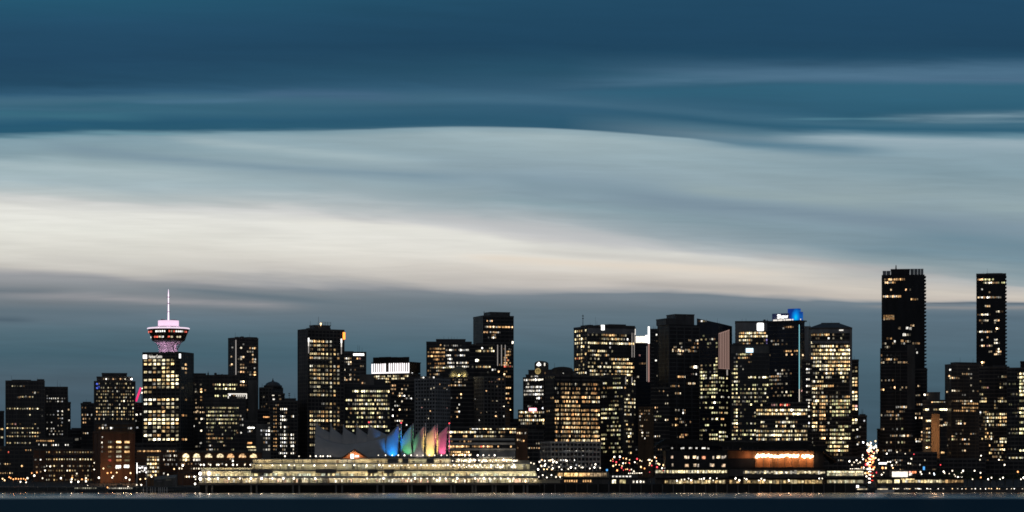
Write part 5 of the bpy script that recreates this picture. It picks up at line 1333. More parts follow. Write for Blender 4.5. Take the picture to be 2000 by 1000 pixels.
b = B('apartment_tower', 'dark broad block under the slim tower at the right edge, with yellow lower floors', 1912, 1971, 717, 2690, depth=24)
b.shell('black_glass', 'dark_stone', 3.5, .25, 4, .3).cap(1940, 1966, 714)
b.rows('F', 1913, 1970, 16, [(736, '            oo  '), (745, '.               '), (750, '           . .o '), (757, ' ooAp      oo   '), (770, '.O              '), (778, ' . O       oo  '), (784, 'OWOO    . ooOoo'), (791, '        o       '), (797, '        o       '), (805, 'w o.            '), (809, 'o  ooooo   OOOo'), (816, '  ..ooooOOOAAAA '), (823, '  . OoOo   ooAA'), (830, '  oo OoO  aOOOO'), (838, '.  o            '), (846, '   aa o         '), (853, '   W ao       '), (857, ' o  . o    OOWO'), (863, '        oO OOWWW'), (870, '     o    OoO  '), (878, '      o  .OOWW '), (885, '     OO   o .   '), (892, '        . .O  . '), (900, '.o  a      oO   ')], 4.6, 'office', .8, 1.0); b.done()

b = B('office_tower', 'dark tower cut by the right edge, with a bright column of stacked windows', 1967, 2034, 719, 2650, depth=22)
b.shell('black_glass', 'dark_stone', 3.7, .3, 3.4, .35).cap(1993, 2030, 706, 'black_glass', 'upper_block', .02)
b.rows('F', 1991, 2012, 6, [(730, 'OOOooo'), (737, 'OOooO '), (744, 'ggoooo'), (750, 'OOoooO'), (757, 'OoO O '), (764, 'WWWWWW'), (771, 'OOoOOo'), (783, '.o..  '), (798, 'oOoooO'), (806, 'OoOo o'), (813, '.oo o '), (825, 'oo..o '), (838, 'OOOO o'), (846, 'OOooO '), (880, .2)], 5, 'green', .85, 1.15)
b.rows('F', 1970, 1991, 6, [(750, '. g.  '), (770, ' .. . '), (790, '.. g .'), (806, '  ... '), (838, ' . .o '), (846, '. .g. '), (877, ' . .  '), (894, 'OoOOoO'), (902, 'oOOOOO'), (908, '  .  o')], 4.2, 'green', .6, .8)
b.rows('F', 1991, 2012, 6, [(894, 'OO oOo'), (902, 'oOOoO '), (908, 'o o o ')], 4.4, 'green', .7); b.done()

# ---- filler blocks behind the quays
fills = [(-30, 70, 890, 'left of the long brick warehouse'), (258, 345, 866, 'under the revolving restaurant tower'), (1020, 1062, 842, 'between the brick hotel and the white banded office'),
         (1240, 1300, 872, 'above the busy street of red and white lights'), (1412, 1480, 862, 'behind the convention hall with the timber wall'),
         (1600, 1690, 893, 'left of the steep lit street'), (1725, 1830, 884, 'at the foot of the tallest black tower'), (1826, 1925, 896, 'below the rounded residential tower'), (1915, 2035, 900, 'at the right edge below the stacked windows')]
for i, (x0, x1, top, where) in enumerate(fills):
    b = B('low_building', 'low dark block ' + where, x0, x1, top, 2590 if x0 != 1240 else 2640, depth=14, cat='building')
    b.shell('black_glass', 'dark_stone', 3.8, .28, 4, .4)
    b.grid('F', x0 + 2, x1 - 2, int((x1 - x0) / 5), top + 6, 925, 9, .16 if x0 < 1800 else .06, 3.6, 'home', .5, .8); b.done()
# ================================================================== the waterfront
LAMPS = {}
def lamp(px, py, Y, row, base_z, kind='lamp_white', r=.75, sz=1.15):
    LAMPS.setdefault(row, []).append((px, py, Y, base_z, kind, r, sz))
ROWTXT = {}
def finish_lamps():
    for row, l in LAMPS.items():
        label, name, grp = ROWTXT[row]
        for i, (px, py, Y, bz, kind, r, sz) in enumerate(sorted(l)):
            r *= .64
            h = Z(py, Y) - bz
            m = MB().tube((0, 0, 0), (0, 0, max(.3, h - r * .5)), .13, .08, 5).box(-.3, .3, -.3, .3, 0, .25)
            r *= R.uniform(.8, 1.2)
            if kind == 'lamp_white': kind = R.choice(('lamp_white', 'lamp_white', 'lamp_soft', 'lamp_soft', 'lamp_bright'))
            m.ball((0, 0, h), r, 1, 8, 5, sz)
            o = m.build(name, ['dark_metal', kind], None, (X(px, Y), Y, bz))
            if row in ('quay', 'corner', 'hall') or (row == 'break' and i % 2 == 0) or (row == 'left' and py > 932 and i % 2 == 0) or (row == 'ramp' and i % 2):
                # spot light added below the globe to put dots of reflection on the water
                ld = bpy.data.lights.new('glint_spot', 'SPOT'); ld.energy = 200 if row != 'corner' else 800
                ld.color = (1, .42, .16) if kind == 'lamp_orange' else (1, .80, .52)
                ld.spot_size = radians(165); ld.spot_blend = .3; ld.shadow_soft_size = .3
                lo = bpy.data.objects.new('glint_spot', ld); COL.objects.link(lo); lo.parent = o; lo.location = (0, -.5, h - r * sz - .35); lo.rotation_euler = (radians(-30), 0, 0)
            tag(o, label % (ordinal(i) if len(l) > 1 else 'one'), 'lamp', grp)

# ---- long lit pier with sails
YP = 2255.0
px0, px1 = 386, 1056
pc = X(720, YP)
pier = root('convention_pier', 'long brightly lit convention pier on piles carrying the white sails', 'pier', (pc, YP, 0))
def lx(px): return X(px, YP) - pc
def pz(py): return Z(py, YP)
def pbox(name, x0, x1, y0, y1, back, deep, mat):
    return MB().box(lx(x0), lx(x1), back, back + deep, pz(y1), pz(y0)).build(name, mat, pier)
pbox('pier_deck', px0, px1, 943.2, 947.5, 0, 84, 'dark_stone')
pbox('underdeck_shade', px0 + 2, px1 - 2, 947.5, 964, 9, 70, 'roof_dark')  # dark block standing in for the shade under the deck
pl = [403, 414, 490, 501, 572, 584, 656, 668, 737, 749, 797, 804, 834, 840, 881, 888, 923, 929, 962, 968, 995, 1001, 1023, 1030]
for p in pl:
    MB().lathe([(.75, -3), (.75, pz(947.4))], 8, 0, lx(p), 1.5).build('pile', 'concrete', pier)
# storeys: wall set back, slab in front
pbox('lower_wall', px0 + 2, 1050, 934, 943.1, 5, 60, 'beige_wall')
pbox('gallery_slab', px0 + 2, 1052, 929.4, 933.9, 1.0, 66, 'white_concrete')
pbox('middle_wall', px0 + 6, 1046, 920.5, 929.3, 5.5, 58, 'beige_wall')
pbox('terrace_slab', px0 + 6, 1046, 917, 920.4, 2.5, 62, 'beige_wall')
pbox('upper_wall', 490, 1035, 906.4, 916.9, 8, 52, 'beige_wall')
pbox('promenade_slab', 490, 1035, 904, 906.3, 4.6, 58, 'white_concrete')
pbox('top_wall', 492, 700, 897.4, 903.9, 9, 48, 'beige_wall'); pbox('top_wall', 700.5, 1000, 895.6, 903.9, 9, 48, 'beige_wall')
pbox('roof_slab', 490, 700, 896, 897.3, 7, 52, 'white_concrete'); pbox('roof_slab', 700.5, 1002, 894, 895.5, 7, 52, 'white_concrete')
pbox('left_terrace_wall', px0 + 6, 490, 913.6, 916.9, 6, 54, 'beige_wall')
for x0, x1 in ((490, 532), (616, 656), (718, 737), (750, 769)):
    pbox('canopy', x0, x1, 916.2, 923.2, 1.6, 5, 'dark_stone')
for x0, x1 in ((756, 777), (785, 797), (833, 847), (880, 890), (927, 937)):
    pbox('stair_box', x0, x1, 896.5, 904.5, 5.5, 3, 'concrete')
pbox('service_door', 628, 640, 934.5, 943, 4.6, .5, 'dark_stone')
for p in range(392, 1048, 9):
    MB().box(lx(p) - .22, lx(p) + .22, 1.6, 2.2, pz(943.1), pz(934)).build('column', 'white_concrete', pier)
# darker bays, pilasters and shutters that break up the lit walls
for y0, y1, bk, x0, x1, st in ((934.2, 943, 4.7, 392, 1046, 5.5), (921, 929, 5.2, 400, 1040, 9.4), (907, 916.5, 7.7, 494, 1030, 6.5), (897.5, 903.7, 8.7, 500, 985, 8)):
    p = x0
    while p < x1:
        if R.random() < .55:
            w_ = R.uniform(.8, 2.4) if R.random() < .7 else R.uniform(3, 6)
            top_ = y0 + (y1 - y0) * R.choice((0, 0, .15, .35))
            MB().box(lx(p), lx(min(p + w_, x1)), bk, bk + .25, pz(y1), pz(top_)).build('wall_bay', R.choice(['concrete', 'dark_stone', 'brown_wall', 'dark_stone', 'white_concrete']), pier)
        p += st * R.uniform(.6, 1.5)
pbox('ramp_wall', 1050.5, 1094, 936.5, 943.1, 4, 40, 'beige_wall'); pbox('ramp_slab', 1052.5, 1100, 934.6, 936.4, 2.5, 44, 'concrete')
pbox('stair_tower', 1036, 1049, 908, 917, 9, 12, 'concrete'); pbox('pavilion_wall', 1012, 1034, 899, 903.9, 10, 14, 'beige_wall')
# windows of the two glazed rows (up to a hundred parts, then one part)
wl = []
for p in [i * 9.4 + 414 for i in range(68)]:
    if 500 < p < 512 or R.random() < .06: continue
    wl.append((p, 927.3, 7.3, 4.6, 5.4, R.choice([(1, .83, .42), (1, .9, .5), (1, .78, .38), (.9, .95, .7)]), R.uniform(.35, 1.1)))
for p in [i * 6.2 + 425 for i in range(104)]:
    if R.random() < .28 or 626 < p < 642 or 505 < p < 520 and R.random() < .5: continue
    wl.append((p, 939 + R.uniform(-.8, .8), R.uniform(2.2, 5), R.uniform(4, 6.5), 4.9, R.choice([(1, .86, .55), (1, .95, .8), (1, .8, .5), (1, .6, .4)]), R.uniform(.3, 1.2) * (1 + .7 * (p > 780))))
for p in [i * 7.5 + 700 for i in range(44)]:
    if R.random() < .35: continue
    wl.append((p, R.choice((909.5, 911.5, 913)), R.uniform(3, 5.5), R.uniform(2.5, 4.5), 7.9, R.choice([(1, .9, .62), (1, .95, .8)]), R.uniform(.4, 1.2)))
for p in [i * 5.2 + 880 for i in range(26)]:
    wl.append((p, 899.6, 2.6, 4.4, 8.9, (1, .85, .6), R.uniform(.5, 1.3)))
R.shuffle(wl)
for i, (p, py, w_, h_, bk, col, it) in enumerate(wl[:100]):
    o = bpy.data.objects.new('window', wmesh(w_ * YP / K, h_ * YP / K)); COL.objects.link(o)
    o.parent = pier; o.location = (lx(p), bk, pz(py)); o.color = (*col, it * .3)
m = MB(); cols = []
for p, py, w_, h_, bk, col, it in wl[100:]:
    n0 = len(m.f); m.box(lx(p - w_ / 2), lx(p + w_ / 2), bk - .05, bk + .2, pz(py + h_ / 2), pz(py - h_ / 2)); cols += [(*col, it * .3)] * ((len(m.f) - n0) * 4)
o = m.build('window', 'lit_windows_far', pier); o['kind'] = 'stuff'
ca = o.data.attributes.new('tint', 'FLOAT_COLOR', 'CORNER'); ca.data.foreach_set('color', [c for k in cols for c in k])
# area lights added under the slabs to brighten the walls, without any fitting
for py, bk, x0, x1, pw_, tilt_ in ((934.2, 1.6, 388, 1050, 300, 45), (920.7, 3.0, 392, 1046, 260, 45), (906.6, 5.2, 490, 1035, 260, 40), (897.6, 7.3, 492, 1000, 170, 40), (913.0, 2.8, 392, 490, 200, 90)):
    nseg = int((x1 - x0) / 42) + 1
    for i in range(nseg):
        pa = x0 + (x1 - x0) * (i + .5) / nseg
        ld = bpy.data.lights.new('wall_fill_light', 'AREA'); ld.shape = 'RECTANGLE'; ld.size = (x1 - x0) / nseg * YP / K * .9; ld.size_y = .4
        ld.energy = pw_ * R.uniform(.7, 1.9); ld.color = R.choice([(1, .86, .55), (1, .88, .62), (1, .82, .5), (.95, .92, .66)])
        lo = bpy.data.objects.new('wall_fill_light', ld); COL.objects.link(lo); lo.parent = pier; lo.location = (lx(pa), bk, pz(py) - .15)
        lo.rotation_euler = (radians(tilt_), 0, 0)
# railings along the terraces
for x0, x1, zb_, bk in ((390, 1045, 917, 2.7), (492, 1034, 904, 4.8), (390, 1050, 929.4, 1.2)):
    m = MB(); m.box(lx(x0), lx(x1), bk, bk + .12, pz(zb_) + 1.0, pz(zb_) + 1.15)
    for i in range(int((x1 - x0) / 4)): m.box(lx(x0 + i * 4), lx(x0 + i * 4) + .1, bk, bk + .1, pz(zb_) - .05, pz(zb_) + 1.02)
    m.build('railing', 'steel', pier)

ROWTXT['top'] = ('white lamp on the pier roof below the sails, %s from the left', 'roof_lamp', 'lamps along the pier roof')
for p in (556.5, 584, 606, 617, 626, 631, 640, 645, 739, 753, 766, 778, 790, 803, 814.5, 826, 838.5, 849, 862, 873, 885.5, 896, 908, 917, 933, 944, 955, 966): lamp(p, 891 if p < 700 else 889.2, YP + 8, 'top', pz(896 if p < 700 else 894), r=.72)
ROWTXT['upper'] = ("white globe lamp on the pier's upper promenade, %s from the left", 'promenade_lamp', 'lamps along the upper promenade')
for p in (509, 532, 548, 565, 575, 592, 614, 636, 657, 672, 692, 716, 741, 748, 770, 785, 797, 811, 822.5, 834, 846, 859, 870, 875, 886, 897, 905.5, 916, 927, 938, 947, 959, 972, 983, 994, 1004): lamp(p, 908.5 + R.uniform(-.4, .6), YP + 4.0, 'upper', pz(916.9), r=.75)
ROWTXT['terrace'] = ("white globe lamp on the pier's open left terrace, %s from the left", 'terrace_lamp', 'lamps on the left terrace')
for p in (392, 398, 411, 423.5, 427, 442, 455, 463, 478, 489): lamp(p, 907.8, YP + 4.0, 'terrace', pz(917), r=.85)
ROWTXT['quay'] = ("white globe lamp along the pier's lower edge, %s from the left", 'quay_lamp', 'lamps along the lower edge of the pier')
for p in (425.5, 447, 468.5, 490, 511, 532, 553.5, 574, 595, 615.5, 717, 749, 786, 798, 810.5, 822, 834.5, 847, 859, 870.5, 893, 928, 937, 945, 956, 966, 978, 992, 1003): lamp(p, 934.6, YP - .2 + .4, 'quay', pz(943.1), r=.85, sz=1.3)
ROWTXT['flood'] = ('large glaring floodlight at the pier corner, %s from the left', 'floodlight', 'floodlights on the pier corner')
for p in (391, 408): lamp(p, 925, YP + 1.6, 'flood', pz(929.3), 'beacon_white', 2.0, 1.1)
ROWTXT['corner'] = ('white lamp below the corner floodlights, %s from the left', 'corner_lamp', 'lamps under the corner floodlights')
for p in (391, 408): lamp(p, 935.5, YP + .4, 'corner', pz(943.1), 'beacon_white', 1.2, 1.2)

# ---- sails: each a tent with front and back cloth meeting along its peak line
def sail(label, edgeL, edgeR, Y, depth, bulge=1.5, n=14, k=14, grp='sails on the pier'):
    """edgeL / edgeR: polylines of (px, py) from foot to head along the two edges of the cloth."""
    Xc, Zc = X((edgeL[0][0] + edgeR[0][0]) / 2, Y), Z(893.5, Y)
    rt = root('sail_tent', label, 'sail', (Xc, Y, Zc), 0, grp)
    def along(e, t):
        f = t * (len(e) - 1); i = min(int(f), len(e) - 2); f -= i
        return (e[i][0] + (e[i + 1][0] - e[i][0]) * f, e[i][1] + (e[i + 1][1] - e[i][1]) * f)
    for nm, sg in (('front_cloth', 1), ('back_cloth', -1)):
        m = MB()
        for j in range(k + 1):
            t = j / k; a, c2 = along(edgeL, t), along(edgeR, t)
            for i in range(n + 1):
                s_ = i / n
                px, py = a[0] + (c2[0] - a[0]) * s_, a[1] + (c2[1] - a[1]) * s_
                fall = (1 - t) ** 1.2 * depth / 2
                yb = fall + bulge * sin(pi * s_) * (1 - .5 * t)
                m.v.append((X(px, Y) - Xc, -sg * yb, Z(py, Y) - Zc))
        for j in range(k):
            for i in range(n):
                q4 = (j * (n + 1) + i, j * (n + 1) + i + 1, (j + 1) * (n + 1) + i + 1, (j + 1) * (n + 1) + i)
                m.face(q4 if sg > 0 else tuple(reversed(q4)), 0, True)
        o = m.build(nm, 'fabric', rt)
        md = o.modifiers.new('thickness', 'SOLIDIFY'); md.thickness = .12; md.offset = 0
    return rt
def mast(px, top, Y, foot=893.5, red=False, parent=None, lean=0):
    z0 = Z(foot, Y) - parent.location.z; z1 = Z(top, Y) - parent.location.z; x_ = X(px, Y) - parent.location.x
    o = MB().tube((x_ + lean, 0, z0), (x_, 0, z1), .6, .4, 6).build('mast', 'white_paint', parent)
    if red: MB().ball((x_, 0, z1 + .5), .6, 0).build('beacon', 'beacon_red', o)
YS = 2290.0
def big_sail():
    Y = YS + 6
    Xc, Zc = X(690, Y), Z(893.5, Y)
    rt = root('sail_tent', 'large dim grey sail roof with a scalloped top, left of the blue sail', 'sail', (Xc, Y, Zc), 0, 'sails on the pier')
    pk = [(619.5, 829), (646, 831), (671, 833), (697, 832), (720, 831), (760, 852)]
    def upper(px):
        for (a, za), (c2, zc2) in zip(pk, pk[1:]):
            if px <= c2:
                f = max(0, (px - a) / (c2 - a))
                return za + (zc2 - za) * f + (0 if a > 715 else (19 if a > 640 else 15) * (f ** .8 if f < .93 else .93 ** .8 * (1 - f) / .07))
        return 851
    def lower(px):
        f = (px - 617) / 143
        return 847 + 19 * sin(pi * min(1, max(0, f)) ** .8) + 4 * f
    for nm, top, y0, y1, bl in (('front_cloth', lower, -17, -7, 2.5), ('upper_cloth', upper, -6.5, 0, 1.2), ('back_cloth', upper, 17, 0.2, -2)):
        m = MB(); n, k = 143, 14
        for j in range(k + 1):
            t = j / k
            for i in range(n + 1):
                px = 617 + 143 * i / n
                base = 893.5 if top is lower or y0 > 0 else lower(px) + 1.5
                py = base + (min(top(px), base - .5) - base) * t
                m.v.append((X(px, Y) - Xc, y0 + (y1 - y0) * t ** .8 - bl * sin(pi * t), Z(py, Y) - Zc))
        for j in range(k):
            for i in range(n):
                q4 = (j * (n + 1) + i, j * (n + 1) + i + 1, (j + 1) * (n + 1) + i + 1, (j + 1) * (n + 1) + i)
                m.face(q4 if y0 < 0 else tuple(reversed(q4)), 0, True)
        o = m.build(nm, 'fabric', rt); md = o.modifiers.new('thickness', 'SOLIDIFY'); md.thickness = .12; md.offset = 0
    return rt
s1 = big_sail()
for px, top, red in ((619.5, 824, False), (646.5, 827, False), (671, 829, False), (697, 827, False), (720.5, 826, True)):
    mast(px, top, YS + 6, red=red, parent=s1)
s2 = sail('blue lit sail, the leftmost of the five coloured sails', [(757, 893), (754, 884), (753.5, 868), (756, 852), (766, 842), (778, 830)], [(778, 893), (778.5, 880), (778.7, 868), (779, 855), (779.2, 842), (779.3, 830)], YS, 26, 3.0)
mast(779, 829, YS, parent=s2); mast(783.5, 827, YS, red=True, parent=s2)
s3 = sail('green lit sail with a deep blue upper edge, beside the blue sail', [(783, 893), (783.3, 880), (783.8, 868), (785, 857), (790, 847), (803.4, 830)], [(808, 893), (805, 880), (803.6, 868), (803.2, 855), (803.4, 842), (804, 830)], YS + 1, 26, 1.2)
mast(806.7, 827, YS + 1, parent=s3); mast(803.5, 832, YS + 1, parent=s3)
s4 = sail('plain grey sail between the green sail and the yellow sail', [(807.5, 893), (807.5, 880), (808, 868), (809.5, 857), (814, 849), (827.8, 831)], [(830, 893), (828.5, 880), (827, 868), (826.5, 855), (827, 843), (828.3, 833)], YS, 26, 1.2)
mast(831, 826, YS, parent=s4); mast(827.5, 833, YS, parent=s4)
s5 = sail('yellow and orange lit sail, left of the pink sail', [(832, 893), (832.5, 880), (832.5, 868), (832.5, 855), (833, 848), (849.5, 830)], [(849, 893), (849, 880), (849, 868), (849.3, 855), (849.7, 843), (850, 830)], YS + 1, 24, 1.5)
mast(854, 827, YS + 1, parent=s5); mast(850.7, 830, YS + 1, parent=s5)
s6 = sail('pink lit sail, the rightmost of the five coloured sails', [(856, 893), (856, 880), (856, 868), (856, 855), (856.4, 848), (875, 831)], [(871, 893), (871.5, 880), (872, 868), (872.5, 855), (873.5, 843), (875.3, 831)], YS, 24, 1.2)
mast(877.5, 828, YS, red=True, parent=s6)
def flood(px, Y, aim, col, power, size, label, py=892.5):
    z0 = Z(893.6, YS)
    r_ = root('sail_floodlight', label, 'floodlight', (X(px, Y), Y, z0), 0, 'floodlights under the sails')
    MB().box(-.5, .5, -.3, .3, 0, .5).build('housing', 'dark_metal', r_)
    ld = bpy.data.lights.new('lamp', 'SPOT'); ld.energy = power * 1.45; ld.color = col; ld.spot_size = radians(size); ld.spot_blend = .6; ld.shadow_soft_size = .3
    lo = bpy.data.objects.new('lamp', ld); COL.objects.link(lo); lo.parent = r_; lo.location = (0, 0, .9)
    t = Vector((X(aim[0], YS), YS - 6, Z(aim[1], YS))) - Vector((X(px, Y), Y, z0 + .9))
    lo.rotation_euler = t.to_track_quat('-Z', 'Y').to_euler()
FL = YP + 10
flood(768, FL, (767, 870), (.0, .30, 1), 21000, 54, 'blue floodlight at the foot of the blue sail')
flood(775, FL + 2, (790, 845), (.0, .12, 1), 17000, 42, 'blue floodlight in front of the green sail')
flood(796, FL, (799, 868), (.15, 1, .35), 11000, 44, 'green floodlight at the foot of the green sail')
flood(819, FL, (820, 868), (1, .85, .75), 2500, 80, 'dim white floodlight at the foot of the plain grey sail')
flood(841, FL, (841, 874), (1, .66, .16), 38000, 45, 'yellow floodlight at the foot of the yellow sail')
flood(845, FL + 1, (843, 848), (1, .30, .22), 16000, 42, 'red floodlight beside the yellow floodlight')
flood(864, FL, (866, 868), (1, .12, .28), 25000, 46, 'pink floodlight at the foot of the pink sail')
flood(690, FL, (690, 860), (.75, .85, 1), 120, 140, 'dim white floodlight under the large grey sail roof')
flood(650, FL, (650, 862), (1, .8, .65), 260, 140, 'dim warm floodlight under the large grey sail roof')

# ---- small peaked pavilion glowing on the pier roof
Yv = YP + 13
pv = root('pavilion', 'small peaked timber pavilion glowing white inside, in front of the grey sail roof', 'pavilion', (X(693, Yv), Yv, Z(895.8, Yv)))
kx = Yv / K
m = MB()
for (x0, z0), (x1, z1) in (((-27, -2), (0, 16)), ((0, 16), (30, -3))):
    a = len(m.v)
    m.v += [(x0 * kx, -5, z0 * kx), (x1 * kx, -5, z1 * kx), (x1 * kx, 6, z1 * kx), (x0 * kx, 6, z0 * kx), (x0 * kx, -5, (z0 + 3.0) * kx), (x1 * kx, -5, (z1 + 3.0) * kx), (x1 * kx, 6, (z1 + 3.0) * kx), (x0 * kx, 6, (z0 + 3.0) * kx)]
    for f4 in ((0, 3, 2, 1), (4, 5, 6, 7), (0, 1, 5, 4), (1, 2, 6, 5), (2, 3, 7, 6), (3, 0, 4, 7)): m.face([a + i for i in f4])
m.build('roof', 'timber', pv)
m = MB(); m.v = [(-24 * kx, 1, 0), (24 * kx, 1, 0), (0, 1, 15 * kx), (-24 * kx, 1.4, 0), (24 * kx, 1.4, 0), (0, 1.4, 15 * kx)]
for f4 in ((0, 1, 2), (5, 4, 3), (0, 3, 4, 1), (1, 4, 5, 2), (2, 5, 3, 0)): m.face(f4)
m.build('gable_wall', 'timber', pv)
MB().box(-8.5 * kx, -2 * kx, .5, .9, 0, 9 * kx).build('doorway', 'crown_white', pv); MB().box(0, 8 * kx, .5, .9, 3 * kx, 6.5 * kx).build('lit_window', 'crown_white', pv)
for dx_ in (-6, 5):
    ld = bpy.data.lights.new('pavilion_lamp', 'POINT'); ld.energy = 900; ld.color = (1, .62, .33); ld.shadow_soft_size = .4
    lo = bpy.data.objects.new('pavilion_lamp', ld); COL.objects.link(lo); lo.parent = pv; lo.location = (dx_ * kx, -2.2, 3.0)

# ---- banded white hotel right of the sails
YH = 2360
b = B('waterfront_hotel', 'white hotel with horizontal bands and a rounded blank right wing, right of the sails', 873, 1008, 856, YH, depth=30, cat='hotel', flat=True, base=4)
m = MB(); w, d = b.w / 2, b.d / 2
m.box(-w, w, -d, d, 0, b.z(866)); m.box(-w, w - 1, -d + 3, d, b.z(866), b.z(857)); m.build('facade', 'dark_glass', b.o)
for y0, y1, x1, out in ((856, 860, 1005, 1.0), (864.5, 868.5, 1006, 1.6), (876, 879.5, 1007, 2.0)):
    MB().box(-w - .3, b.sx(x1), -d - out, d, b.z(y1), b.z(y0)).build('balcony_band', 'white_concrete', b.o)
MB().box(b.sx(936), b.sx(1001), -d - 1.2, -d + .1, b.z(894), b.z(879.6)).lathe([(1.4, b.z(894)), (1.4, b.z(877))], 16, 0, b.sx(1003), -d + .2).build('blank_wall', 'white_concrete', b.o)
b.rows('F', 876, 1000, 30, [(872, '  oaAaAoo.  aaArApAoo  o     A '), (862, ' .     . o          '), (883, 'AAAAAAAAAA     '), (888, 'AaAAoAAAAoo    ')], 4.4, 'amber', .8, 1.2)
b.rows('F', 875, 912, 12, [(872, 'AAAAAAAAAoo '), (877.5, 'AAAAAAAA    ')], 4.6, 'amber', .8, 1.3)
b.done()
for i in range(13):
    px = 938 + i * 5.1
    MB().box(b.sx(px), b.sx(px + 1.6), -d - 3.4, -d - 2.6, b.z(906), b.z(894.5)).build('column', 'white_concrete', b.o)
MB().box(b.sx(934), b.sx(1006), -d - 3.6, -d - .1, b.z(894.4), b.z(892.5)).build('porch_roof', 'white_concrete', b.o)
for i in range(6):
    ld = bpy.data.lights.new('porch_lamp', 'POINT'); ld.energy = 700; ld.color = (1, .88, .68); ld.shadow_soft_size = .3
    lo = bpy.data.objects.new('porch_lamp', ld); COL.objects.link(lo); lo.parent = b.o; lo.location = (b.sx(942 + i * 11.5), -d - 5, b.z(902))
b2 = B('low_building', 'dark flat roofed building with a bright strip of windows above the white hotel', 872, 1010, 834, 2480, depth=18, cat='building')
b2.shell('black_glass', 'dark_stone', 4, .3)
b2.rows('F', 878, 1008, 30, [(837, '         .wwwOOOOOO  . .WWWWWo'), (844, 'OOOoOOOOOOOO     aooo .a   Oo  '), (852, 'o     oo   oo.ooo.oo    .     ')], 4.4, 'office', .9, 1.2); b2.done()
b3 = B('brick_hotel', 'narrow brown brick building right of the white hotel', 1008, 1030, 838, 2440, depth=16, cat='building')
b3.shell('brick', 'brown_wall', 3.8, .12, 4, .5); b3.rows('F', 1009, 1029, 5, [(846, 'oOo  '), (859, 'W.   '), (861, '  .a '), (875, '.    ')], 4.4, 'home', .7); b3.done()

b = B('banded_office', 'white framed office block with dark square windows below the amber grid office', 1054, 1172, 863, 2420, xc=1076, side='L', ang=20, depth=26, cat='building')
b.shell('black_glass', 'white_concrete', 4.1, .34, 3.3, .7, out=.4)
b.rows('F', 1076, 1171, 22, [(873, '   .    .             '), (882, 'oaao OoWWOWWo.o.OOo o '), (891, '          .   .      '), (899, '   WoOW o W           '), (908, ' .  .  ..  . . .  o   ')], 5, 'white', .6, 1.0)
b.spots('S', [(1063, 881, .3), (1068, 891, .3), (1059, 898, 1)]); b.done()

# ---- arched old station and its neighbours on the left shore
b = B('arched_station', 'long dark station building with a row of lit round arched windows', 346, 512, 881, 2470, depth=20, cat='building')
b.shell('brick', 'dark_stone', 9, .06, 22, .5)
def arch(px, w_, y0, y1, inten, col):
    m = MB(); hw = w_ * b.Y / K / 2; z0, z1 = b.z(y1), b.z(y0); pts = [(-hw, z0), (hw, z0)] + [(hw * cos(t), z0 + (z1 - z0) * sin(t)) for t in [pi * i / 8 for i in range(9)]]
    nn = len(pts); xk = b.sx(px); m.v = [(xk + p[0], -b.d / 2 - .35, p[1]) for p in pts] + [(xk + p[0], -b.d / 2 + .1, p[1]) for p in pts]
    m.face(range(nn)); m.face([nn + i for i in reversed(range(nn))])
    for i in range(nn): m.face((i, nn + i, nn + (i + 1) % nn, (i + 1) % nn))
    o = m.build('arched_window', 'lit_window', b.o); o.color = (*col, inten * .3)
for px, it, col in ((363, 1.5, (1, .8, .45)), (384, 1.2, (1, .85, .5)), (407.5, .9, (1, .82, .5)), (430, .8, (1, .82, .5)), (450.5, .9, (1, .55, .25)), (473.5, .9, (1, .6, .3)), (495, 1.2, (1, .75, .4))):
    arch(px, 14, 886, 893.5, it, col)
b.rows('F', 356, 371, 3, [(898, 'OWO')], 5.4, 'office', .85, 1.3); b.rows('F', 377, 392, 3, [(898, 'WWO')], 5.4, 'white', .85, 1.3)
b.rows('F', 348, 500, 32, [(906, ' .o  o  .   o    .    r    o   .'), (915, .14), (923, .12), (931, .1)], 4, 'home', .5)
b.spots('F', [(455, 896, 1.2), (455, 900, 1.2)], 4, 4, 'white'); b.done()
b = B('low_building', 'dark brick row with small paired warm windows left of the arched station', 266, 348, 877, 2480, depth=16, cat='building')
b.shell('brick', 'dark_stone', 4, .15)
b.rows('F', 268, 345, 20, [(881, 'aaaAaaaaaaAa   oaOa ')], 3.6, 'home', .8, 1.0)
b.rows('F', 318, 347, 7, [(890, '..oo oo'), (898, 'o oooo '), (907, ' oo . o'), (916, .3), (925, .2)], 4.4, 'white', .6); b.done()
b = B('lit_corner_shop', 'small corner building with glowing yellow upper floor beside the white lit frame', 286, 313, 889, 2455, depth=12, cat='building')
b.shell('brown_wall', 'dark_stone', 4, .15)
b.rows('F', 287, 311, 5, [(892, 'OooOo'), (898, 'OoOOo'), (906, 'oOoO.'), (913, ' ooOo'), (921, 'ooOO.'), (928, '.o o ')], 4.6, 'office', .8, 1.2); b.done()
kb = root('lit_billboard', 'white lit frame with bright clutter at the foot of the restaurant tower', 'billboard', (X(277, 2440), 2440, ground(2440)))
m = MB(); f = 2440 / K
zk = lambda py: Z(py, 2440) - ground(2440)
for x_ in (-9.5, 9): m.box(x_ * f - .35, x_ * f + .35, -.3, .3, 0, zk(904))
m.box(-9.5 * f, 9 * f, -.3, .3, zk(911), zk(909)); m.build('frame', 'white_paint', kb)
MB().box(-9.9 * f, -8.6 * f, -.7, -.31, zk(925), zk(904)).build('edge_light', 'sign_white', kb)
for i in range(13):
    MB().box((x_ := R.uniform(-8, 8)) * f, (x_ + R.uniform(1.5, 3.5)) * f, -.9, -.4, zk((y_ := R.uniform(914, 925))), zk(y_ - R.uniform(1.6, 3.4))).build('lit_panel', R.choice(['crown_white', 'sign_white', 'strip_white']), kb)
ff = Z(0, 1)
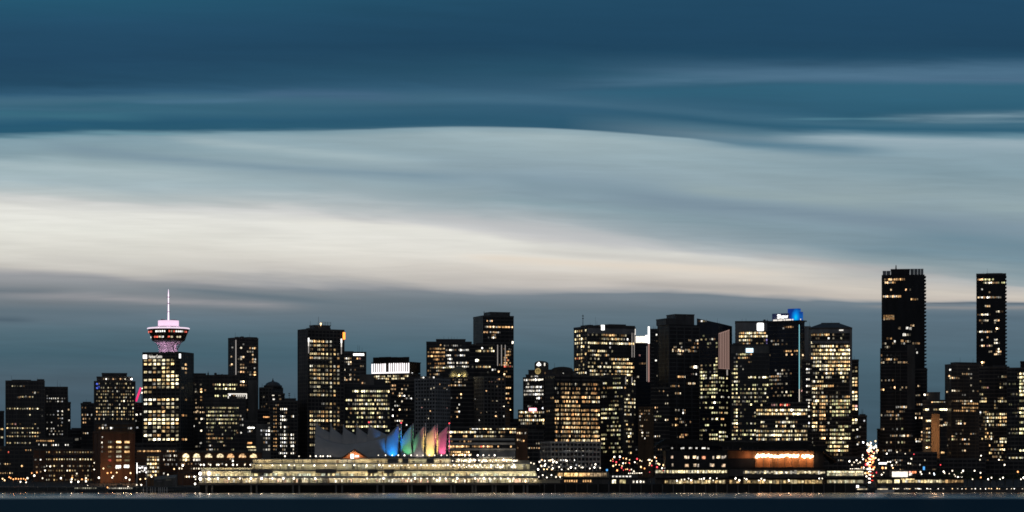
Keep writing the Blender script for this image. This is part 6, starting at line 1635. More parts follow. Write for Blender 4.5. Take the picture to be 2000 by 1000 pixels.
# warm wash on the orange warehouse
for k_, px in enumerate((204, 222, 240, 256)):
    ld = bpy.data.lights.new('lamp', 'POINT'); ld.energy = 1500; ld.color = (1, .55, .28); ld.shadow_soft_size = .4
    r_ = root('street_floodlight', 'orange floodlight before the orange warehouse, %s from the left' % ordinal(k_), 'floodlight', (X(px, 2488), 2488, ground(2488)), 0, 'floodlights before the orange warehouse')
    MB().tube((0, 0, 0), (0, 0, 5.4), .15).box(-.5, .5, -.4, .1, 5.4, 5.9).build('post', 'dark_metal', r_)
    lo = bpy.data.objects.new('lamp', ld); COL.objects.link(lo); lo.parent = r_; lo.location = (0, -.3, 6.6)
for px in (1814, 1822, 1830):
    ld = bpy.data.lights.new('wall_lamp', 'POINT'); ld.energy = 5000; ld.color = (1, .6, .3); ld.shadow_soft_size = .5
    lo = bpy.data.objects.new('wall_lamp', ld); COL.objects.link(lo); lo.parent = bp.o
    lo.location = (bp.sx(px), -bp.d / 2 - 14, bp.z(880 - (px - 1814) * 3.2))
for px in (1250, 1266):
    pass

# ---- shed, quay fence and moored ferries left of the pier
sh = root('quay_shed', 'dim grey quay shed with a slanting roof left of the convention pier', 'shed', (X(324, 2400), 2400, ground(2400)))
f = 2400 / K; zk = lambda py: Z(py, 2400) - ground(2400)
m = MB(); m.prism([(-22 * f, -6), (20 * f, -6), (20 * f, 8), (-22 * f, 8)], 0, [zk(938), zk(933), zk(927), zk(930)]); m.build('body', 'concrete', sh)
for x0, x1, y0, y1, mt in ((-18, -8, 934, 936, 'beige_wall'), (-2, 8, 931, 933.5, 'beige_wall'), (-15, -6, 939.5, 941, 'pale_concrete'), (2, 12, 936, 938.5, 'beige_wall')):
    MB().box(x0 * f, x1 * f, -6.6, -6.05, zk(y1), zk(y0)).build('roof_panel', mt, sh)
fe = root('quay_fence', 'row of pale posts on the dark quay left of the convention pier', 'fence', (X(301, 2335), 2335, 0))
f = 2335 / K
MB().box(-24 * f, 36 * f, 0, 8, 1.6, 2.6).build('quay_deck', 'dark_stone', fe)
for i, dx_ in enumerate((-21, -14, -7, -3, 2, 9, 12, 16, 20, 25)):
    MB().box(dx_ * f - .2, dx_ * f + .2, -.1, .3, -1.5, Z(952, 2335)).build('post', 'white_paint', fe)
def ferry(label, xc_, Y, L_, lights, h):
    r_ = root('moored_ferry', label, 'ferry', (X(xc_, Y), Y, 0))
    f = Y / K; hl = L_ * f / 2
    m = MB(); sec = [(-hl, 1.0), (-hl * .86, 3.6), (hl * .8, 3.6), (hl, .6)]
    m.v = [(x_, -w_, z_) for z_ in (-.6, 2.2) for x_, w_ in sec] + [(x_, w_, z_) for z_ in (-.6, 2.2) for x_, w_ in sec]
    for i in range(3):
        m.face((i, i + 1, 5 + i, 4 + i)); m.face((9 + i, 8 + i, 12 + i, 13 + i)); m.face((4 + i, 5 + i, 13 + i, 12 + i)); m.face((1 + i, i, 8 + i, 9 + i))
    m.face((0, 4, 12, 8)); m.face((3, 11, 15, 7)); m.build('hull', 'hull', r_)
    MB().box(-hl * .8, hl * .7, -2.8, 2.8, 2.21, 2.2 + h).build('cabin', 'dark_stone', r_)
    MB().box(-hl * .25, hl * .1, -1.8, 1.8, 2.21 + h, 4.2 + h).build('wheelhouse', 'dark_stone', r_)
    MB().tube((0, 0, 4.1 + h), (0, 0, 7.2 + h), .12).build('mast', 'steel', r_)
    for x_, it, col in lights:
        o = bpy.data.objects.new('window', wmesh(1.0, .9)); COL.objects.link(o); o.parent = r_
        o.location = ((x_ - xc_) * f, -2.95, 2.2 + h * .55); o.color = (*col, it * .3)
ferry('dark moored ferry with faint windows, the left one of two at the left quay', 168, 2310, 46, [(x_, R.uniform(.08, .35), (1, .95, .7)) for x_ in range(148, 192, 4)], 2.6)
ferry('dark moored ferry with brighter windows, the right one of two at the left quay', 236, 2315, 54, [(x_, R.uniform(.15, .7), (1, .93, .75)) for x_ in range(214, 260, 4)], 2.4)
jt = root('floating_jetty', 'low dark floating jetty running left of the convention pier', 'jetty', (X(140, 2325), 2325, 0))
f = 2325 / K
MB().box(-150 * f, 105 * f, 3, 9, -.5, 1.1).build('float', 'dark_stone', jt)
for i in range(14): MB().lathe([(.3, -2), (.3, 4.5)], 6, 0, (-146 + i * 19) * f, 9.5).build('mooring_post', 'dark_stone', jt)

# ---- right of the pier: terminal, convention hall with timber wall, quay edge
qe = root('quay_wall', 'long black quay edge right of the convention pier', 'quay', (X(1375, 2330), 2330, 0))
f = 2330 / K
MB().box(-320 * f, 320 * f, 0, 26, -2.5, Z(945.5, 2330)).build('deck', 'roof_dark', qe)
for i in range(30): MB().lathe([(.5, -3), (.5, Z(946, 2330))], 6, 0, (-312 + i * 21) * f, -.7).build('fender_pile', 'dark_stone', qe)
qb = Z(945.5, 2330)
wk = root('covered_walkway', 'long low covered walkway glowing orange right of the convention pier', 'walkway', (X(1130, 2345), 2345, qb))
f = 2345 / K; zk = lambda py: Z(py, 2345) - qb
MB().box(-62 * f, 60 * f, -2.5, 5, zk(921.5), zk(919.8)).build('roof', 'roof_dark', wk)
MB().box(-62 * f, 60 * f, 3, 3.6, zk(934), zk(921.6)).build('back_wall', 'beige_wall', wk)
MB().box(-62 * f, 60 * f, -2.6, 5, zk(936), zk(933)).build('floor_slab', 'roof_dark', wk)
for i in range(9): MB().box((-61 + i * 15) * f, (-60.2 + i * 15) * f, -2.3, -1.8, 0, zk(919.9)).build('post', 'dark_metal', wk)
for x_, it, col in ((-36, .55, (1, .6, .25)), (-23, 1.2, (1, .62, .24)), (-13, .9, (1, .62, .24)), (-3, 1.3, (1, .66, .28)), (7, 1.0, (1, .6, .24)), (17, .8, (1, .6, .26)), (28, .35, (1, .7, .4)), (39, .3, (1, .7, .4)), (50, .2, (1, .7, .4))):
    o = bpy.data.objects.new('light_panel', wmesh(10 * f, 6.5 * f)); COL.objects.link(o); o.parent = wk; o.location = (x_ * f, 2.9, zk(927)); o.color = (*col, it * .3)
for x_ in [-40 + 4.5 * i for i in range(15)]:
    if R.random() < .75:
        o = bpy.data.objects.new('lower_window', wmesh(2.4 * f, 4 * f)); COL.objects.link(o); o.parent = wk; o.location = (x_ * f, -2.4, zk(939.5)); o.color = (1, .55, .22, R.uniform(.15, .42))
MB().box(-60 * f, 58 * f, -2.2, 4, 0, zk(936.1)).build('lower_wall', 'dark_stone', wk)
tm = root('ferry_terminal', 'small flat terminal with one bright white lit room right of the orange walkway', 'building', (X(1225, 2345), 2345, qb))
MB().box(-34 * f, 40 * f, -2, 9, 0, zk(934.5)).build('wall', 'dark_stone', tm); MB().box(-36 * f, 44 * f, -3.4, 10, zk(934.4), zk(933)).build('roof', 'roof_dark', tm)
MB().box(-30 * f, 20 * f, -1, 6, zk(932.9), zk(928)).build('upper_storey', 'concrete', tm)
for x_, y_, w_, h_, it, col in ((-26, 940.5, 7, 7, 1.6, (1, .9, .6)), (-12, 940.5, 5, 7, .6, (1, .8, .4)), (-6, 940.5, 5, 7, .5, (1, .85, .4)), (12, 941, 3, 4, 1.3, (1, .9, .75)), (19, 941, 3, 4, 1.5, (1, .9, .75)), (26, 941, 3, 4.5, 1.6, (1, .9, .75)), (32, 941, 3, 4, 1.2, (1, .9, .7)), (-77, 941.5, 3, 6, 1.5, (1, .9, .7)), (-72, 941.5, 3, 6, 1.2, (1, .9, .7))):
    if x_ < -40: continue
    o = bpy.data.objects.new('window', wmesh(w_ * f, h_ * f)); COL.objects.link(o); o.parent = tm; o.location = (x_ * f, -2.1, zk(y_)); o.color = (*col, it * .3)
for i in range(6):
    o = bpy.data.objects.new('window', wmesh(4 * f, 2.6 * f)); COL.objects.link(o); o.parent = tm; o.location = ((-27 + i * 6.5) * f, -1.1, zk(930.5)); o.color = (1, .95, .85, .28)

YC = 2400
hall = root('convention_hall', 'broad dark convention hall with a sloping roof and glowing timber wall', 'building', (X(1450, YC), YC, qb))
f = YC / K; zk = lambda py: Z(py, YC) - qb; hx = lambda px: (px - 1450) * f
m = MB(); m.box(hx(1300), hx(1422), 4, 40, 0, zk(880)); m.box(hx(1422), hx(1612), 10, 40, 0, zk(878)); m.build('body', 'black_glass', hall)
m = MB()
rp = [(1282, 868), (1300, 857.5), (1420, 863), (1500, 864.5), (1556, 865.5), (1608, 873), (1634, 900)]
for (xa, ya), (xb, yb) in zip(rp, rp[1:]):
    a = len(m.v)
    m.v += [(hx(xa), 0, zk(ya + 9)), (hx(xb), 0, zk(yb + (9 if xb < 1620 else 2))), (hx(xb), 40, zk(yb + 6)), (hx(xa), 40, zk(ya + 6)), (hx(xa), 0, zk(ya)), (hx(xb), 0, zk(yb)), (hx(xb), 40, zk(yb - 1)), (hx(xa), 40, zk(ya - 1))]
    for f4 in ((0, 3, 2, 1), (4, 5, 6, 7), (0, 1, 5, 4), (1, 2, 6, 5), (2, 3, 7, 6), (3, 0, 4, 7)): m.face([a + i for i in f4])
m.build('roof', 'roof_dark', hall)
def tim(px0_, px1_, y0, y1, back): return MB().box(hx(px0_), hx(px1_), back, back + .6, zk(y1), zk(y0)).build('timber_wall', 'timber', hall)
tim(1477, 1592, 881, 912.5, 9); tim(1423, 1477, 880, 895, 9.2)
for i in range(9): MB().box(hx(1478 + i * 14), hx(1478.8 + i * 14), 6, 6.5, zk(912.5), zk(880)).build('mullion', 'dark_metal', hall)
for i in range(38):
    px = 1478.5 + i * 2.95 + R.uniform(-.8, .8)
    if 29 <= i < 31: continue
    MB().ball((hx(px), 7, zk(890.5 + R.uniform(-2, 2))), R.uniform(.7, 1.25), 1).tube((hx(px), 7, zk(889)), (hx(px), 7, zk(880)), .06).build('ceiling_lamp', ['dark_metal', 'ceiling_light'], hall)
for i in range(6):
    ld = bpy.data.lights.new('hall_lamp', 'POINT'); ld.energy = 900; ld.color = (1, .50, .22); ld.shadow_soft_size = .6
    lo = bpy.data.objects.new('hall_lamp', ld); COL.objects.link(lo); lo.parent = hall; lo.location = (hx(1484 + i * 20), 4.8, zk(898))
ld = bpy.data.lights.new('hall_lamp', 'POINT'); ld.energy = 500; ld.color = (1, .5, .25); lo = bpy.data.objects.new('hall_lamp', ld); COL.objects.link(lo); lo.parent = hall; lo.location = (hx(1462), 5, zk(890))
MB().box(hx(1420), hx(1612), 5.5, 12, zk(916.5), zk(912.6)).build('terrace_slab', 'roof_dark', hall)
MB().box(hx(1288), hx(1424), -4, 6, zk(918.5), zk(915.5)).build('terrace_slab', 'roof_dark', hall)
MB().box(hx(1423), hx(1452), 2, 6, zk(930), zk(916.6)).build('side_block', 'dark_stone', hall)
def hwin(px, py, w_, h_, back, col, it, nm='window'):
    o = bpy.data.objects.new(nm, wmesh(w_ * f, h_ * f)); COL.objects.link(o); o.parent = hall; o.location = (hx(px), back, zk(py)); o.color = (*col, it * .3)
for px, py, it in ((1313, 875, .6), (1332, 875.5, .8), (1336, 875, 1), (1348, 875, 1), (1351, 875, .8), (1361, 875, .9), (1373, 875, .9), (1377, 875, .9), (1384, 876, .5)): hwin(px, py, 3.6, 2.8, 3.9, (1, .95, .85), it)
for px, py, w_, it, col in ((1313, 892.5, 4, .7, (1, .7, .5)), (1340, 893, 5, 1.0, (1, .75, .5)), (1345, 893, 3, .8, (1, .8, .6)), (1357, 892.5, 6, 1.1, (1, .72, .42)), (1363, 894, 3, .8, (1, .9, .75)), (1375, 893.5, 7, .8, (1, .4, .22)), (1394, 893.5, 3, .5, (1, .8, .6)), (1404, 892.5, 7, 1.0, (1, .8, .5)), (1412, 893, 4, .5, (1, .85, .7)), (1417, 892, 4, .6, (1, .85, .7)), (1314, 908, 3, .3, (1, .8, .6)), (1342, 909, 7, .6, (1, .65, .38)), (1358, 908.5, 5, .7, (1, .75, .5)), (1364, 909, 3, .6, (1, .85, .7)), (1389, 908, 3, .5, (1, .8, .6)), (1393, 908.5, 5, .7, (1, .7, .45)), (1414, 909, 7, .8, (1, .7, .45))):
    hwin(px, py, w_, 5.5, 3.9, col, it)
for i in range(26):
    px = 1283 + i * 5.4
    hwin(px + R.uniform(-.3, .3), 920.8, R.uniform(3.6, 5.1), R.uniform(5.2, 6.8), 3.9 if px > 1300 else 4.5, R.choice([(1, .86, .5), (1, .8, .42), (1, .92, .66)]), R.uniform(.45, 1.5) * (.5 if px < 1300 else 1), 'lounge_window')
for i in range(26):
    px = 1304 + i * 4.6
    hwin(px, 929, 4.2, 5.6, 3.6, (1, .78, .5) if px < 1360 else (1, .88, .56), R.uniform(.1, .7) if px < 1360 else R.uniform(.4, 1.5), 'lounge_window')
MB().box(hx(1280), hx(1424), 3.5, 6, 0, zk(925)).build('lower_wall', 'dark_stone', hall)
for i in range(35):
    px = 1454 + i * 4.6
    if px > 1690: break
    hwin(px, 922.5 + R.uniform(-.8, .8), 4.2, R.uniform(3.5, 6.5), 5.3, R.choice([(1, .85, .55), (1, .92, .75), (1, .8, .45)]), R.uniform(.1, .5) if R.random() < .4 else R.uniform(.7, 1.6), 'gallery_window')
MB().box(hx(1452), hx(1615), 5.4, 9, 0, zk(916.6)).build('gallery_wall', 'dark_stone', hall)
MB().box(hx(1280), hx(1640), 2.2, 6, zk(935.8), zk(933.2)).build('promenade_slab', 'roof_dark', hall)
for i in range(44):
    px = 1302 + i * 7.0
    if 1420 < px < 1428 or 1448 < px < 1454: continue
    hwin(px, 941, R.uniform(4.6, 6.6), R.uniform(4.5, 7.5), 2.3, R.choice([(1, .72, .32), (1, .66, .28), (1, .8, .44)]), R.uniform(.1, .8), 'quay_window')
MB().box(hx(1295), hx(1612), 2.35, 3.4, 0, zk(935.9)).build('quay_wall_panel', 'brown_wall', hall)
lb = root('lit_pavilion', 'long low lit pavilion with pale windows right of the convention hall', 'building', (X(1648, YC), YC, qb))
lxx = lambda px: (px - 1648) * f
MB().box(lxx(1617), lxx(1690), 6, 16, 0, zk(918)).build('wall', 'dark_stone', lb); MB().box(lxx(1613), lxx(1694), 4.5, 17, zk(917.9), zk(916)).build('roof', 'roof_dark', lb)
MB().box(lxx(1641), lxx(1694), 3, 6, zk(935.5), zk(932)).build('promenade_slab', 'roof_dark', lb)
for i in range(17):
    px = 1619 + i * 4.2
    for py, h_, a, c2, bk in ((921.5, 3, .8, 1.7, 5.9), (926.5, 5, .15, .7, 5.9), (940.5, 6, .15, .6, 5.9)):
        o = bpy.data.objects.new('window', wmesh(3.9 * f, h_ * f)); COL.objects.link(o); o.parent = lb; o.location = (lxx(px), bk, zk(py)); o.color = (*R.choice([(1, .88, .6), (.95, .92, .6), (1, .8, .45)]), R.uniform(a, c2) * .3)

# ---- right shore
rq = root('shore_restaurant', 'low waterfront restaurant with yellow windows and one big white lit room', 'building', (X(1800, 2380), 2380, ground(2380)))
f = 2380 / K; zk = lambda py: Z(py, 2380) - ground(2380); rx = lambda px: (px - 1800) * f
MB().box(rx(1712), rx(1882), 0, 12, 0, zk(934)).build('wall', 'dark_stone', rq); MB().box(rx(1708), rx(1886), -1.6, 13, zk(933.9), zk(932.2)).build('roof', 'roof_dark', rq)
MB().box(rx(1740), rx(1790), 2, 11, zk(932.1), zk(918)).build('upper_room', 'dark_stone', rq)
MB().box(rx(1743), rx(1773.5), 1.6, 1.95, zk(931.5), zk(921)).build('lit_wall', 'room_white', rq)
def rwin(px, py, w_, h_, col, it, bk=-.1):
    o = bpy.data.objects.new('window', wmesh(w_ * f, h_ * f)); COL.objects.link(o); o.parent = rq; o.location = (rx(px), bk, zk(py)); o.color = (*col, it * .3)
for px, py, w_, h_, col, it in ((1779, 926, 6, 5, (1, .85, .75), 1.3), (1786, 922.5, 8, 4, (1, .3, .12), 1.4), (1778, 922, 4, 3, (1, .5, .4), 1)): rwin(px, py, w_, h_, col, it, 1.9)
rwin(1752, 940, 10, 7, (1, .88, .5), 1.3); rwin(1773, 936, 26, 2.2, (1, .72, .34), 1.3)
for i in range(20): rwin(1765 + i * 6, 940, 5, R.uniform(3.5, 6.5), R.choice([(1, .75, .35), (1, .85, .5), (1, .95, .8)]) if i < 14 else (1, .6, .25), R.uniform(.25, 1.3) if i < 15 else R.uniform(.1, .5))
for i in range(8): rwin(1716 + i * 3.5, 940.5, 3, 6, (1, .8, .4), R.uniform(.2, .7))
gs = root('gas_sign', 'flat white lit canopy sign by the steep street', 'sign', (X(1724, 2480), 2480, ground(2480)))
f2_ = 2480 / K; zg = Z(905, 2480) - ground(2480)
MB().box(-7.5 * f2_, 7.5 * f2_, -1, 1, zg - 1.8 * f2_, zg + 1.8 * f2_).build('light_box', 'sign_white', gs)
MB().box(-6 * f2_ - .2, -6 * f2_ + .2, -.3, .3, 0, zg - .8).box(6 * f2_ - .2, 6 * f2_ + .2, -.3, .3, 0, zg - .8).build('post', 'dark_metal', gs)
for nm, lb_, px, py, col in (('blue_sign', 'tiny bright blue lit sign on a post at the right shore', 1804.5, 914.5, 'sign_blue'), ('blue_sign', 'small cyan blue lit sign on a post before the busy street', 1185.5, 919.5, 'sign_blue')):
    rr_ = root(nm, lb_, 'sign', (X(px, 2420), 2420, ground(2420)))
    h_ = Z(py, 2420) - ground(2420)
    MB().tube((0, 0, 0), (0, 0, h_ - 1.2), .15).build('post', 'dark_metal', rr_); MB().box(-.75, .75, -.3, .3, h_ - 1.4, h_ + 1.4).build('light_box', col, rr_)
# floating breakwater with low lamps
bw = root('breakwater', 'long low floating breakwater dotted with small lamps at the right shore', 'breakwater', (X(1880, 2322), 2322, 0))
f = 2322 / K
MB().box(-155 * f, 170 * f, 0, 4, -.6, Z(956, 2322)).build('float', 'dark_stone', bw)
for i in range(20): MB().lathe([(.3, -2), (.3, Z(951, 2322))], 6, 0, (-150 + i * 16) * f, 4.4).build('mooring_post', 'dark_stone', bw)
ROWTXT['ramp'] = ('white lamp on the low right pier ramp, %s from the left', 'ramp_lamp', 'lamps on the ramp of the pier')
for p in (1012, 1021, 1030, 1041, 1052, 1060, 1068, 1077, 1086, 1094): lamp(p, R.choice((928, 931.5, 932.5)), YP + 2.8, 'ramp', pz(934.6) if p > 1052 else pz(929.4), r=.75)
ROWTXT['break'] = ('small lamp on the floating breakwater, %s from the left', 'marker_lamp', 'lamps on the floating breakwater')
for p in (1745, 1748.5, 1752, 1755, 1766.5, 1770, 1773.5, 1777, 1788, 1791.5, 1795, 1798.5, 1810.5, 1814, 1817.5, 1832.5, 1842.5, 1860, 1870.5, 1879, 1886.5, 1898, 1905, 1915, 1925, 1931.5, 1936.5, 1947.5, 1952, 1966.5, 1975.5, 1981, 1997): lamp(p, 954.6 + R.uniform(-.5, .5), 2322 + .8, 'break', Z(956, 2322), R.choice(['lamp_white', 'lamp_white', 'lamp_warm']), .55, 1)
def yacht(label, xc_, Y, L_, wins, white):
    r_ = root('moored_yacht', label, 'boat', (X(xc_, Y), Y, 0)); f = Y / K; hl = L_ * f / 2
    m = MB(); sec = [(-hl, 1.6), (hl * .3, 1.9), (hl * .75, 1.2), (hl, .05)]
    for z_, g_ in ((-.5, .7), (1.9, 1)):
        m.v += [(x_ + (.0 if z_ < 0 else .5 * (x_ > 0)), -w_ * g_, z_ + (.5 if z_ > 0 and x_ > hl * .5 else 0)) for x_, w_ in sec] + [(x_ + (.0 if z_ < 0 else .5 * (x_ > 0)), w_ * g_, z_ + (.5 if z_ > 0 and x_ > hl * .5 else 0)) for x_, w_ in sec]
    for i in range(3):
        m.face((i, i + 1, 9 + i, 8 + i)); m.face((5 + i, 4 + i, 12 + i, 13 + i)); m.face((8 + i, 9 + i, 13 + i, 12 + i)); m.face((i + 1, i, 4 + i, 5 + i))
    m.face((0, 8, 12, 4)); m.face((3, 7, 15, 11)); m.build('hull', white, r_)
    MB().box(-hl * .8, hl * .45, -1.3, 1.3, 1.9, 3.6).build('cabin', 'pale_concrete', r_); MB().box(-hl * .5, hl * .1, -1.1, 1.1, 3.61, 5.0).build('bridge', 'pale_concrete', r_)
    MB().tube((-hl * .2, 0, 5), (-hl * .3, 0, 8), .08).build('mast', 'steel', r_)
    for i in range(wins):
        o = bpy.data.objects.new('window', wmesh(1.6, .8)); COL.objects.link(o); o.parent = r_; o.location = (-hl * .7 + i * hl * 1.05 / wins, -1.36, 2.8); o.color = (1, .8, .5, R.uniform(.1, .45))
yacht('moored motor yacht with a white lit cabin, at the corner of the long quay', 1688, 2316, 34, 6, 'hull')
yacht('slim moored motor yacht with faint cabin lights, behind the breakwater end', 1728, 2320, 36, 6, 'white_paint')
bt = root('boat_light', 'square white lit sign on a float left of the motor yacht', 'sign', (X(1675, 2318), 2318, 0)); f = 2318 / K
MB().box(-3 * f, 3 * f, -1, 1, -.4, .8).build('float', 'dark_stone', bt); MB().box(-2.4 * f, 2.4 * f, -.3, .3, Z(952.5, 2318), Z(947.8, 2318)).build('light_box', 'sign_white', bt); MB().box(-.2, .2, -.2, .2, .8, Z(952.5, 2318)).build('post', 'dark_metal', bt)

# ---- street lamps along the quays
ROWTXT['left'] = ('street lamp along the dark left shore, %s from the left', 'street_lamp', 'street lamps along the left shore')
for p, y, k_ in ((5, 935, 1), (9, 938, 1), (18, 932, 2), (21, 934, 2), (26, 936, 2), (31, 935, 2), (36, 935.5, 2), (41, 935, 2), (46, 935, 2), (50, 937, 2), (40, 941, 0), (53, 934, 0), (51, 942, 0), (54, 934, 0), (67, 929, 0), (83, 934, 0), (88, 919, 0), (98, 911, 0), (62, 924, 2), (72, 923, 3), (119, 934, 0), (140, 936, 0), (141, 933, 2), (139, 941, 0), (153, 941, 0), (168, 934, 0), (168, 940, 0), (160, 936, 2), (193, 933, 0), (184, 904, 0), (184, 917, 0), (221, 930, 0), (219, 933, 0), (246, 933, 0), (253, 937, 0), (202, 915, 1), (210, 924, 2), (217, 923, 2), (255, 924, 1), (228, 923, 1), (150, 925, 0), (267, 947, 0), (276, 947, 0), (274, 936, 1), (284, 935, 1), (296, 931, 0), (328, 927, 0), (338, 930, 0), (342, 934, 0), (340, 916, 1), (357, 909, 0), (380, 931, 0), (382, 936, 0), (381, 945, 0), (322, 940, 3), (170, 948, 0), (210, 952, 2), (250, 951, 0)):
    Yl = 2395 + R.uniform(-30, 60) if y < 944 else 2328
    lamp(p, y, Yl, 'left', ground(Yl) if y < 944 else 1.1, ['lamp_white', 'lamp_warm', 'lamp_orange', 'lamp_orange'][k_], R.uniform(.7, 1.0))
ROWTXT['mid'] = ('quay street lamp before the white banded office, %s from the left', 'street_lamp', 'street lamps by the banded office')
for i in range(46):
    p = R.uniform(975, 1085); y = 898 + R.random() ** .8 * 20
    Yl = 2380 + R.uniform(0, 25); lamp(p, y, Yl, 'mid', ground(Yl), R.choice(['lamp_white', 'lamp_white', 'lamp_white', 'lamp_warm']), R.uniform(.6, 1.0))
for p, y in ((1057, 899), (1064, 900), (1072, 899.5), (1079, 898), (1087, 903), (1105, 899), (1107, 900), (1092, 912), (1097, 917), (1110, 916), (1115, 913), (1124, 914.5), (1131, 910), (1135, 913), (1138, 913), (1152, 915), (1161, 913), (1163, 907), (1172, 914), (1094, 924), (1143, 927)):
    lamp(p, y, 2380, 'mid', ground(2380), 'lamp_white', R.uniform(.6, .9))
ROWTXT['busy'] = ('lamp in the busy street near the hall, %s from the left', 'street_lamp', 'street lamps in the busy street')
for i in range(52):
    p = R.uniform(1192, 1300); y = 892 + R.random() * 30
    Yl = 2405 + R.uniform(0, 45); lamp(p, y, Yl, 'busy', ground(Yl), R.choice(['lamp_white', 'lamp_white', 'lamp_warm', 'lamp_warm', 'lamp_orange', 'beacon_red']), R.uniform(.5, .95))
for i in range(8): lamp(1228 + i * 3.6, 924.5 - i * .1, 2400, 'busy', ground(2400), 'lamp_white', .6)
ROWTXT['steep'] = ('lamp around the steep lit street, %s from the left', 'street_lamp', 'lamps in the steep street')
for i in range(84):
    t = R.random() ** .8; Yl = 2480 + t * 560
    g_ = ground(Yl); h = R.uniform(4.5, 13) + t * 6
    py = HY - (g_ + h - CH) * K / Yl
    px = 1697 + R.gauss(0, 10 - 4 * t) + t * 3
    lamp(px, py, Yl, 'steep', g_, R.choice(['lamp_white', 'lamp_bright', 'lamp_warm'] if t > .75 else ['lamp_white', 'lamp_warm', 'lamp_orange', 'lamp_orange', 'lamp_orange', 'beacon_red']), R.uniform(.7, 1.35))
for p, y in ((1672, 925), (1676, 921), (1681, 917), (1662, 919), (1668, 903), (1673, 899), (1676, 905), (1680, 903), (1664, 908), (1687, 913), (1659, 901), (1685, 889), (1684, 893), (1686, 897), (1713, 884), (1716, 898)):
    lamp(p, y, 2430, 'plaza', ground(2430), 'lamp_white', R.uniform(.6, .9))
for i in range(13): lamp(1661 + i * 3.7, 916.5 + R.uniform(-.7, .7), 2425, 'plaza', ground(2425), 'lamp_white', .65)
ROWTXT['plaza'] = ('small lamp on the plaza left of the steep street, %s from the left', 'plaza_lamp', 'lamps on the plaza by the steep street')
ROWTXT['right'] = ('street lamp along the right shore, %s from the left', 'street_lamp', 'street lamps along the right shore')
for p, y, k_ in ((1732, 886, 0), (1752, 883, 0), (1768, 886, 0), (1780, 896, 0), (1785, 887, 3), (1734, 902, 0), (1739, 902, 0), (1751, 903, 0), (1742, 909, 0), (1774, 905, 0), (1778, 905.5, 0), (1730, 914, 1), (1744, 914, 1), (1798, 922, 0), (1800, 926, 0), (1712, 923, 3), (1726, 923, 0), (1722, 927, 0), (1815.5, 924, 0), (1824, 924.5, 4), (1825, 927, 4), (1843, 921, 0), (1845, 924, 0), (1854, 925, 0), (1860, 919.5, 0), (1864, 927, 0), (1866, 930, 0), (1871, 932, 0), (1878, 923, 0), (1881, 919.5, 0), (1878, 932.5, 0), (1899.5, 936, 0), (1903.5, 919.5, 0), (1915, 923.5, 0), (1915.5, 932.5, 2), (1930, 936, 0), (1936.5, 933, 0), (1953, 936, 0), (1959, 933, 0), (1988, 921.5, 2), (1994, 936, 0), (1999, 933, 0), (1837, 908, 3), (1951, 898, 0), (1916, 890, 0), (1914, 898, 0), (1962, 908, 0)):
    Yl = 2392 + R.uniform(0, 40) if y > 912 else 2470 + R.uniform(0, 60)
    lamp(p, y, Yl, 'right', ground(Yl), ['lamp_white', 'lamp_warm', 'lamp_orange', 'beacon_red', 'lamp_cool'][k_], R.uniform(.7, 1.0))
ROWTXT['hall'] = ('small promenade lamp before the convention hall, %s from the left', 'promenade_lamp', 'lamps before the convention hall')
for p in (1322, 1331, 1337, 1345, 1350, 1366, 1370, 1375, 1387, 1393, 1400, 1436, 1437, 1444, 1454, 1458, 1482, 1487, 1493, 1540, 1541, 1600, 1606): lamp(p, 935 + R.uniform(-1.5, 4), 2352, 'hall', qb, 'lamp_white', R.uniform(.55, .95))
ROWTXT['party'] = ("small string lamp on the pier's right upper deck, %s from the left", 'string_lamp', "string lamps on the pier's right deck")
for i in range(64):
    p = R.uniform(884, 1008); lv = R.choice(((894, 898.5, 7.5), (904, 901, 5.0), (904, 899, 5.2), (916.9, 912.5, 3.4)))
    lamp(p, lv[1] + R.uniform(-1.2, 1.2), YP + lv[2], 'party', pz(lv[0]), R.choice(['lamp_white', 'lamp_warm', 'lamp_white']), R.uniform(.45, .8))
finish_lamps()

# ---- traffic
def car(label, x_, Y, toward, grp):
    g_ = ground(Y)
    m = MB(); m.box(-.85, .85, -2.1, 2.1, .35, .95, 0)
    a = len(m.v); m.v += [(-.75, -1.2, .95), (.75, -1.2, .95), (.75, 1.5, .95), (-.75, 1.5, .95), (-.6, -.6, 1.5), (.6, -.6, 1.5), (.6, 1.1, 1.5), (-.6, 1.1, 1.5)]
    for f4 in ((4, 5, 6, 7), (0, 1, 5, 4), (1, 2, 6, 5), (2, 3, 7, 6), (3, 0, 4, 7)): m.face([a + i for i in f4], 0)
    for wx in (-.86, .86):
        for wy in (-1.3, 1.3): m.tube((wx - .1, wy, .34), (wx + .1, wy, .34), .34, .34, 8, 1)
    o_ = m.build('parked_car' if False else 'car', ['car_paint', 'rubber'], None, (x_, Y, g_ + .01)); tag(o_, label, 'car', grp)
    for s_ in (-.55, .55):
        l = MB().ball((s_, -2.12, .72), .42 if toward else .3, 0, 8, 5); l.build('headlight' if toward else 'tail_light', 'head_light' if toward else 'tail_light', o_)
for i in range(16):
    Y_ = 2500 + i * 34
    t = i % 2 == 0
    px = 1694 + (4 if t else 8.5) + R.uniform(-1, 1)
    car('car with %s on the steep street, %s from the bottom' % ('white headlights' if t else 'red tail lights', ordinal(i // 2)), X(px, Y_), Y_, t, 'cars on the steep street')
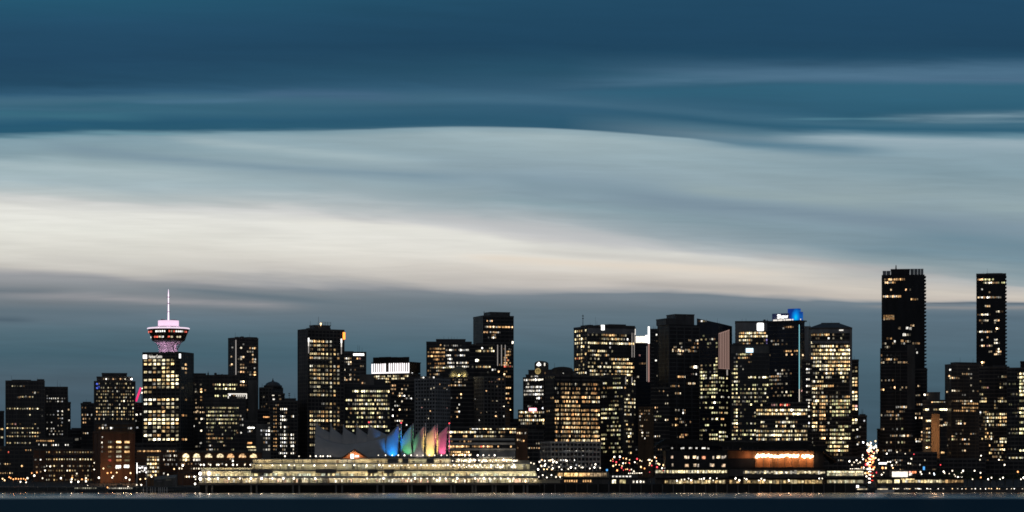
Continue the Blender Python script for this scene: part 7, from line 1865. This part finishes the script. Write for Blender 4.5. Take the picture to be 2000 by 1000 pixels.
for i in range(12):
    Y_ = 2398 + (i % 6) * 9 + (i // 6) * 4; t = i % 3 != 0
    px = 1204 + i * 7.4 + R.uniform(-1.5, 1.5)
    car('car with %s in the busy street, %s from the left' % ('white headlights' if t else 'red tail lights', ordinal(i)), X(px, Y_), Y_, t, 'cars in the busy street')
rd = MB()
for j in range(18):
    Yr = 2440 + j * 40
    for dx_ in (-9, 9): rd.v.append((X(1699, Yr) + dx_, Yr, ground(Yr) + .004))
for j in range(17): rd.face((2 * j, 2 * j + 1, 2 * j + 3, 2 * j + 2))
structure(rd.build('steep_road', 'asphalt'))

# ---- dark trees between the lamps of the right shore
def tree(px, Y, h, label, n=420):
    g_ = ground(Y); r_ = root('shore_tree', label, 'tree', (X(px, Y), Y, g_), R.uniform(0, 6), 'trees on the right shore')
    m = MB().tube((0, 0, -.2), (.1, 0, h * .5), .3, .18, 6); lim = []
    for k in range(6):
        a = k * 1.05 + R.uniform(-.3, .3); e = (h * .26 * cos(a), h * .26 * sin(a), h * R.uniform(.5, .85)); lim.append(e); m.tube((.05, 0, h * R.uniform(.28, .48)), e, .13, .05, 5)
    m.build('trunk', 'bark', r_)
    m = MB()
    cl = [(e[0] * R.uniform(.6, 1.2), e[1] * R.uniform(.6, 1.2), e[2] + R.uniform(-.05, .12) * h, h * R.uniform(.12, .22)) for e in lim for _ in range(2)] + [(0, 0, h * .85, h * .17)]
    for i in range(n):
        c_ = R.choice(cl); d_ = Vector((R.gauss(0, 1), R.gauss(0, 1), R.gauss(0, .8))).normalized() * c_[3] * R.random() ** .4
        p_ = Vector(c_[:3]) + d_; a_ = Vector((R.gauss(0, 1), R.gauss(0, 1), R.gauss(0, 1))).normalized() * .38; b_ = a_.cross(Vector((R.gauss(0, 1), R.gauss(0, 1), R.gauss(0, 1)))).normalized() * .25
        k_ = len(m.v); m.v += [tuple(p_ - a_), tuple(p_ + b_), tuple(p_ + a_), tuple(p_ - b_)]; m.face((k_, k_ + 1, k_ + 2, k_ + 3))
    m.build('crown', 'leaf', r_)
for i, px in enumerate((1826, 1841, 1858, 1873, 1889, 1902, 1918, 1934, 1947, 1963, 1979, 1995)):
    tree(px, 2440 + R.uniform(-12, 12), R.uniform(9, 15), 'dark tree on the right shore, %s from the left' % ordinal(i))
